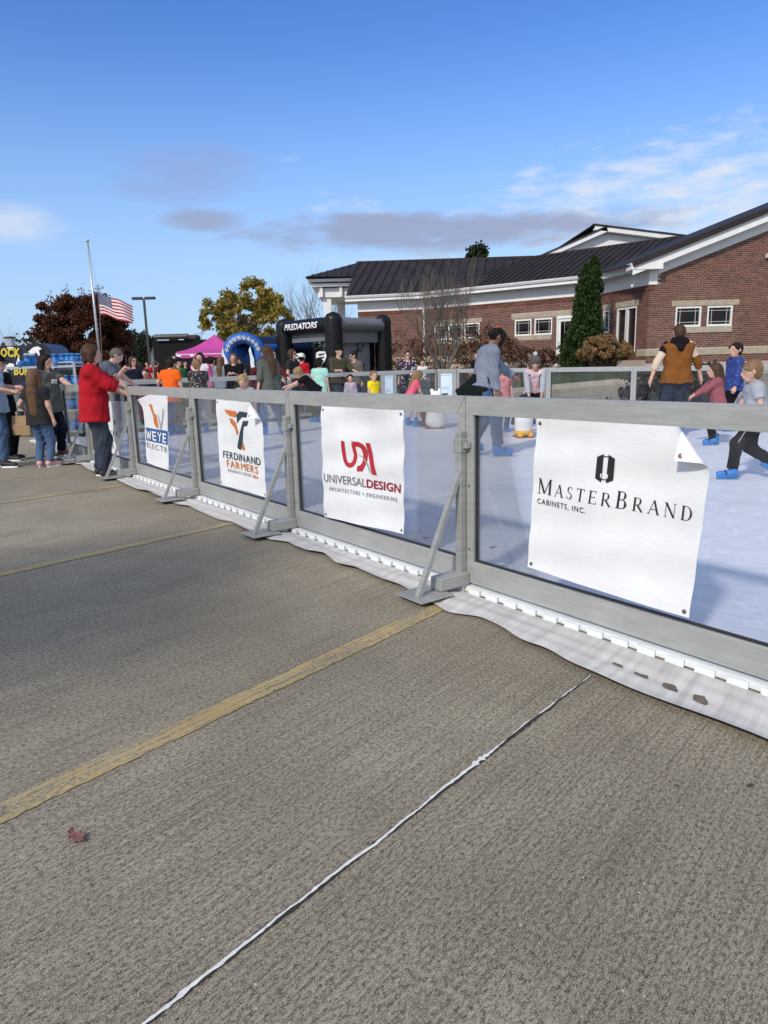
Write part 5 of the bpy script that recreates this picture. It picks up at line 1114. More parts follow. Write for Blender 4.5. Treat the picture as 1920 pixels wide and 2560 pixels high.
def goal():
    c0 = at(838, 930, 25.6); cL = at(716, 930, 27.9); cR = at(960, 930, 27.6); zt = at(838, 779, 25.6)[2]; o = thing('inflatable_goal', 'black inflatable hockey shooting cage with white team name on its beam', 'inflatable', (c0[0], c0[1], 0)); r = .32; cB = cL + cR - c0
    for c, z in ((c0, zt), (cL, zt - .05), (cR, zt), (cB, zt)): infl_tube(MB(), (c[0], c[1], 0.02), (c[0], c[1], z), r).build('column', INFK, o, world=True, smooth=True)
    zb = zt - .42; b = lambda a, e, z, rr, mat, nm: infl_tube(MB(), (a[0], a[1], z), (e[0], e[1], z), rr, dome=(False, False)).build(nm, mat, o, world=True, smooth=True)
    fb = b(cL, c0, zb, .27, INFK, 'front_beam'); b(c0, cR, zb, .25, INFG, 'side_beam'); b(cR, cB, zb, .25, INFK, 'rear_beam'); b(cB, cL, zb, .25, INFK, 'rear_beam')
    d = (c0 - cL); d[2] = 0; L = np.linalg.norm(d); d /= L; nrm = np.array([d[1], -d[0], 0]); nrm = nrm if nrm[1] < 0 else -nrm
    V, F = text2d('PREDATORS', .1, .003, .95, 1, .22); V = fit(V, .42, L - .55, -.10, .22); m = MB()
    for lf, sc_, mat, nm in ((.03, 1., INK['white'], 'team_lettering'),):
        m.add([cL * (1, 1, 0) + d * x + nrm * (math.sqrt(max(0, .27 ** 2 - (y) ** 2)) + lf) + np.array([0, 0, zb + y]) for x, y in V], F)
    m.build('team_lettering', INK['white'], o, world=True, fixn=False)
    # walls: grey header and backdrop on the right side, dark mesh elsewhere
    def wallq(a, e, z0, z1, mat, nm, t0=0, t1=1, off=0.):
        A = a * (1 - t0) + e * t0; E = a * (1 - t1) + e * t1; n2 = np.array([(e - a)[1], -(e - a)[0], 0]); n2 /= np.linalg.norm(n2); n2 = n2 if n2[1] < 0 else -n2; A = A + n2 * off; E = E + n2 * off
        MB().prism([(A[0], A[1], z0), (E[0], E[1], z0), (E[0], E[1], z1), (A[0], A[1], z1)], n2 * .01).build(nm, mat, o, world=True); return A, E
    BD = pm('goal_backdrop', (.20, .205, .21), .7, .1, 2); wallq(c0, cR, zb - .62, zb - .1, INFG, 'header_panel', .1, .9); wallq(c0, cR, .1, zb - .62, BD, 'printed_backdrop', .1, .80, -.25); wallq(c0, cR, .1, zb - .62, INFK, 'dark_border', .80, .9, -.24)
    # printed player figure reduced to plain strokes
    A0 = c0 * .9 + cR * .1; dd = (cR - c0); dd[2] = 0; LL = np.linalg.norm(dd); dd /= LL; n2 = np.array([dd[1], -dd[0], 0]); n2 = n2 if n2[1] < 0 else -n2
    def print_(pts, mat, w, nm): V, F = stroke(pts, w); MB().add([A0 * (1, 1, 0) + dd * x - n2 * .22 + (0, 0, z) for x, z in V], F).build(nm, mat, o, world=True, fixn=False)
    for pts, mat, w in (([(.15, 1.9), (.55, 1.35), (.95, .8)], INFK, .10), ([(1.25, 1.9), (.95, 1.45), (.7, .8)], INFK, .09), ([(.3, 2.25), (.6, 2.2), (.95, 2.25)], INK['yellow'], .2), ([(1.15, 2.0), (1.35, 2.2), (1.5, 2.0), (1.35, 1.75), (1.15, 2.0)], INFK, .05), ([(.2, 1.2), (.45, .7)], INK['white'], .12), ([(.95, 1.25), (1.25, .6)], INK['white'], .1), ([(1.38, 1.2), (1.52, 1.2)], INFK, .25), ([(.5, 1.6), (.75, 1.5), (1.0, 1.65)], INK['lgrey'], .14)): print_(pts, mat, w, 'printed_figure')
    NM = NT('dark_mesh'); tr = NM.N('BsdfTransparent'); df = NM.N('BsdfDiffuse'); df.inputs[0].default_value = (.012, .012, .014, 1); mx = NM.N('MixShader'); mx.inputs[0].default_value = .62; NM.L(tr.outputs[0], mx.inputs[1]); NM.L(df.outputs[0], mx.inputs[2]); NM.L(mx.outputs[0], NM.out.inputs[0])
    wallq(cL, cB, .1, zb, NM.mat, 'mesh_wall'); wallq(cB, cR, .1, zb, NM.mat, 'mesh_wall'); wallq(cL, c0, zb - .55, zb - .2, INFG, 'header_panel', .12, .88, -.1)
    for a, px in ((cL, 0), (c0, 1)):
        q = np.array([a[0] + (.42 if px == 0 else -.46), a[1] - .2, 1.58]); em = MB().prism([q + (-.17, 0, .17), q + (-.05, 0, .22), q + (.15, 0, .2), q + (.19, 0, .05), q + (.12, 0, -.12), q + (0, 0, -.25), q + (-.12, 0, -.18), q + (-.19, 0, 0)], (0, .03, 0)).build('shield_emblem', INK['white'], o, world=True)
        for k in range(3): MB().prism([q + (-.12 + .03 * k, -.012, .12 - .11 * k), q + (.13 - .02 * k, -.012, .15 - .12 * k), q + (.10 - .02 * k, -.012, .10 - .12 * k), q + (-.06 + .03 * k, -.012, .06 - .11 * k)], (0, .01, 0)).build('emblem_slash', INK['black'], em, world=True)
goal()
def arch():
    Y = 27.5; cx = at(611, 900, Y)[0]; zc = at(611, 830, Y)[2] - .22 - .61 * .92; R = .61; r = .22; o = thing('inflatable_arch', 'blue inflatable arch tunnel with white snow edges and snowflakes', 'inflatable', (cx, Y, 0)); cx = at(611, 900, Y)[0]
    pts = [(cx - R, Y, .02), (cx - R, Y, zc * .5)] + [(cx + R * math.cos(a), Y + .0, zc + R * .92 * math.sin(a)) for a in np.linspace(math.pi, 0, 15)] + [(cx + R, Y, zc * .5), (cx + R, Y, .02)]; MB().tube(pts, r, 12).build('front_arch', INFB, o, world=True, smooth=True)
    dx, dy = 1.55, 2.8; p2 = [(x + dx, y + dy, z + .08) for x, y, z in pts]; MB().tube(p2, r, 12).build('rear_arch', INFB, o, world=True, smooth=True)
    ang = np.linspace(math.pi * .97, math.pi * .03, 13); m = MB(); m.grid(lambda u, v: (cx + dx * v + R * math.cos(math.pi * (1 - u)), Y + dy * v, zc + .05 * v + (R + .08) * .92 * math.sin(math.pi * (1 - u))), 14, 3); m.build('tunnel_net', INFD, o, world=True, smooth=True)
    for s in (0, 1): q = pts[-4] if s else pts[3]; infl_tube(MB(), np.array(q) + (0, .1, -.05), np.array(q) + (dx, dy, 0), .26).build('side_tube', INFB, o, world=True, smooth=True)
    q0 = at(590, 905, Y + .5); infl_tube(MB(), (cx - R * .9, Y + 1.0, zc - .1), (cx + R * .75, Y + 1.0, zc - .1), .34).build('cross_tube', INFB, o, world=True, smooth=True)
    WS = pm('snow_white_vinyl', (.78, .80, .82), .5, .06)
    for s, w in ((-1, .28), (1, .30)):
        rr = np.random.default_rng(3 + s); bx = cx + s * (R - .02) + (-.06 if s < 0 else -.18); ring = [(bx - w * .5, Y - r - .02, .1), (bx + w * .5, Y - r - .02, .1)] + [(bx + w * (.5 - .9 * t * t) + rr.normal(0, .03), Y - r - .02 + .02 * t, .1 + (zc + .15) * t) for t in np.linspace(.15, 1, 8)] + [(bx - w * .5 + rr.normal(0, .02), Y - r - .02, .1 + (zc + .1) * t) for t in np.linspace(.95, .15, 7)]; MB().prism(ring, (0, .05, 0)).build('snow_edge', WS, o, world=True)
    for a in np.linspace(math.pi * .93, math.pi * .08, 10):
        c = np.array([cx + R * math.cos(a), Y - r - .015, zc + R * .92 * math.sin(a)]); m = MB()
        for t in range(3): v = np.array([math.cos(t * math.pi / 3 + .3), 0, math.sin(t * math.pi / 3 + .3)]) * .09; m.bar(c - v, c + v, .02, .03, (0, 1, 0))
        m.build('snowflake', WS, o, world=True)
    PB = pm('arch_print', (.42, .52, .62), .6, .25, 5); MB().prism([at(640, 935, Y + .2), at(664, 935, Y + .2), at(660, 866, Y + .2), at(648, 880, Y + .2)], (0, .03, 0)).build('printed_panel', PB, o, world=True)
arch()
# ---------------------------------------------------------------- iron bench by the wall
def bench():
    p = at(1172, 920, 22.6); b = np.array([p[0], p[1], tz(p[0], p[1])]); o = thing('iron_bench', 'dark iron bench with arched back beside the person in black', 'bench', b); K = DARKM; w = .72
    MB().cbox(b + (-w, -.05, .42), b + (w, .42, .46), .01).build('seat', K, o, world=True)
    for s in (-1, 1):
        for y in (0., .38): MB().bar(b + (s * (w - .05), y, 0), b + (s * (w - .05), y, .45), .04, .04, (0, 1, 0)).build('leg', K, o, world=True)
    bk = MB().tube([b + (w * math.cos(a), .42, .5 + .52 * math.sin(a)) for a in np.linspace(math.pi, 0, 17)], .025, 6).build('back_arch', K, o, world=True, smooth=True); MB().tube([b + (w * .72 * math.cos(a), .42, .5 + .36 * math.sin(a)) for a in np.linspace(math.pi, 0, 17)], .018, 6).build('inner_arch', K, bk, world=True)
    for a in np.linspace(math.pi * .94, math.pi * .06, 13): MB().bar(b + (w * .72 * math.cos(a), .42, .5 + .36 * math.sin(a)), b + (w * math.cos(a), .42, .5 + .52 * math.sin(a)), .014, .014, (0, 1, 0)).build('back_bar', K, bk, world=True)
    for x in np.linspace(-.4, .4, 6): MB().bar(b + (x, .42, .47), b + (x, .42, .5 + .34 * math.sqrt(1 - (x / (w * .72)) ** 2)), .014, .014, (0, 1, 0)).build('back_bar', K, bk, world=True)
bench()
# ---------------------------------------------------------------- fallen maple leaf
def maple_leaf():
    p = gnd(193, 2100); o = thing('fallen_leaf', 'curled reddish brown maple leaf lying on the concrete', 'leaf', (p[0], p[1], .005)); LM = pm('dry_maple_leaf', (.22, .10, .085), .8, .25, 40, .4, 60); r = .036
    out = [(0, -.25), (.35, -.55), (.42, -.25), (.95, -.35), (.75, -.05), (1.05, .25), (.6, .25), (.65, .65), (.3, .5), (.0, 1.1), (-.3, .5), (-.65, .65), (-.6, .25), (-1.05, .25), (-.75, -.05), (-.95, -.35), (-.42, -.25), (-.35, -.55)]
    V, F = tess([(x * r, y * r) for x, y in out], r * .5); m = MB(); m.add([(x * .9, y * .8, .012 * (1 - math.cos(x / r * 1.7)) + .022 * max(0, y / r) ** 2 * .5 + .004 * math.sin(x * 300)) for x, y in V], F); m.build('blade', LM, o, smooth=True, fixn=False); MB().tube([(0, -.2 * r, .001), (.004, -.8 * r, .006), (.0, -1.25 * r, .004)], .0012, 5).build('stem', LM, o); o.rotation_euler = (0, 0, -.7)
maple_leaf()
def scraps():
    LM = pm('brown_leaf_scrap', (.10, .06, .035), .85, .3, 40)
    for i, (px, py, z, sz, lb) in enumerate(((1231, 1369, .033, .035, 'brown leaf scrap on the ice behind the cabinet banner'), (1064, 1346, .033, .03, 'dark leaf scrap on the ice right of the red lettered banner'), (1049, 1329, .033, .02, 'small dark crumb on the ice right of the red lettered banner'), (1875, 1967, .004, .018, 'small dark crumb on the concrete at the right edge'), (1692, 1968, .004, .01, 'tiny dark crumb on the concrete near the slab joint'), (836, 1578, .004, .007, 'tiny pale pebble on the concrete above the yellow stripe'), (474, 1183, .033, .04, 'dark leaf scrap on the ice behind the emblem banner'))):
        p = gnd(px, py, z); r = np.random.default_rng(i); o = thing('leaf_scrap', lb, 'debris', (p[0], p[1], z), r.uniform(0, 6)); m = MB(); ring = [(sz * math.cos(a) * r.uniform(.7, 1.1), .5 * sz * math.sin(a) * r.uniform(.7, 1.1), .004 + .25 * sz * r.uniform(0, 1)) for a in np.linspace(0, 6.28, 9)[:-1]]; m.add(ring + [(0, 0, .003 + .1 * sz)], [(k, (k + 1) % 8, 8) for k in range(8)]); m.build('blade', LM if i != 5 else STONE, o)
scraps()
# shade tree that stands out of the picture to the left and throws the soft shadow on the pavement
def shade_tree():
    c = gnd(-300, 1600); k = 7.2 / math.tan(SUN_EL); cc = np.array([c[0] + math.sin(SUN_AZ) * k, c[1] + math.cos(SUN_AZ) * k, 7.2]); tree('shade_tree', 'leafy tree left of the picture whose shadow lies on the concrete', (cc[0], cc[1], 0), 2, cc, (1.5, 1.4, 1.2), L_GOLD, 3800, .14, 77, clumps=30, lump=.34, shell=.2, depth=2)
shade_tree()
# ---------------------------------------------------------------- people: smooth-union distance fields meshed per garment
def sdf_mesh(name, prims, h, mats, wr=0.0, seed=0.0, strands=0.0, subs=(), up=None):
    """prims: (a, b, ra, rb, k, cut) tapered capsules joined smoothly; cut flattens the far end"""
    A = np.array([p[0] for p in prims]); B = np.array([p[1] for p in prims]); Rm = np.array([max(p[2], p[3]) for p in prims])[:, None]
    lo = np.minimum(A, B) - Rm - 4 * h; hi = np.maximum(A, B) + Rm + 4 * h; o = lo.min(0); dims = np.ceil((hi.max(0) - o) / h).astype(int) + 1
    f = np.ones(dims, np.float32) * .5; ax = [(o[i] + np.arange(dims[i]) * h).astype(np.float32) for i in range(3)]
    def local(a, b, ra, rb, pad):
        r = max(ra, rb) + pad; i0 = np.maximum(((np.minimum(a, b) - r - o) / h).astype(int), 0); i1 = np.minimum(((np.maximum(a, b) + r - o) / h).astype(int) + 2, dims); s = tuple(slice(i0[i], i1[i]) for i in range(3))
        X, Y, Z = ax[0][s[0]][:, None, None], ax[1][s[1]][None, :, None], ax[2][s[2]][None, None, :]; ba = b - a; L2 = float(ba @ ba) + 1e-9; px, py, pz = X - a[0], Y - a[1], Z - a[2]; t = (px * ba[0] + py * ba[1] + pz * ba[2]) / L2; tc = np.clip(t, 0, 1)
        d = np.sqrt((px - tc * ba[0]) ** 2 + (py - tc * ba[1]) ** 2 + (pz - tc * ba[2]) ** 2) - (ra + (rb - ra) * tc); return s, d, t, math.sqrt(L2)
    for p in prims:
        a, b = np.array(p[0], float), np.array(p[1], float); k = p[4] if len(p) > 4 else .03; s, d, t, L = local(a, b, p[2], p[3], 3 * h + k)
        if len(p) > 5 and p[5]: d = np.maximum(d, (t - 1) * L)
        g = f[s]; hh = np.clip(.5 + .5 * (g - d) / k, 0, 1); f[s] = g + (d - g) * hh - k * hh * (1 - hh)
    for p in subs:
        a, b = np.array(p[0], float), np.array(p[1], float); s, d, t, L = local(a, b, p[2], p[3], .03); f[s] = np.maximum(f[s], -d)
    if wr:
        X, Y, Z = ax[0][:, None, None], ax[1][None, :, None], ax[2][None, None, :]; q = seed
        f += (wr * (np.sin(23 * X + 31 * Z + 9 * np.sin(13 * Y + q) + q) * .5 + np.sin(41 * Y - 27 * Z + 5 * np.sin(17 * X + q)) * .35 + .4 * np.sin(57 * Z + 12 * np.sin(19 * X + 11 * Y + q)))).astype(np.float32)
    if strands:
        X, Y, Z = ax[0][:, None, None], ax[1][None, :, None], ax[2][None, None, :]; f += (strands * (np.sin(150 * X + 60 * np.sin(3 * Z + seed) + 90 * Y) * .6 + np.sin(90 * X - 130 * Y + 6 * np.sin(9 * Z)) * .6 + .6 * np.sin(14 * Z + 30 * X))).astype(np.float32)
    g = openvdb.FloatGrid(.5); g.copyFromArray(f); P, Q = g.convertToQuads(isovalue=0.0); return npmesh(name, P * h + o, Q[:, ::-1], mats, True)
def nrm(v): v = np.array(v, float); return v / (np.linalg.norm(v) + 1e-9)
def ik(a, t, l1, l2, hint):
    a, t = np.array(a, float), np.array(t, float); d = t - a; L = np.linalg.norm(d); Lm = (l1 + l2) * .995
    if L > Lm: t = a + d * Lm / L; d = t - a; L = Lm
    u = d / L; x = (l1 * l1 - l2 * l2 + L * L) / (2 * L); hgt = math.sqrt(max(0, l1 * l1 - x * x)); hv = np.array(hint, float); hv = hv - u * (hv @ u); hv = nrm(hv); return a + u * x + hv * hgt, t
def rotm(pitch=0, yaw=0, roll=0):        # pitch: nod forward, yaw: turn right, roll: tilt right
    return np.array(Matrix.Rotation(-yaw, 3, 'Z') @ Matrix.Rotation(-pitch, 3, 'X') @ Matrix.Rotation(roll, 3, 'Y'))
SKIN = {k: pm('skin_' + k, c, .55, .06, 20, .1, 150) for k, c in dict(fair=(.56, .33, .25), tan=(.42, .24, .165), brown=(.20, .10, .062)).items()}
def mk_hair(name, c):
    n = NT('hair_' + name); f = n.noise(n.vec('Object', (60, 60, 5)), 1, 3, .6, .3); g = n.noise(n.vec('Object', (9, 9, 2)), 1, 3, .6); n.P('Base Color', n.mix(n.rng(g, .3, .7), n.ramp(f, [(.3, tuple(x * .45 for x in c)), (.7, tuple(min(1, x * 1.5) for x in c))]), tuple(x * .7 for x in c))); n.P('Roughness', .62); n.P('Specular IOR Level', .18); n.bump(f, .6, .006); return n.mat
HAIR = {k: mk_hair(k, c) for k, c in dict(brown=(.075, .042, .025), dark=(.02, .013, .010), black=(.006, .005, .005), blond=(.36, .24, .12), sand=(.24, .15, .075), light=(.15, .085, .045), grey=(.13, .115, .10)).items()}
def cloth(name, c, var=.10): return pm('cloth_' + name, c, .9, var, 9, .4, 55, bdist=.012, spec=.15)
def pattern(name, base, spots, scale=14):
    if 'pat_' + name in _mats: return _mats['pat_' + name]
    n = NT('pat_' + name); v = n.vec('Object'); vo = n.N('TexVoronoi'); vo.inputs['Scale'].default_value = scale; n.L(v, vo.inputs['Vector']); wn = n.N('TexWhiteNoise'); n.L(vo.outputs['Color'], wn.inputs['Vector']); st = [(i / max(1, len(spots) - 1) * .9 + .05, c) for i, c in enumerate(spots)]; d = n.M('ADD', vo.outputs['Distance'], n.M('MULTIPLY', n.noise(v, scale * 3, 2), .25))
    n.P('Base Color', n.mix(n.rng(d, .42, .50, 1, 0), base, n.ramp(wn.outputs['Value'], st))); n.P('Roughness', .85); _mats['pat_' + name] = n.mat; return n.mat
def denim(name, c):
    if 'den_' + name in _mats: return _mats['den_' + name]
    n = NT('den_' + name); v = n.vec('Object'); f = n.noise(v, 5, 4, .65); w = n.noise(v, 160, 2, .7); col = n.ramp(f, [(.3, tuple(x * .6 for x in c)), (.55, c), (.75, tuple(min(1, x * 1.6) for x in c))]); n.P('Base Color', n.mix(n.rng(w, .4, .65, 0, .3), col, tuple(x * .5 for x in c))); n.P('Roughness', .9); n.bump(f, .3, .01); _mats['den_' + name] = n.mat; return n.mat
JEAN = denim('blue', (.065, .125, .24)); JEAND = denim('dark', (.028, .04, .065)); BLK = cloth('black', (.007, .007, .008)); NAVY = cloth('navy', (.010, .013, .026))
# skates and shoes, one mesh each, shared by every copy
SKB = pm('skate_blue', (.03, .20, .55), .35, .12, 12); SKD = pm('skate_strap', (.02, .02, .022), .6); SKS = pm('blade_steel', (.5, .5, .5), .3, .05, metal=.9)
V3 = lambda *a: np.array(a, float)
boot_me = sdf_mesh('skate', [(V3(0, -.055, .10), V3(0, .135, .085), .047, .040, .03), (V3(0, -.05, .11), V3(0, -.035, .235), .052, .058, .04, True), (V3(0, -.07, .055), V3(0, .12, .052), .034, .032, .02), (V3(0, -.085, .028), V3(0, .155, .028), .014, .014, .02)], .009, SKB); boot_me.name = 'skate'
strap_me = MB().tube([(.046 * math.cos(a), .052 + .01 * math.sin(a), .10 + .036 * math.sin(a)) for a in np.linspace(-.6, math.pi + .6, 10)], .009, 4).tube([(.060 * math.cos(a), -.042 + .062 * math.sin(a), .205) for a in np.linspace(0, 6.28, 13)], .009, 4).mesh('strap', SKD)
blade_me = MB().box((-.0025, -.105, .0), (.0025, .17, .020)).mesh('blade', SKS)
shoe_me = sdf_mesh('shoe', [(V3(0, -.045, .060), V3(0, .13, .045), .044, .036, .03), (V3(0, -.05, .07), V3(0, -.04, .105), .042, .042, .03, True)], .009, GASK)
sole_me = MB().prism([(.042 * math.cos(a) * (1 if math.sin(a) > 0 else .85), .045 + .125 * math.sin(a), .0) for a in np.linspace(0, 6.283, 19)[:-1]], (0, 0, .026)).mesh('sole', INK['white'])
def shoe_in(mat, solemat=None):
    k = 'shoe_' + mat.name
    if k not in bpy.data.meshes: me = shoe_me.copy(); me.name = k; me.materials.clear(); me.materials.append(mat)
    return bpy.data.meshes[k]
EYE = pm('eye_dark', (.03, .022, .02), .3); LIP = pm('lip_red', (.32, .11, .10), .5); LENS = pm('dark_lens', (.01, .01, .012), .15)
eye_me = MB().ball((0, 0, 0), (.013, .007, .0075), 8, 5).mesh('eye', EYE, True); mouth_me = MB().ball((0, 0, 0), (.024, .007, .0065), 8, 5).mesh('mouth', LIP, True)
PPL = []
def person(label, pos, H, face, top, bot, hair, skin='fair', L=None, R=None, lean=0., side=0., hp=0., hy=0., feet=None, shoes='skate', child=0., fat=1., h=.016, sleeve='short', hem=.86, neck=True, curl=.5, group=None, extra=None, twist=0., hip=None, bottom='trousers', glasses=None, cap=None, bare=0., elbow=None, sleevemat=None, loose=.014, knee=None, glass_mat=None):
    """pos: (px, py) of the feet on the ground, or (px, Y, 'd') for a column and a distance; face: degrees clockwise from straight away"""
    p = gnd(pos[0], pos[1], .03) if len(pos) == 2 else at(pos[0], 960, pos[1])
    z0 = .03 if (inrink(p)[1] > -.02 and inrink(p)[1] < NB and inrink(p)[0] < KL and inrink(p)[0] > -14) else float(tz(p[0], p[1]))
    s = H / 1.75; root = thing('person', label, 'person', (p[0], p[1], z0), -R_(face), group); hs = 1 + .42 * child; sw = 1 - .10 * child
    ankz = .145 if shoes == 'skate' else .085; feet = feet or ((-.10, .0, 0), (.10, .03, 0)); ank = [V3(f[0], f[1], f[2] + ankz) for f in feet]
    hipc = V3(*(hip or ((feet[0][0] + feet[1][0]) / 2, (feet[0][1] + feet[1][1]) / 2 - .01 - lean * .0022, .955 + (.04 if shoes == 'skate' else 0) - .03 * child)))
    T = rotm(R_(lean), R_(twist), R_(side)); up, rt, fw = T @ V3(0, 0, 1), T @ V3(1, 0, 0), T @ V3(0, 1, 0); tl = .515 * (1 - .04 * child); neckb = hipc + up * tl
    HM = rotm(R_(lean * .5 + hp), R_(twist + hy), R_(side * .5)); hd = neckb + up * .045 + HM @ V3(0, .012, .125 * (.75 + .25 * hs)); hp_ = lambda x, y, z: hd + HM @ V3(x, y, z) * hs
    sh = [neckb - up * .045 + rt * (x * .185 * sw * (1 + .08 * (fat - 1))) for x in (-1, 1)]; W3 = [V3(*(L or (-.27 * (1 + .25 * (fat - 1)), .03, .80))), V3(*(R or (.27 * (1 + .25 * (fat - 1)), .03, .80)))]; al, fl = .285, .25
    eb = []; wr = []
    for i in (0, 1):
        hint = (elbow[i] if elbow and elbow[i] is not None else ((-.35, .35)[i], -.8, -.6)); e, w = ik(sh[i], W3[i], al, fl, hint); eb.append(e); wr.append(w)
    kn = []; hipj = [hipc + V3(x * .088, 0, -.03) for x in (-1, 1)]; tot = ankz
    for i in (0, 1): k_, a_ = ik(hipj[i], ank[i], .435, .42, knee[i] if knee else (0.05 * (-1, 1)[i], 1, .1)); kn.append(k_); ank[i] = a_
    S = lambda pr: [tuple([np.array(q[0]) * s, np.array(q[1]) * s, q[2] * s, q[3] * s, (q[4] if len(q) > 4 else .03) * s] + list(q[5:])) for q in pr]
    ft = fat; bw = .075 * (1 + .35 * (ft - 1)); br_ = lambda r: r * (1 + .55 * (ft - 1))
    def torso(g, zlo=None, kk=.06):
        pr = []
        for x in (-1, 1):
            pr += [(hipc + rt * x * bw * 1.05, hipc + up * .22 + rt * x * bw * .8, br_(.108) + g, br_(.098) + g, kk), (hipc + up * .22 + rt * x * bw * .8, hipc + up * .40 + rt * x * .088 * sw, br_(.098) + g, .105 + .5 * br_(.01) + g, kk), (neckb - up * .08, sh[0 if x < 0 else 1] + V3(0, 0, -.012), .075 + g, .055 + g, kk)]
        pr += [(hipc + up * .10 + fw * .03 * ft, hipc + up * .26 + fw * .02, br_(.10) + g, br_(.085) + g, kk)]
        return pr
    # body
    body = torso(-.006) + [(neckb - up * .03, hp_(0, -.012, -.06), .056 * (1 + .1 * (ft - 1)), .054 * hs ** .5, .03), (hp_(0, -.018, .025), hp_(0, .012, .02), .092 * hs, .086 * hs, .03), (hp_(0, .012, -.03), hp_(0, .045, -.082), .070 * hs, .042 * hs, .035), (hp_(0, .094, .018), hp_(0, .112, -.014), .010 * hs, .015 * hs, .012), (hp_(0, .088, -.045), hp_(0, .09, -.05), .02 * hs, .02 * hs, .02)] + [(hp_(x * .088, -.005, .012), hp_(x * .093, -.012, -.022), .016 * hs, .011 * hs, .01) for x in (-1, 1)]
    hands = []
    for i in (0, 1):
        d = nrm(wr[i] - eb[i]); sx = (-1, 1)[i]; body += [(sh[i], eb[i], .053 * (1 + .4 * (ft - 1)), .041 * (1 + .3 * (ft - 1)), .04), (eb[i], wr[i], .041 * (1 + .3 * (ft - 1)), .027, .03)]
        sd_ = nrm(np.cross(d, V3(0, 0, 1)) if abs(d[2]) < .8 else V3(0, 1, 0) - d * d[1]); pn = nrm(np.cross(sd_, d)); pn = pn if pn @ (V3(-sx, 0, -1)) > 0 else -pn
        kb = wr[i] + d * .085; body += [(wr[i] + d * .02, kb, .027, .030, .02), (wr[i] + d * .03 + sd_ * .018, kb + sd_ * .024, .022, .018, .015), (wr[i] + d * .03 - sd_ * .018, kb - sd_ * .024, .022, .018, .015)]
        for q, (o_, ln) in enumerate(((-.031, .062), (-.0105, .074), (.0105, .07), (.031, .056))):
            c = curl; m1 = kb + sd_ * o_ + nrm(d * math.cos(c) + pn * math.sin(c)) * ln * .55; m2 = m1 + nrm(d * math.cos(2.1 * c) + pn * math.sin(2.1 * c)) * ln * .5; body += [(kb + sd_ * o_, m1, .0098, .009, .006), (m1, m2, .009, .0078, .005)]
        tb = wr[i] + d * .03 + sd_ * .028 * (1 if fw @ sd_ > 0 else -1); td = nrm(d * .7 + (tb - wr[i] - d * .03) * 22 + pn * .5 * curl); body += [(tb, tb + td * .045, .0125, .011, .01), (tb + td * .045, tb + nrm(td + d * .6) * .075, .011, .009, .006)]
        hands.append((wr[i] + d * .10, d, pn, sd_))
        body += [(hipj[i], kn[i], .080 * (1 + .5 * (ft - 1)), .055 * (1 + .3 * (ft - 1)), .05), (kn[i], ank[i], .054 * (1 + .3 * (ft - 1)), .036, .03)]
    link(bpy.data.objects.new('body', sdf_mesh('body', S(body), h, SKIN[skin])), root)
    sd0 = len(PPL) * 1.37; hg = h * 1.05
    # top garment
    g = loose + .004; sl = {'long': 1.95, 'short': .62, 'three': 1.45, 'none': 0.}[sleeve]; tp = torso(g); hl = max(.02, hipc[2] + .02 - hem)
    if extra != 'dress':
        for x in (-1, 1): tp += [(hipc + rt * x * bw, hipc + rt * x * bw * 1.06 - up * hl, br_(.112) + g, br_(.118) + g + .024, .05, True)]
    else:
        for x in (-1, 1): tp += [(hipc + up * .1 + rt * x * bw * .6, V3(hipc[0] + x * .10, hipc[1] - .02, hem), br_(.11) + g, .20, .08, True), (hipc + rt * x * bw * .3 + fw * .03, V3(hipc[0] + x * .06, hipc[1] + .10, hem), br_(.11) + g, .16, .08, True)]
    slv = []
    for i in (0, 1):
        if not sl: continue
        e1 = sh[i] + (eb[i] - sh[i]) * min(1, sl); r1 = .056 * (1 + .4 * (ft - 1)) + g; r2 = (.052 if sl < 1 else .045) * (1 + .35 * (ft - 1)) + g; slv.append([(sh[i] - up * .01, e1, r1, r2, .04, sl < 1)])
        if sl > 1: slv[i].append((eb[i], eb[i] + (wr[i] - eb[i]) * (sl - 1), r2, .032 + g * .8, .035, True))
    if sleevemat is None:
        for q in slv: tp += q
    nmt = 'dress' if extra == 'dress' else 'shirt'; nk = [(neckb + up * .02 + fw * .05, neckb + up * .09 + fw * .03, .062 * hs ** .5, .07 * hs ** .5)] if neck else []
    link(bpy.data.objects.new(nmt, sdf_mesh(nmt, S(tp), hg, top, .006 * s, sd0, subs=[(np.array(a) * s, np.array(b) * s, c * s, d * s) for a, b, c, d in nk])), root)
    if sleevemat is not None:
        for q, mt in zip(slv, sleevemat if isinstance(sleevemat, (list, tuple)) else [sleevemat] * 2):
            for j, seg in enumerate(q):
                m_ = mt[min(j, len(mt) - 1)] if isinstance(mt, (list, tuple)) else mt; seg = list(seg); seg[2] += .003; seg[3] += .003; link(bpy.data.objects.new('sleeve', sdf_mesh('sleeve', S([tuple(seg)]), hg, m_, .006 * s, sd0 + j)), root)
    # bottom garment
    if bottom == 'trousers' or bottom == 'shorts':
        tr = []; gl = .012 + loose * .8
        for i in (0, 1):
            x = (-1, 1)[i]; end = kn[i] + (ank[i] - kn[i]) * (.94 - bare); tr += [(hipc + rt * x * bw + up * .06, hipj[i] + V3(0, -.01, -.03), br_(.104) + .002, br_(.092) + gl, .05), (hipj[i] + V3(0, -.012, -.02), kn[i], .086 * (1 + .5 * (ft - 1)) + gl, .058 * (1 + .3 * (ft - 1)) + gl, .05), (kn[i], end, .057 * (1 + .3 * (ft - 1)) + gl, .045 + gl, .04, True)]
        link(bpy.data.objects.new('trousers', sdf_mesh('trousers', S(tr), hg, bot, .007 * s, sd0 + 2)), root)
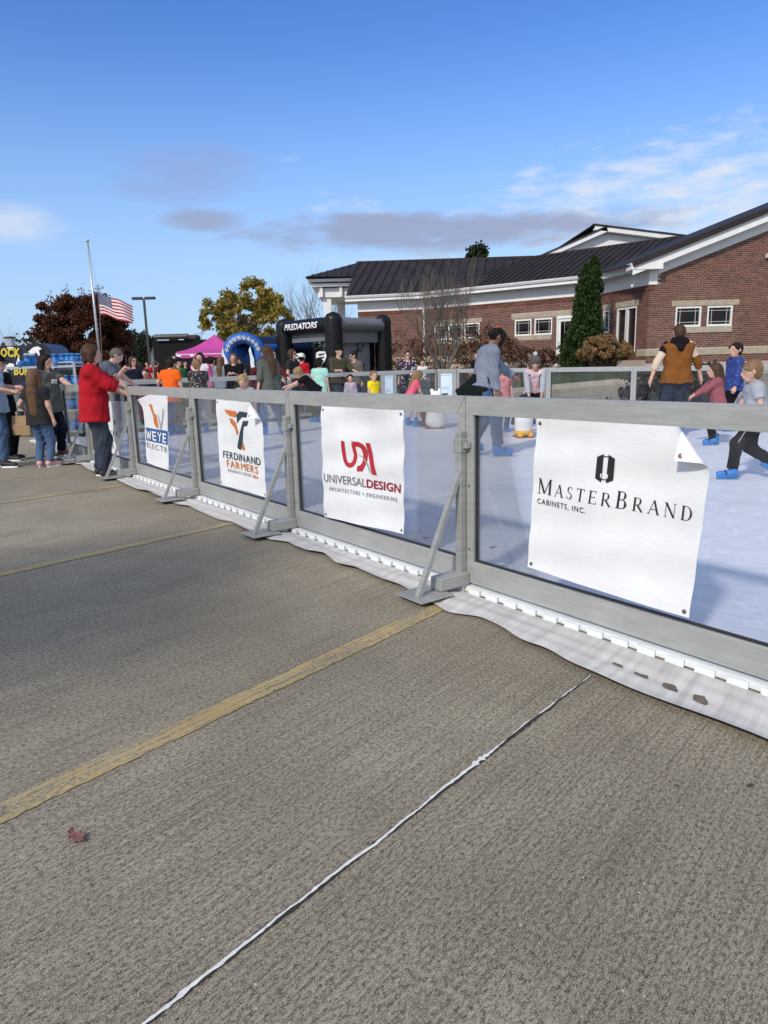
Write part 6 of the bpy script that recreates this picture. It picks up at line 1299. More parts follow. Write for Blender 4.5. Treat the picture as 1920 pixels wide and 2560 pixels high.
    # shoes
    for i in (0, 1):
        dirk = feet[i][3] if len(feet[i]) > 3 else (-.15, .15)[i]; me = boot_me if shoes == 'skate' else shoe_in(shoes)
        o = bpy.data.objects.new('skate' if shoes == 'skate' else 'shoe', me); link(o, root); lift = ank[i][2] - ankz; o.location = Vector((ank[i] + V3(0, .03, 0)) * s); o.location.z = lift * s; sc = s * (1.0 + .15 * child); o.scale = (sc * 1.08, sc * 1.02, s * (1.0 + .12 * child)); o.rotation_euler = (feet[i][4] if len(feet[i]) > 4 else 0, 0, -dirk)
        for nm, me2 in ((('strap', strap_me), ('blade', blade_me)) if shoes == 'skate' else (('sole', sole_me),)): link(bpy.data.objects.new(nm, me2), o)
    # hair, face, glasses, cap
    hc, st = hair; HP = [(hp_(0, -.026, .036), hp_(0, .004, .038), .100 * hs, .094 * hs, .03), (hp_(0, -.035, .0), hp_(0, -.035, -.03), .088 * hs, .078 * hs, .03)]; sub = [(hp_(0, .155, -.10), hp_(0, .135, .010), .105 * hs, .088 * hs)]; down = V3(0, 0, -1); bkd = -fw
    if st == 'bob': HP += [(hp_(x * .07, -.01, .01), hp_(x * .078, .0, -.085), .045 * hs, .036 * hs, .04) for x in (-1, 1)] + [(hp_(0, -.055, 0), hp_(0, -.065, -.075), .075 * hs, .06 * hs, .03)]
    if st in ('long', 'vlong'):
        Ln = .26 if st == 'long' else .42; back = hp_(0, -.075, -.08); mid = neckb - up * .06 - fw * .10; end = neckb - up * (Ln + .03) - fw * .115; HP += [(hp_(0, -.06, .0), back, .088 * hs, .078 * hs, .03), (back, mid, .078 * hs, .085, .03), (mid, end, .088, .055, .03)] + [(hp_(x * .072, -.012, .0), hp_(x * .085, -.02, -.13), .042 * hs, .036, .03) for x in (-1, 1)] + [(hp_(x * .085, -.02, -.13), neckb + rt * x * .095 - up * (Ln * .6) + fw * .055, .036, .028, .03) for x in (-1, 1)] + [(mid + rt * x * .05, end + rt * x * .045, .06, .035, .03) for x in (-1, 1)]
    if st == 'pony': HP += [(hp_(0, -.11, .06), hp_(0, -.16, -.02), .035 * hs, .04 * hs, .02), (hp_(0, -.16, -.02), hp_(0, -.13, -.17), .04 * hs, .02 * hs, .02)]
    if st == 'bun': HP += [(hp_(0, -.09, .085), hp_(0, -.10, .095), .045 * hs, .045 * hs, .02)]
    if st == 'curly': HP += [(hp_(math.cos(a) * .07, math.sin(a) * .07 - .02, .06 + .02 * math.sin(3 * a)), hp_(math.cos(a) * .085, math.sin(a) * .085 - .02, .03), .04 * hs, .035 * hs, .015) for a in np.linspace(0, 6, 9)]
    if st == 'fringe': HP += [(hp_(-.05, .075, .055), hp_(.06, .075, .05), .03 * hs, .026 * hs, .02)]
    if st == 'crop': HP = [(hp_(0, -.024, .030), hp_(0, .004, .034), .096 * hs, .090 * hs, .03), (hp_(0, -.035, .0), hp_(0, -.035, -.015), .086 * hs, .078 * hs, .03)]
    link(bpy.data.objects.new('hair', sdf_mesh('hair', S(HP), min(h, .012), HAIR[hc], strands=(.004 if st in ('long', 'vlong', 'curly', 'bob') else .002) * s, seed=sd0, subs=[(a * s, b * s, c * s, d * s) for a, b, c, d in sub])), root)
    rw = Matrix(HM.tolist()).to_4x4()
    def facepart(nm, me, x, y, z, sc=1.):
        o = bpy.data.objects.new(nm, me); link(o, root); o.matrix_local = Matrix.Translation(Vector(hp_(x, y, z) * s)) @ rw @ Matrix.Scale(s * hs * sc, 4)
    ca = math.cos(R_(face + twist + hy))
    if ca < .35 and not glasses == 'sun': facepart('eye', eye_me, -.034, .090, .012); facepart('eye', eye_me, .034, .090, .012)
    if ca < .35: facepart('mouth', mouth_me, 0, .089, -.052)
    if glasses: m = MB(); [m.cbox((x - .028, .098, -.012), (x + .028, .104, .026), .006) for x in (-.035, .035)]; m.box((-.01, .1, .012), (.01, .104, .018)); [m.box((x - .003, -.01, .012), (x + .003, .1, .019)) for x in (-.075, .075)]; facepart('sunglasses' if glasses == 'sun' else 'glasses', m.mesh('glasses', LENS if glasses == 'sun' else DARKM), 0, 0, 0)
    if cap is not None:
        ck, cm = cap; cp_ = [(hp_(0, -.02, .055), hp_(0, .0, .058), .104 * hs, .098 * hs, .02)]
        if ck == 'cap': cp_ += [(hp_(-.035, .10, .045), hp_(-.03, .165, .035), .012, .009, .01), (hp_(.035, .10, .045), hp_(.03, .165, .035), .012, .009, .01), (hp_(0, .10, .047), hp_(0, .175, .037), .012, .009, .01)]
        if ck == 'beanie': cp_ += [(hp_(0, -.02, .03), hp_(0, -.01, .03), .102 * hs, .1 * hs, .02)]
        o = link(bpy.data.objects.new('cap' if ck == 'cap' else 'beanie', sdf_mesh('cap', S(cp_), .011, cm, subs=[(hp_(0, .02, -.09) * s, hp_(0, .02, -.02) * s, .13 * hs * s, .075 * hs * s)] if ck == 'cap' else [(hp_(0, .16, -.07) * s, hp_(0, .14, .0) * s, .11 * hs * s, .07 * hs * s)])), root)
        if ck == 'beanie': q = hp_(0, -.03, .185) * s; link(bpy.data.objects.new('pompom', sdf_mesh('pompom', [(q, q + .001, .05 * s, .05 * s, .01)], .009, cloth('pom', (.45, .45, .46)), .006)), root)
    Mw = Matrix.Translation(Vector((p[0], p[1], z0))) @ Matrix.Rotation(-R_(face), 4, 'Z')
    inf = dict(root=root, s=s, hand=[np.array(Mw @ Vector(hd_[0] * s)) for hd_ in hands], loc=lambda v: np.array(Mw @ Vector(np.array(v) * s)), hands=hands, sh=sh, eb=eb, wr=wr, hp=hp_, hip=hipc, up=up, neckb=neckb, fw=fw, rt=rt, S=S, hg=hg, torso=torso, br=br_, bw=bw)
    PPL.append(inf); return inf
def prt(inf, name, prims, mat, h=None, wr=.003):
    return link(bpy.data.objects.new(name, sdf_mesh(name, inf['S'](prims), h or inf['hg'], mat, wr)), inf['root'])
PHONE = pm('phone_black', (.015, .015, .018), .25)
def phone(inf, i, label, dirn):
    c = inf['hand'][i] + np.array([0, 0, .03]); o = thing('phone', label, 'phone', c); d = nrm(dirn); sdv = nrm(np.cross(d, (0, 0, 1))); MB().bar(c - np.array([0, 0, .07]), c + np.array([0, 0, .08]), .072, .009, d).build('case', PHONE, o, world=True); q = c + d * .006; MB().bar(q - np.array([0, 0, .062]), q + np.array([0, 0, .072]), .062, .001, d).build('screen', LENS, o, world=True)
# ---------------------------------------------------------------- the people in the photograph
RED = cloth('red', (.42, .012, .022)); GREYT = cloth('charcoal', (.028, .028, .030)); OLIVG = cloth('grey_green', (.10, .105, .09)); OLIVE = cloth('olive', (.065, .060, .038)); ORANGE = cloth('orange', (.85, .13, .015), .05); LGREY = cloth('light_grey', (.36, .38, .42)); MAUVE = cloth('mauve', (.28, .09, .11)); BROWNV = cloth('rust_brown', (.20, .075, .018)); CREAM = cloth('cream', (.62, .50, .38)); PINK = cloth('pink', (.70, .12, .20)); HPINK = cloth('hot_pink', (.60, .10, .30)); MINT = cloth('mint', (.38, .68, .60)); YELL = cloth('yellow', (.80, .62, .02), .05); MAROON = cloth('maroon', (.10, .018, .016)); GREEN = cloth('green', (.03, .20, .06)); BLUEG = cloth('slate_blue', (.095, .115, .15)); SLATE = cloth('heather_grey', (.20, .225, .28)); TAUPE = cloth('taupe', (.13, .115, .10)); SHPINK = pm('shoe_pink', (.62, .34, .36), .6); SHBLK = pm('shoe_black', (.018, .018, .02), .6); SHBRN = pm('boot_brown', (.12, .085, .06), .7)
HAW = pattern('hawaiian', (.30, .42, .58), [(.05, .09, .2), (.7, .75, .8), (.1, .22, .12), (.5, .6, .75)], 16); FLORAL = pattern('floral_dress', (.02, .016, .03), [(.55, .38, .42), (.30, .22, .36), (.7, .62, .62)], 13); FLDK = pattern('dark_floral', (.02, .02, .022), [(.35, .35, .34), (.1, .1, .1), (.5, .45, .4)], 22); PLAID = pattern('blue_plaid', (.015, .04, .20), [(.02, .02, .05), (.06, .12, .4)], 20); REDPAT = pattern('red_leggings', (.09, .012, .02), [(.4, .2, .2), (.02, .02, .03)], 26)
# --- outside the fence at the left
a = person('woman in red sweater and dark jeans filming over the barrier with a phone', (252, 1186), 1.62, 74, RED, JEAND, ('brown', 'bob'), L=(-.13, .40, 1.40), R=(.16, .46, 1.10), fat=1.42, h=.010, sleeve='three', hem=.78, feet=((-.10, -.02, 0, .1), (.10, .06, 0, .2)), shoes=SHBLK, hp=4, lean=2, curl=.8, loose=.026)
phone(a, 0, 'dark phone held up by the woman in red', a['loc']((0, -1, 0)) - a['loc']((0, 0, 0)))
a = person('girl in charcoal tee with very long wavy hair seen from behind', (113, 1162), 1.34, 12, GREYT, JEAN, ('light', 'vlong'), child=.55, h=.011, sleeve='short', hem=.80, feet=((-.11, 0, 0, -.3), (.10, .02, 0, .5)), shoes=SHPINK, L=(-.36, .12, 1.02), fat=1.12, hp=6)
gb = a['hand'][0]
a = person('woman in grey green tee with dark hair resting a hand on the barrier', (138, 1137), 1.58, 112, OLIVG, NAVY, ('dark', 'long'), fat=1.35, h=.012, sleeve='short', hem=.80, L=(-.14, .52, 1.16), R=(.30, .12, .95), feet=((-.12, .03, 0), (.10, .0, 0)), shoes=SHBRN, hp=10, hy=-8)
prt(a, 'shirt_print', [(a['neckb'] - a['up'] * .14 + a['fw'] * .155 + a['rt'] * x, a['neckb'] - a['up'] * (.20 if i % 2 else .21) + a['fw'] * .165 + a['rt'] * (x + .012), .008, .008, .004) for i, x in enumerate((-.06, -.03, 0., .03))], INK['white'], .006, 0)
a = person('man in blue and white patterned shirt and jeans cut by the left picture edge', (18, 1162), 1.70, 84, HAW, JEAN, ('grey', 'crop'), fat=1.45, h=.012, hem=.82, shoes=SHBLK, L=(-.10, .33, 1.15), R=(.12, .34, 1.10), feet=((-.10, -.06, 0, .1), (.10, .10, 0, .2)))
a['root'].location.x -= .10
a = person('person in black tee and cap with folded arms at the left edge', (30, 1146), 1.56, 88, BLK, BLK, ('dark', 'crop'), fat=1.15, h=.013, hem=.85, shoes=SHBLK, L=(.02, .30, 1.20), R=(.02, .32, 1.14), glasses='sun', cap=('cap', BLK)); a['root'].location.x -= .02
# --- inside, near the left end
a = person('man in slate blue tee bending over behind the woman in red', (264, 1108), 1.76, 80, BLUEG, JEAND, ('grey', 'crop'), fat=1.2, lean=38, h=.014, L=(-.30, .62, .95), R=(.25, .60, .85), hp=14)
person('woman with dark sunglasses and navy tee left of the boy in orange', (338, 17.2, 'd'), 1.62, 165, NAVY, JEAND, ('brown', 'long'), glasses='sun', hy=-30, fat=1.15, shoes=SHBLK)
person('small boy with short brown hair beside the sunglasses woman', (368, 16.4, 'd'), 1.30, 185, GREYT, JEAND, ('brown', 'crop'), child=.5, hp=10)
person('boy in bright orange tee seen from behind', (437, 1086), 1.46, 20, ORANGE, TAUPE, ('dark', 'fringe'), child=.3, sleeve='short', h=.013, L=(-.50, .20, 1.12), R=(.30, .15, .85), hp=18, hem=.80, loose=.024, lean=4)
person('person in green tee and dark cap behind the boy in orange', (449, 19.0, 'd'), 1.58, 120, GREEN, JEAND, ('dark', 'crop'), cap=('cap', NAVY), shoes=SHBLK); person('boy with brown hair standing behind the capped person', (441, 20.6, 'd'), 1.70, 160, GREYT, JEAND, ('brown', 'crop'), shoes=SHBLK)
person('girl with tied sandy hair and dark floral top skating by the far barrier', (507, 1082), 1.42, 330, FLDK, LGREY, ('sand', 'pony'), child=.3, bare=.35, hp=15, lean=6, h=.014, L=(-.1, .4, 1.05))
person('smiling woman with long dark hair and hot pink sleeves', (505, 17.0, 'd'), 1.66, 185, cloth('white_tee', (.68, .62, .64)), LGREY, ('dark', 'long'), sleeve='long', sleevemat=HPINK, R=(-.05, .28, 1.10), shoes=SHBLK)
person('woman in black jacket taking a picture with her phone', (588, 17.9, 'd'), 1.64, 178, BLK, BLK, ('light', 'long'), sleeve='three', L=(-.06, .34, 1.24), R=(.08, .34, 1.24), shoes=SHBLK, fat=1.15, curl=.9)
phone(PPL[-1], 0, 'light phone held by the woman in black jacket', (0, -1, 0))
person('person in denim jacket with long brown hair looking away beyond the barrier', (556, 19.6, 'd'), 1.60, 20, cloth('pale_denim', (.22, .26, .32)), JEAN, ('light', 'long'), sleeve='long', shoes=SHBLK); person('person with dark bun hairdo in grey behind the pink sleeved woman', (533, 20.6, 'd'), 1.62, 40, cloth('mid_grey', (.16, .16, .17)), JEAND, ('dark', 'bun'), shoes=SHBLK)
person('small boy with blond hair and light grey tee near the barrier', (622, 1130), 1.14, 190, LGREY, NAVY, ('blond', 'fringe'), child=.7, hp=26, h=.012)
person('woman in grey green sweater with long brown hair skating away', (690, 1088), 1.62, 322, OLIVG, JEAN, ('brown', 'long'), sleeve='three', h=.012, lean=7, twist=-14, L=(-.34, .06, .82), R=(.26, .16, .84), feet=((-.16, .20, 0, -.3), (.10, -.10, 0, .4)), hp=2, hy=-10)
person('person in maroon shirt leaning behind the grey green sweater woman', (648, 18.0, 'd'), 1.56, 150, MAROON, BLK, ('brown', 'crop'), sleeve='long', lean=22, shoes=SHBLK, L=(-.4, .4, 1.0), fat=1.1); person('woman with sunglasses and maroon sleeve reaching to the right', (682, 17.0, 'd'), 1.68, 120, MAROON, JEAND, ('light', 'long'), sleeve='long', glasses='sun', L=(-.05, .55, .98), R=(.1, .5, .95), shoes=SHBLK)
person('man with shaggy hair, sunglasses and dark tee', (733, 18.6, 'd'), 1.72, 112, GREYT, GREYT, ('brown', 'bob'), glasses='sun', fat=1.2, shoes=SHBLK)
person('boy with curly blond hair in black tee leaning forward on outstretched arms', (785, 1056), 1.42, 268, BLK, pattern('camo', (.05, .045, .035), [(.10, .08, .06), (.02, .02, .02), (.16, .14, .11)], 16), ('blond', 'curly'), child=.4, lean=48, L=(-.10, .78, 1.0), R=(.12, .74, .94), hp=14, h=.012, feet=((-.10, -.18, 0), (.12, -.05, 0)), hip=(0, -.12, .92))
person('person in red jacket and white cap beside the black inflatable', (757, 20.0, 'd'), 1.62, 30, RED, BLK, ('dark', 'crop'), sleeve='long', cap=('cap', cloth('white_cap', (.7, .7, .7))), shoes=SHBLK)
person('girl in mint green tee with ponytail seen from behind', (800, 16.9, 'd'), 1.40, 15, MINT, JEAN, ('dark', 'bun'), child=.35, hem=.80)
person('man in olive sweater and black cap leaning on the barrier', (848, 18.75, 'd'), 1.76, 150, OLIVE, JEAND, ('dark', 'crop'), sleeve='three', cap=('cap', BLK), fat=1.25, L=(-.32, .36, 1.12), R=(.16, .34, 1.16), shoes=SHBLK, hy=-25)
b = PPL[-1]; 
person('woman with glasses and brown bun in a taupe jacket', (889, 18.9, 'd'), 1.64, 215, TAUPE, JEAND, ('dark', 'bun'), sleeve='long', glasses='clear', hy=30, R=(.1, .3, 1.1), shoes=SHBLK, hp=12)
person('small child in a white and mauve coat behind the far barrier pane', (876, 18.0, 'd'), 1.02, 180, pattern('pale_coat', (.35, .30, .36), [(.6, .58, .6), (.2, .15, .2)], 18), GREYT, ('dark', 'fringe'), child=.9, sleeve='long', shoes=SHBLK)
person('little girl in yellow tee with blond ponytail', (937, 1066), 1.10, 135, YELL, NAVY, ('sand', 'pony'), child=.75, hy=20)
person('woman in dark floral dress and glasses standing at the far barrier', (1020, 19.6, 'd'), 1.62, 178, FLORAL, BLK, ('dark', 'crop'), extra='dress', hem=.25, sleeve='three', glasses='clear', fat=1.28, L=(-.1, .3, 1.12), shoes=SHBLK, bottom='none')
person('little girl in pink tee with long tangled hair bending to the right', (1030, 1064), 1.12, 75, PINK, LGREY, ('sand', 'long'), child=.7, lean=25, hp=18, h=.013, bottom='shorts', bare=.85, feet=((-.08, -.10, 0), (.10, .12, .02, .2)), L=(-.05, .5, .72), R=(.12, .48, .66))
person('child in patterned dark red leggings kneeling behind the white skating aid', (1066, 1066), .95, 85, BLK, REDPAT, ('dark', 'fringe'), child=.8, lean=62, hip=(0, -.1, .52), feet=((-.08, -.45, -.05), (.1, -.4, -.05)), L=(-.1, .5, .35), R=(.1, .5, .32), knee=[(0, .6, -.9), (0, .6, -.9)])
person('person with short dark hair in black standing by the bench with folded hands', (1196, 20.2, 'd'), 1.56, 225, BLK, NAVY, ('black', 'crop'), sleeve='three', L=(-.1, .3, 1.13), R=(.06, .3, 1.10), shoes=SHBLK, hy=35)
person('child in white shirt far behind by the hedge', (1057, 24.9, 'd'), 1.28, 180, cloth('white_shirt', (.75, .74, .72)), GREYT, ('dark', 'crop'), child=.6, shoes=SHBLK, h=.02)
# --- skaters on the right
a = person('dark haired woman in grey sweater with a black jacket tied round her waist', (1226, 1141), 1.70, 84, SLATE, JEAN, ('black', 'crop'), skin='brown', sleeve='long', h=.010, lean=13, hp=34, L=(-.12, .52, .95), R=(.17, .05, .86), feet=((-.10, -.26, .03, .1, .25), (.11, .08, 0, .1)), hem=.98, loose=.022)
q = a; jk = cloth('jacket_black', (.006, .009, .008)); hc, up, fw, rt = q['hip'], q['up'], q['fw'], q['rt']
prt(q, 'tied_jacket', [(hc + up * .06 + rt * x * .06, hc - up * .02 + rt * x * .07, .145, .15, .05) for x in (-1, 1)] + [(hc - fw * .10, hc - fw * .24 - up * .22, .10, .13, .06, True), (hc + rt * .08, hc + rt * .08 - up * .20 - fw * .06, .12, .12, .05, True), (hc + fw * .12, hc + fw * .15 - up * .14, .06, .04, .04)], jk, None, .006)
prt(q, 'hair_clip', [(q['hp'](-.06, -.08, .10), q['hp'](.05, -.09, .10), .022, .014, .01)], ORANGE, .008, 0)
prt(q, 'loose_hair', [(q['hp'](x, .06 - abs(x) * .3, .06), q['hp'](x * 1.15, .105, -.10 - .05 * math.cos(x * 30)), .038, .012, .02) for x in (-.075, -.045, 0.0, .05, .08)] + [(q['hp'](x, -.06, .05), q['hp'](x * 1.2, -.10, -.03), .05, .03, .02) for x in (-.05, 0, .05)], HAIR['black'], .009, .004)
person('child with pale cap half hidden behind the grey sweater skater', (1257, 1080), 1.18, 178, cloth('dusty_pink', (.45, .20, .20)), JEAN, ('light', 'crop'), child=.6, cap=('cap', cloth('pale_cap', (.6, .58, .56))), h=.013, fat=.85)
a = person('girl in grey beanie and raglan tee bending over the penguin skating aid', (1334, 1079), 1.42, 190, pattern('print_tee', (.55, .40, .44), [(.6, .15, .3), (.65, .5, .12), (.7, .65, .65), (.12, .08, .1)], 11), BLK, ('light', 'long'), child=.35, sleeve='long', sleevemat=LGREY, lean=28, hp=22, h=.011, cap=('beanie', cloth('beanie', (.10, .085, .075))), L=(-.14, .36, .74), R=(.12, .36, .74), feet=((-.16, -.05, 0, -.3), (.14, -.05, 0, .3)), hip=(0, -.14, .92))
prt(a, 'black_panel', [(a['neckb'] + a['rt'] * x - a['up'] * .08 + a['fw'] * .075, a['hip'] + a['rt'] * x * 1.25 + a['up'] * .08 + a['fw'] * .085, .05, .055, .03) for x in (-.105, .105)], BLK)
a = person('man in rust brown vest with black hood and cream sleeves seen from behind', (1683, 1092), 1.71, 6, BROWNV, JEAND, ('brown', 'crop'), sleeve='none', h=.010, L=(-.40, -.02, .98), R=(.42, .12, .95), fat=1.12, hem=.90, loose=.022, curl=.25, elbow=[(-.9, -.4, 0), (.9, -.4, 0)], hy=-10)
for i, cols in ((0, (BLK, CREAM, CREAM)), (1, (CREAM, CREAM, BROWNV))):
    s0, e0, w0 = a['sh'][i], a['eb'][i], a['wr'][i]
    prt(a, 'sleeve', [(s0, s0 + (e0 - s0) * .45, .076, .068, .03, True)], cols[0]); prt(a, 'sleeve', [(s0 + (e0 - s0) * .40, e0, .068, .058, .03), (e0, e0 + (w0 - e0) * (.5 if i == 0 else .12), .058, .050, .03, True)], cols[1])
    if i: prt(a, 'sleeve', [(s0 + (e0 - s0) * .72, e0, .068, .062, .03), (e0, e0 + (w0 - e0) * .5, .062, .053, .03, True)], cols[2])
prt(a, 'hood', [(a['neckb'] + V3(-.09, -.055, .02), a['neckb'] + V3(0, -.12, -.09), .055, .04, .04), (a['neckb'] + V3(.09, -.055, .02), a['neckb'] + V3(0, -.12, -.09), .055, .04, .04), (a['neckb'] + V3(-.07, -.05, .05), a['neckb'] + V3(.07, -.05, .05), .05, .05, .04)], BLK)
person('boy in blue plaid jacket skating beside the barrier', (1826, 1078), 1.42, 275, PLAID, BLK, ('dark', 'fringe'), child=.45, sleeve='long', h=.012, hy=-25, L=(-.3, .1, .85), R=(.28, .0, .85), loose=.03)
a = person('little girl in mauve dress with long brown hair reaching for the man', (1786, 1113), 1.13, 282, MAUVE, BLK, ('brown', 'long'), child=.7, sleeve='long', lean=10, h=.011, L=(-.10, .52, 1.12), R=(.12, .50, 1.08), feet=((-.09, .06, 0), (.09, -.02, 0)), hem=.62, loose=.024)
prt(a, 'lace_yoke', [(a['neckb'] + a['rt'] * x - a['up'] * .035, a['neckb'] + a['rt'] * x * 2.1 - a['up'] * .06 + a['fw'] * .03, .075, .070, .03) for x in (-.08, .08)], pattern('lace', (.35, .15, .16), [(.75, .68, .66), (.7, .62, .6)], 40))
a = person('boy in light grey tee and black track pants skating at the right edge', (1868, 1198), 1.20, 285, LGREY, cloth('track_black', (.008, .009, .012)), ('sand', 'fringe'), child=.6, h=.009, lean=8, hp=8, feet=((-.09, .24, 0, -.05), (.10, -.36, .10, .05, .5)), L=(-.28, -.05, .86), R=(.25, .25, .9), loose=.026, hem=.80, hip=(0, -.06, .94))
prt(a, 'leg_stripe', [(V3(-.185, .08, .82), V3(-.185, .22, .55), .010, .010, .01)], LGREY, .007, 0)
# --- far crowd by the tents
for i, (px, Y, H, f, t) in enumerate(((1 + 372, 33, 1.66, 200, RED), (382, 36, 1.6, 160, LGREY), (408, 35, 1.2, 120, TAUPE), (395, 31, 1.68, 60, MAROON), (467, 30, 1.62, 150, NAVY), (560, 31, 1.6, 210, GREYT), (352, 30, 1.6, 20, TAUPE), (602, 25, 1.6, 200, FLDK))):
    person(['far person in red near the white shed', 'far person in pale grey by the black trailer', 'far small child by the trailer', 'far person in maroon beside the lamp post', 'far person in navy under the pink tent', 'far person in charcoal under the pink tent edge', 'far person in taupe near the lamp post', 'far person in dark print by the blue arch'][i], (px, Y, 'd'), H, f, t, JEAND, ('brown', 'crop'), h=.026, shoes=SHBLK, group='far visitors by the tents')
for i, (px, Y, H, f, t, hr) in enumerate(((48, 15.5, 1.05, 150, cloth('teal_grey', (.15, .2, .22)), 'dark'), (70 + 150, 15.0, 1.5, 200, BLK, 'brown'), (300, 18.5, 1.5, 190, HPINK, 'brown'))):
    person(['small child glimpsed through the skate rack', 'person in black behind the woman in red', 'person in hot pink behind the phone'][i], (px, Y, 'd'), H, f, t, JEAND, (hr, 'crop'), h=.02, shoes=SHBLK)
# ---------------------------------------------------------------- things about the rink
def bag():
    p = gnd(58, 1148); o = thing('paper_bag', 'brown paper carrier bag held beside the girl with long hair', 'bag', (p[0], p[1], 0)); K = pm('kraft_paper', (.36, .24, .135), .85, .12, 8, .4, 25); p = gb + np.array([-.08, -.02, 0.04]); x, y, z = p; m = MB(); w, d, hh = .125, .07, .27; r = np.random.default_rng(2)
    top = [(x - w, y - d * .6, z - .06), (x + w, y - d * .6, z - .06), (x + w, y + d * .6, z - .06), (x - w, y + d * .6, z - .06)]; bot = [(x - w, y - d, z - .06 - hh), (x + w, y - d, z - .06 - hh), (x + w, y + d, z - .06 - hh), (x - w, y + d, z - .06 - hh)]; mid = [((a[0] + b[0]) / 2 + r.normal(0, .006), (a[1] + b[1]) / 2 + (-.02 if i < 2 else .02), (a[2] + b[2]) / 2) for i, (a, b) in enumerate(zip(top, bot))]
    m.add(top + mid + bot, [(i, (i + 1) % 4, 4 + (i + 1) % 4, 4 + i) for i in range(4)] + [(4 + i, 4 + (i + 1) % 4, 8 + (i + 1) % 4, 8 + i) for i in range(4)] + [(8, 9, 10, 11)]); m.build('sack', K, o, world=True)
    for yy in (y - d * .6, y + d * .6): MB().tube([(x - .06, yy, z - .06), (x - .05, yy * .5 + y * .5, z + .02), (x + .05, yy * .5 + y * .5, z + .02), (x + .06, yy, z - .06)], .004, 5).build('handle', K, o, world=True)
bag()
def pinkbag():
    p = gnd(168, 1132); o = thing('pink_bag', 'small pink and white patterned bag on the ground by the barrier end', 'bag', (p[0], p[1], 0)); link(bpy.data.objects.new('pouch', sdf_mesh('pouch', [(V3(-.09, 0, .08), V3(.09, .02, .07), .075, .08, .04), (V3(-.05, 0, .15), V3(.06, 0, .14), .05, .05, .05)], .010, pattern('pink_print', (.60, .34, .42), [(.75, .6, .65), (.4, .15, .25)], 18), .008)), o); MB().tube([(-.06, 0, .18), (0, .03, .24), (.07, 0, .18)], .008, 6).build('strap', SHPINK, o)
pinkbag()
def penguin():
    p = gnd(1308, 1093, .03); o = thing('penguin_skating_aid', 'white bellied penguin skating aid with yellow feet on a red base', 'skating aid', (p[0], p[1], .03), R_(8)); WP = pm('penguin_white', (.82, .81, .78), .35, .04); KP = pm('penguin_black', (.02, .02, .022), .35); YP = pm('penguin_yellow', (.78, .42, .03), .4, .06); RP = pm('penguin_red', (.40, .05, .03), .4)
    link(bpy.data.objects.new('body', sdf_mesh('body', [(V3(0, 0, .15), V3(0, 0, .30), .145, .150, .06), (V3(0, 0, .30), V3(0, 0, .46), .150, .115, .06)], .012, WP)), o); link(bpy.data.objects.new('back', sdf_mesh('back', [(V3(0, .05, .16), V3(0, .05, .42), .135, .125, .05), (V3(0, .0, .56), V3(0, .0, .62), .105, .10, .05), (V3(-.15, .02, .42), V3(-.19, .0, .24), .035, .03, .03), (V3(.15, .02, .42), V3(.19, .0, .24), .035, .03, .03)], .012, KP)), o); link(bpy.data.objects.new('beak', sdf_mesh('beak', [(V3(0, -.09, .60), V3(0, -.17, .58), .028, .01, .01)], .008, YP)), o)
    for s in (-1, 1): link(bpy.data.objects.new('foot', sdf_mesh('foot', [(V3(s * .07, .02, .055), V3(s * .085, -.12, .045), .055, .05, .02)], .010, YP)), o)
    m = MB(); m.tube([(0, 0, .06), (0, 0, .115)], [.165, .165], 20).build('yellow_ring', YP, o, smooth=True)
    for s in (-1, 1): MB().cbox((s * .085 - .055, -.17, .001), (s * .085 + .055, .17, .028), .01).build('runner', RP, o)
    MB().tube([(-.2, .05, .66), (.2, .05, .66)], .016, 8).build('handle_bar', KP, o)
penguin()
def snowaid():
    p = gnd(1090, 1071, .03); o = thing('white_skating_aid', 'lumpy white animal skating aid with black handles and red runners', 'skating aid', (p[0], p[1], .03), R_(-6)); WP = pm('aid_white', (.80, .79, .76), .5, .06, 5, .3, 14); link(bpy.data.objects.new('body', sdf_mesh('body', [(V3(-.04, 0, .16), V3(-.01, 0, .42), .165, .15, .06), (V3(.04, 0, .14), V3(.03, 0, .40), .16, .14, .06), (V3(0, 0, .52), V3(.0, 0, .60), .12, .125, .05), (V3(-.06, -.08, .56), V3(-.08, -.12, .55), .06, .05, .04), (V3(-.07, .02, .72), V3(-.075, .02, .75), .04, .03, .03), (V3(.07, .02, .72), V3(.075, .02, .75), .04, .03, .03)], .013, WP, .008)), o); K = pm('aid_black', (.02, .02, .022), .5)
    for s in (-1, 1): MB().tube([(s * .10, .0, .66), (s * .24, -.02, .67)], .018, 8).build('handle', K, o)
    for s in (-1, 1): MB().cbox((-.22, s * .10 - .035, .0), (.16, s * .10 + .035, .022), .008).build('runner', pm('aid_red', (.30, .06, .05), .5), o)
    for s in (-1, 1): MB().ball((-.03 + s * .05, -.125, .63), .012).build('eye', K, o)
snowaid()
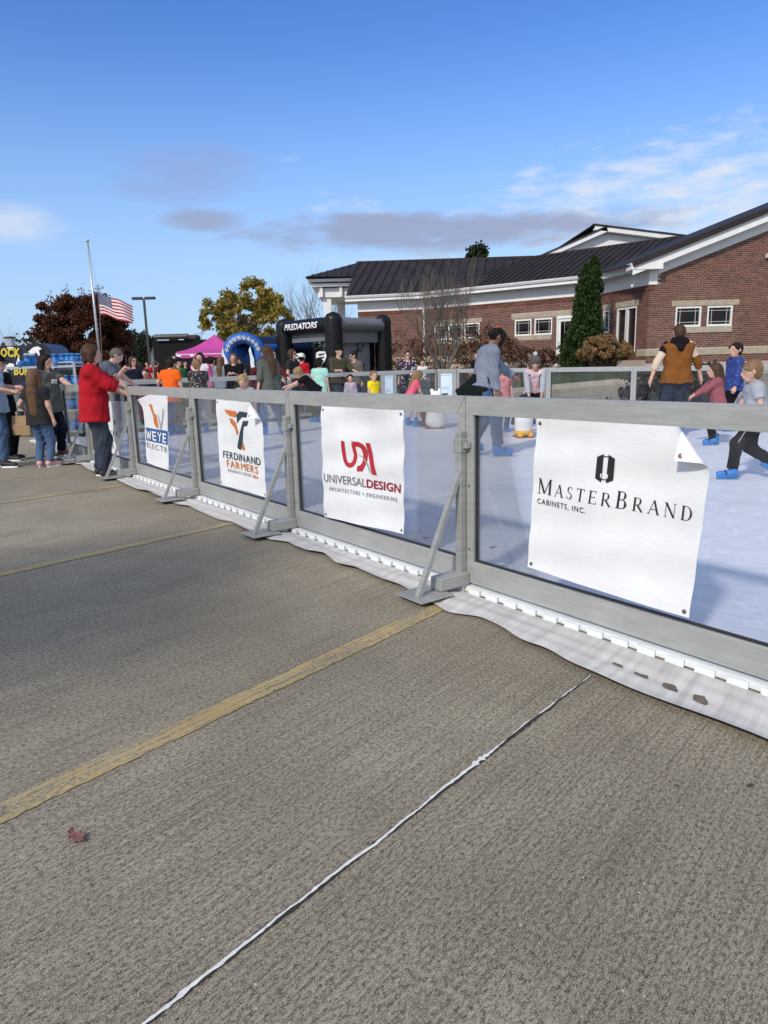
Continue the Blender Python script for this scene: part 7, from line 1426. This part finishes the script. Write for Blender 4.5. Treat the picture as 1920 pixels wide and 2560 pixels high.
# skate rack
def rack():
    A, B = gnd(40, 1092), gnd(206, 1096); A = np.array([A[0], A[1]]); B = np.array([B[0], B[1]]); d = (B - A); L = np.linalg.norm(d); ang = math.atan2(d[1], d[0]); o = thing('skate_rack', 'silver rolling shelf rack for rental skates at the rink entrance', 'rack', (A[0], A[1], 0), ang); D = .5; zs = (.14, .56, 1.0, 1.42); S_ = POLE
    for x in (0, L * .70, L):
        for y in (0, D): MB().cbox((x - .018, y - .018, .1), (x + .018, y + .018, 1.50 if x else 1.44), .004).build('upright', S_, o)
    for z in zs:
        sh_ = MB().cbox((0, -.01, z - .012), (L, D + .01, z), .003).build('shelf', S_, o); MB().box((0, -.022, z - .02), (L, -.011, z + .025)).build('shelf_lip', S_, sh_)
    for x in (L * .70, L): MB().bar((x, -.0, 1.49), (x, D, 1.49), .03, .03).build('top_bar', S_, o)
    MB().bar((L * .70, 0, 1.50), (L, 0, 1.50), .03, .03, (0, 1, 0)).build('top_bar', S_, o)
    for x in (.05, L - .05):
        for y in (.04, D - .04): c = MB().tube([(x - .018, y, .05), (x + .018, y, .05)], .05, 12).build('caster', GASK, o); MB().box((x - .012, y - .02, .06), (x + .012, y + .02, .11)).build('fork', S_, c)
    M_ = Matrix.Translation((A[0], A[1], 0)) @ Matrix.Rotation(ang, 4, 'Z'); r = np.random.default_rng(9); n = 0; row = ['lowest shelf', 'second shelf', 'third shelf', 'top shelf']
    for zi, z in enumerate(zs):
        for i in range(int(L / .125)):
            x = .07 + i * .125
            if x > L - .05 or (zi == 3 and r.uniform() < .2) or (x < L * .55 and not (zi == 3 and i == 3)): continue
            for y in ((.10,) if zi < 3 else (.10, .34)):
                w = M_ @ Vector((x, y, z)); s = bpy.data.objects.new('rental_skate', boot_me); link(s); s.location = w; s.rotation_euler = (0, 0, ang + r.normal(0, .15) + (math.pi if r.uniform() < .5 else 0)); s.scale = (1.1, 1., 1.05); k_ = int((L - .05 - x) / .125); tag(s, 'blue rental skate on the rack, %s%s, %s from its right end' % (row[zi], '' if zi < 3 else (' front row' if y < .2 else ' back row'), ('first', 'second', 'third', 'fourth', 'fifth', 'sixth', 'seventh', 'eighth', 'ninth', 'tenth', 'eleventh', 'twelfth', 'thirteenth', 'fourteenth', 'fifteenth')[k_]), 'skate', 'rental skates on the rack')
                for nm, me2 in (('strap', strap_me), ('blade', blade_me)): link(bpy.data.objects.new(nm, me2), s)
rack()
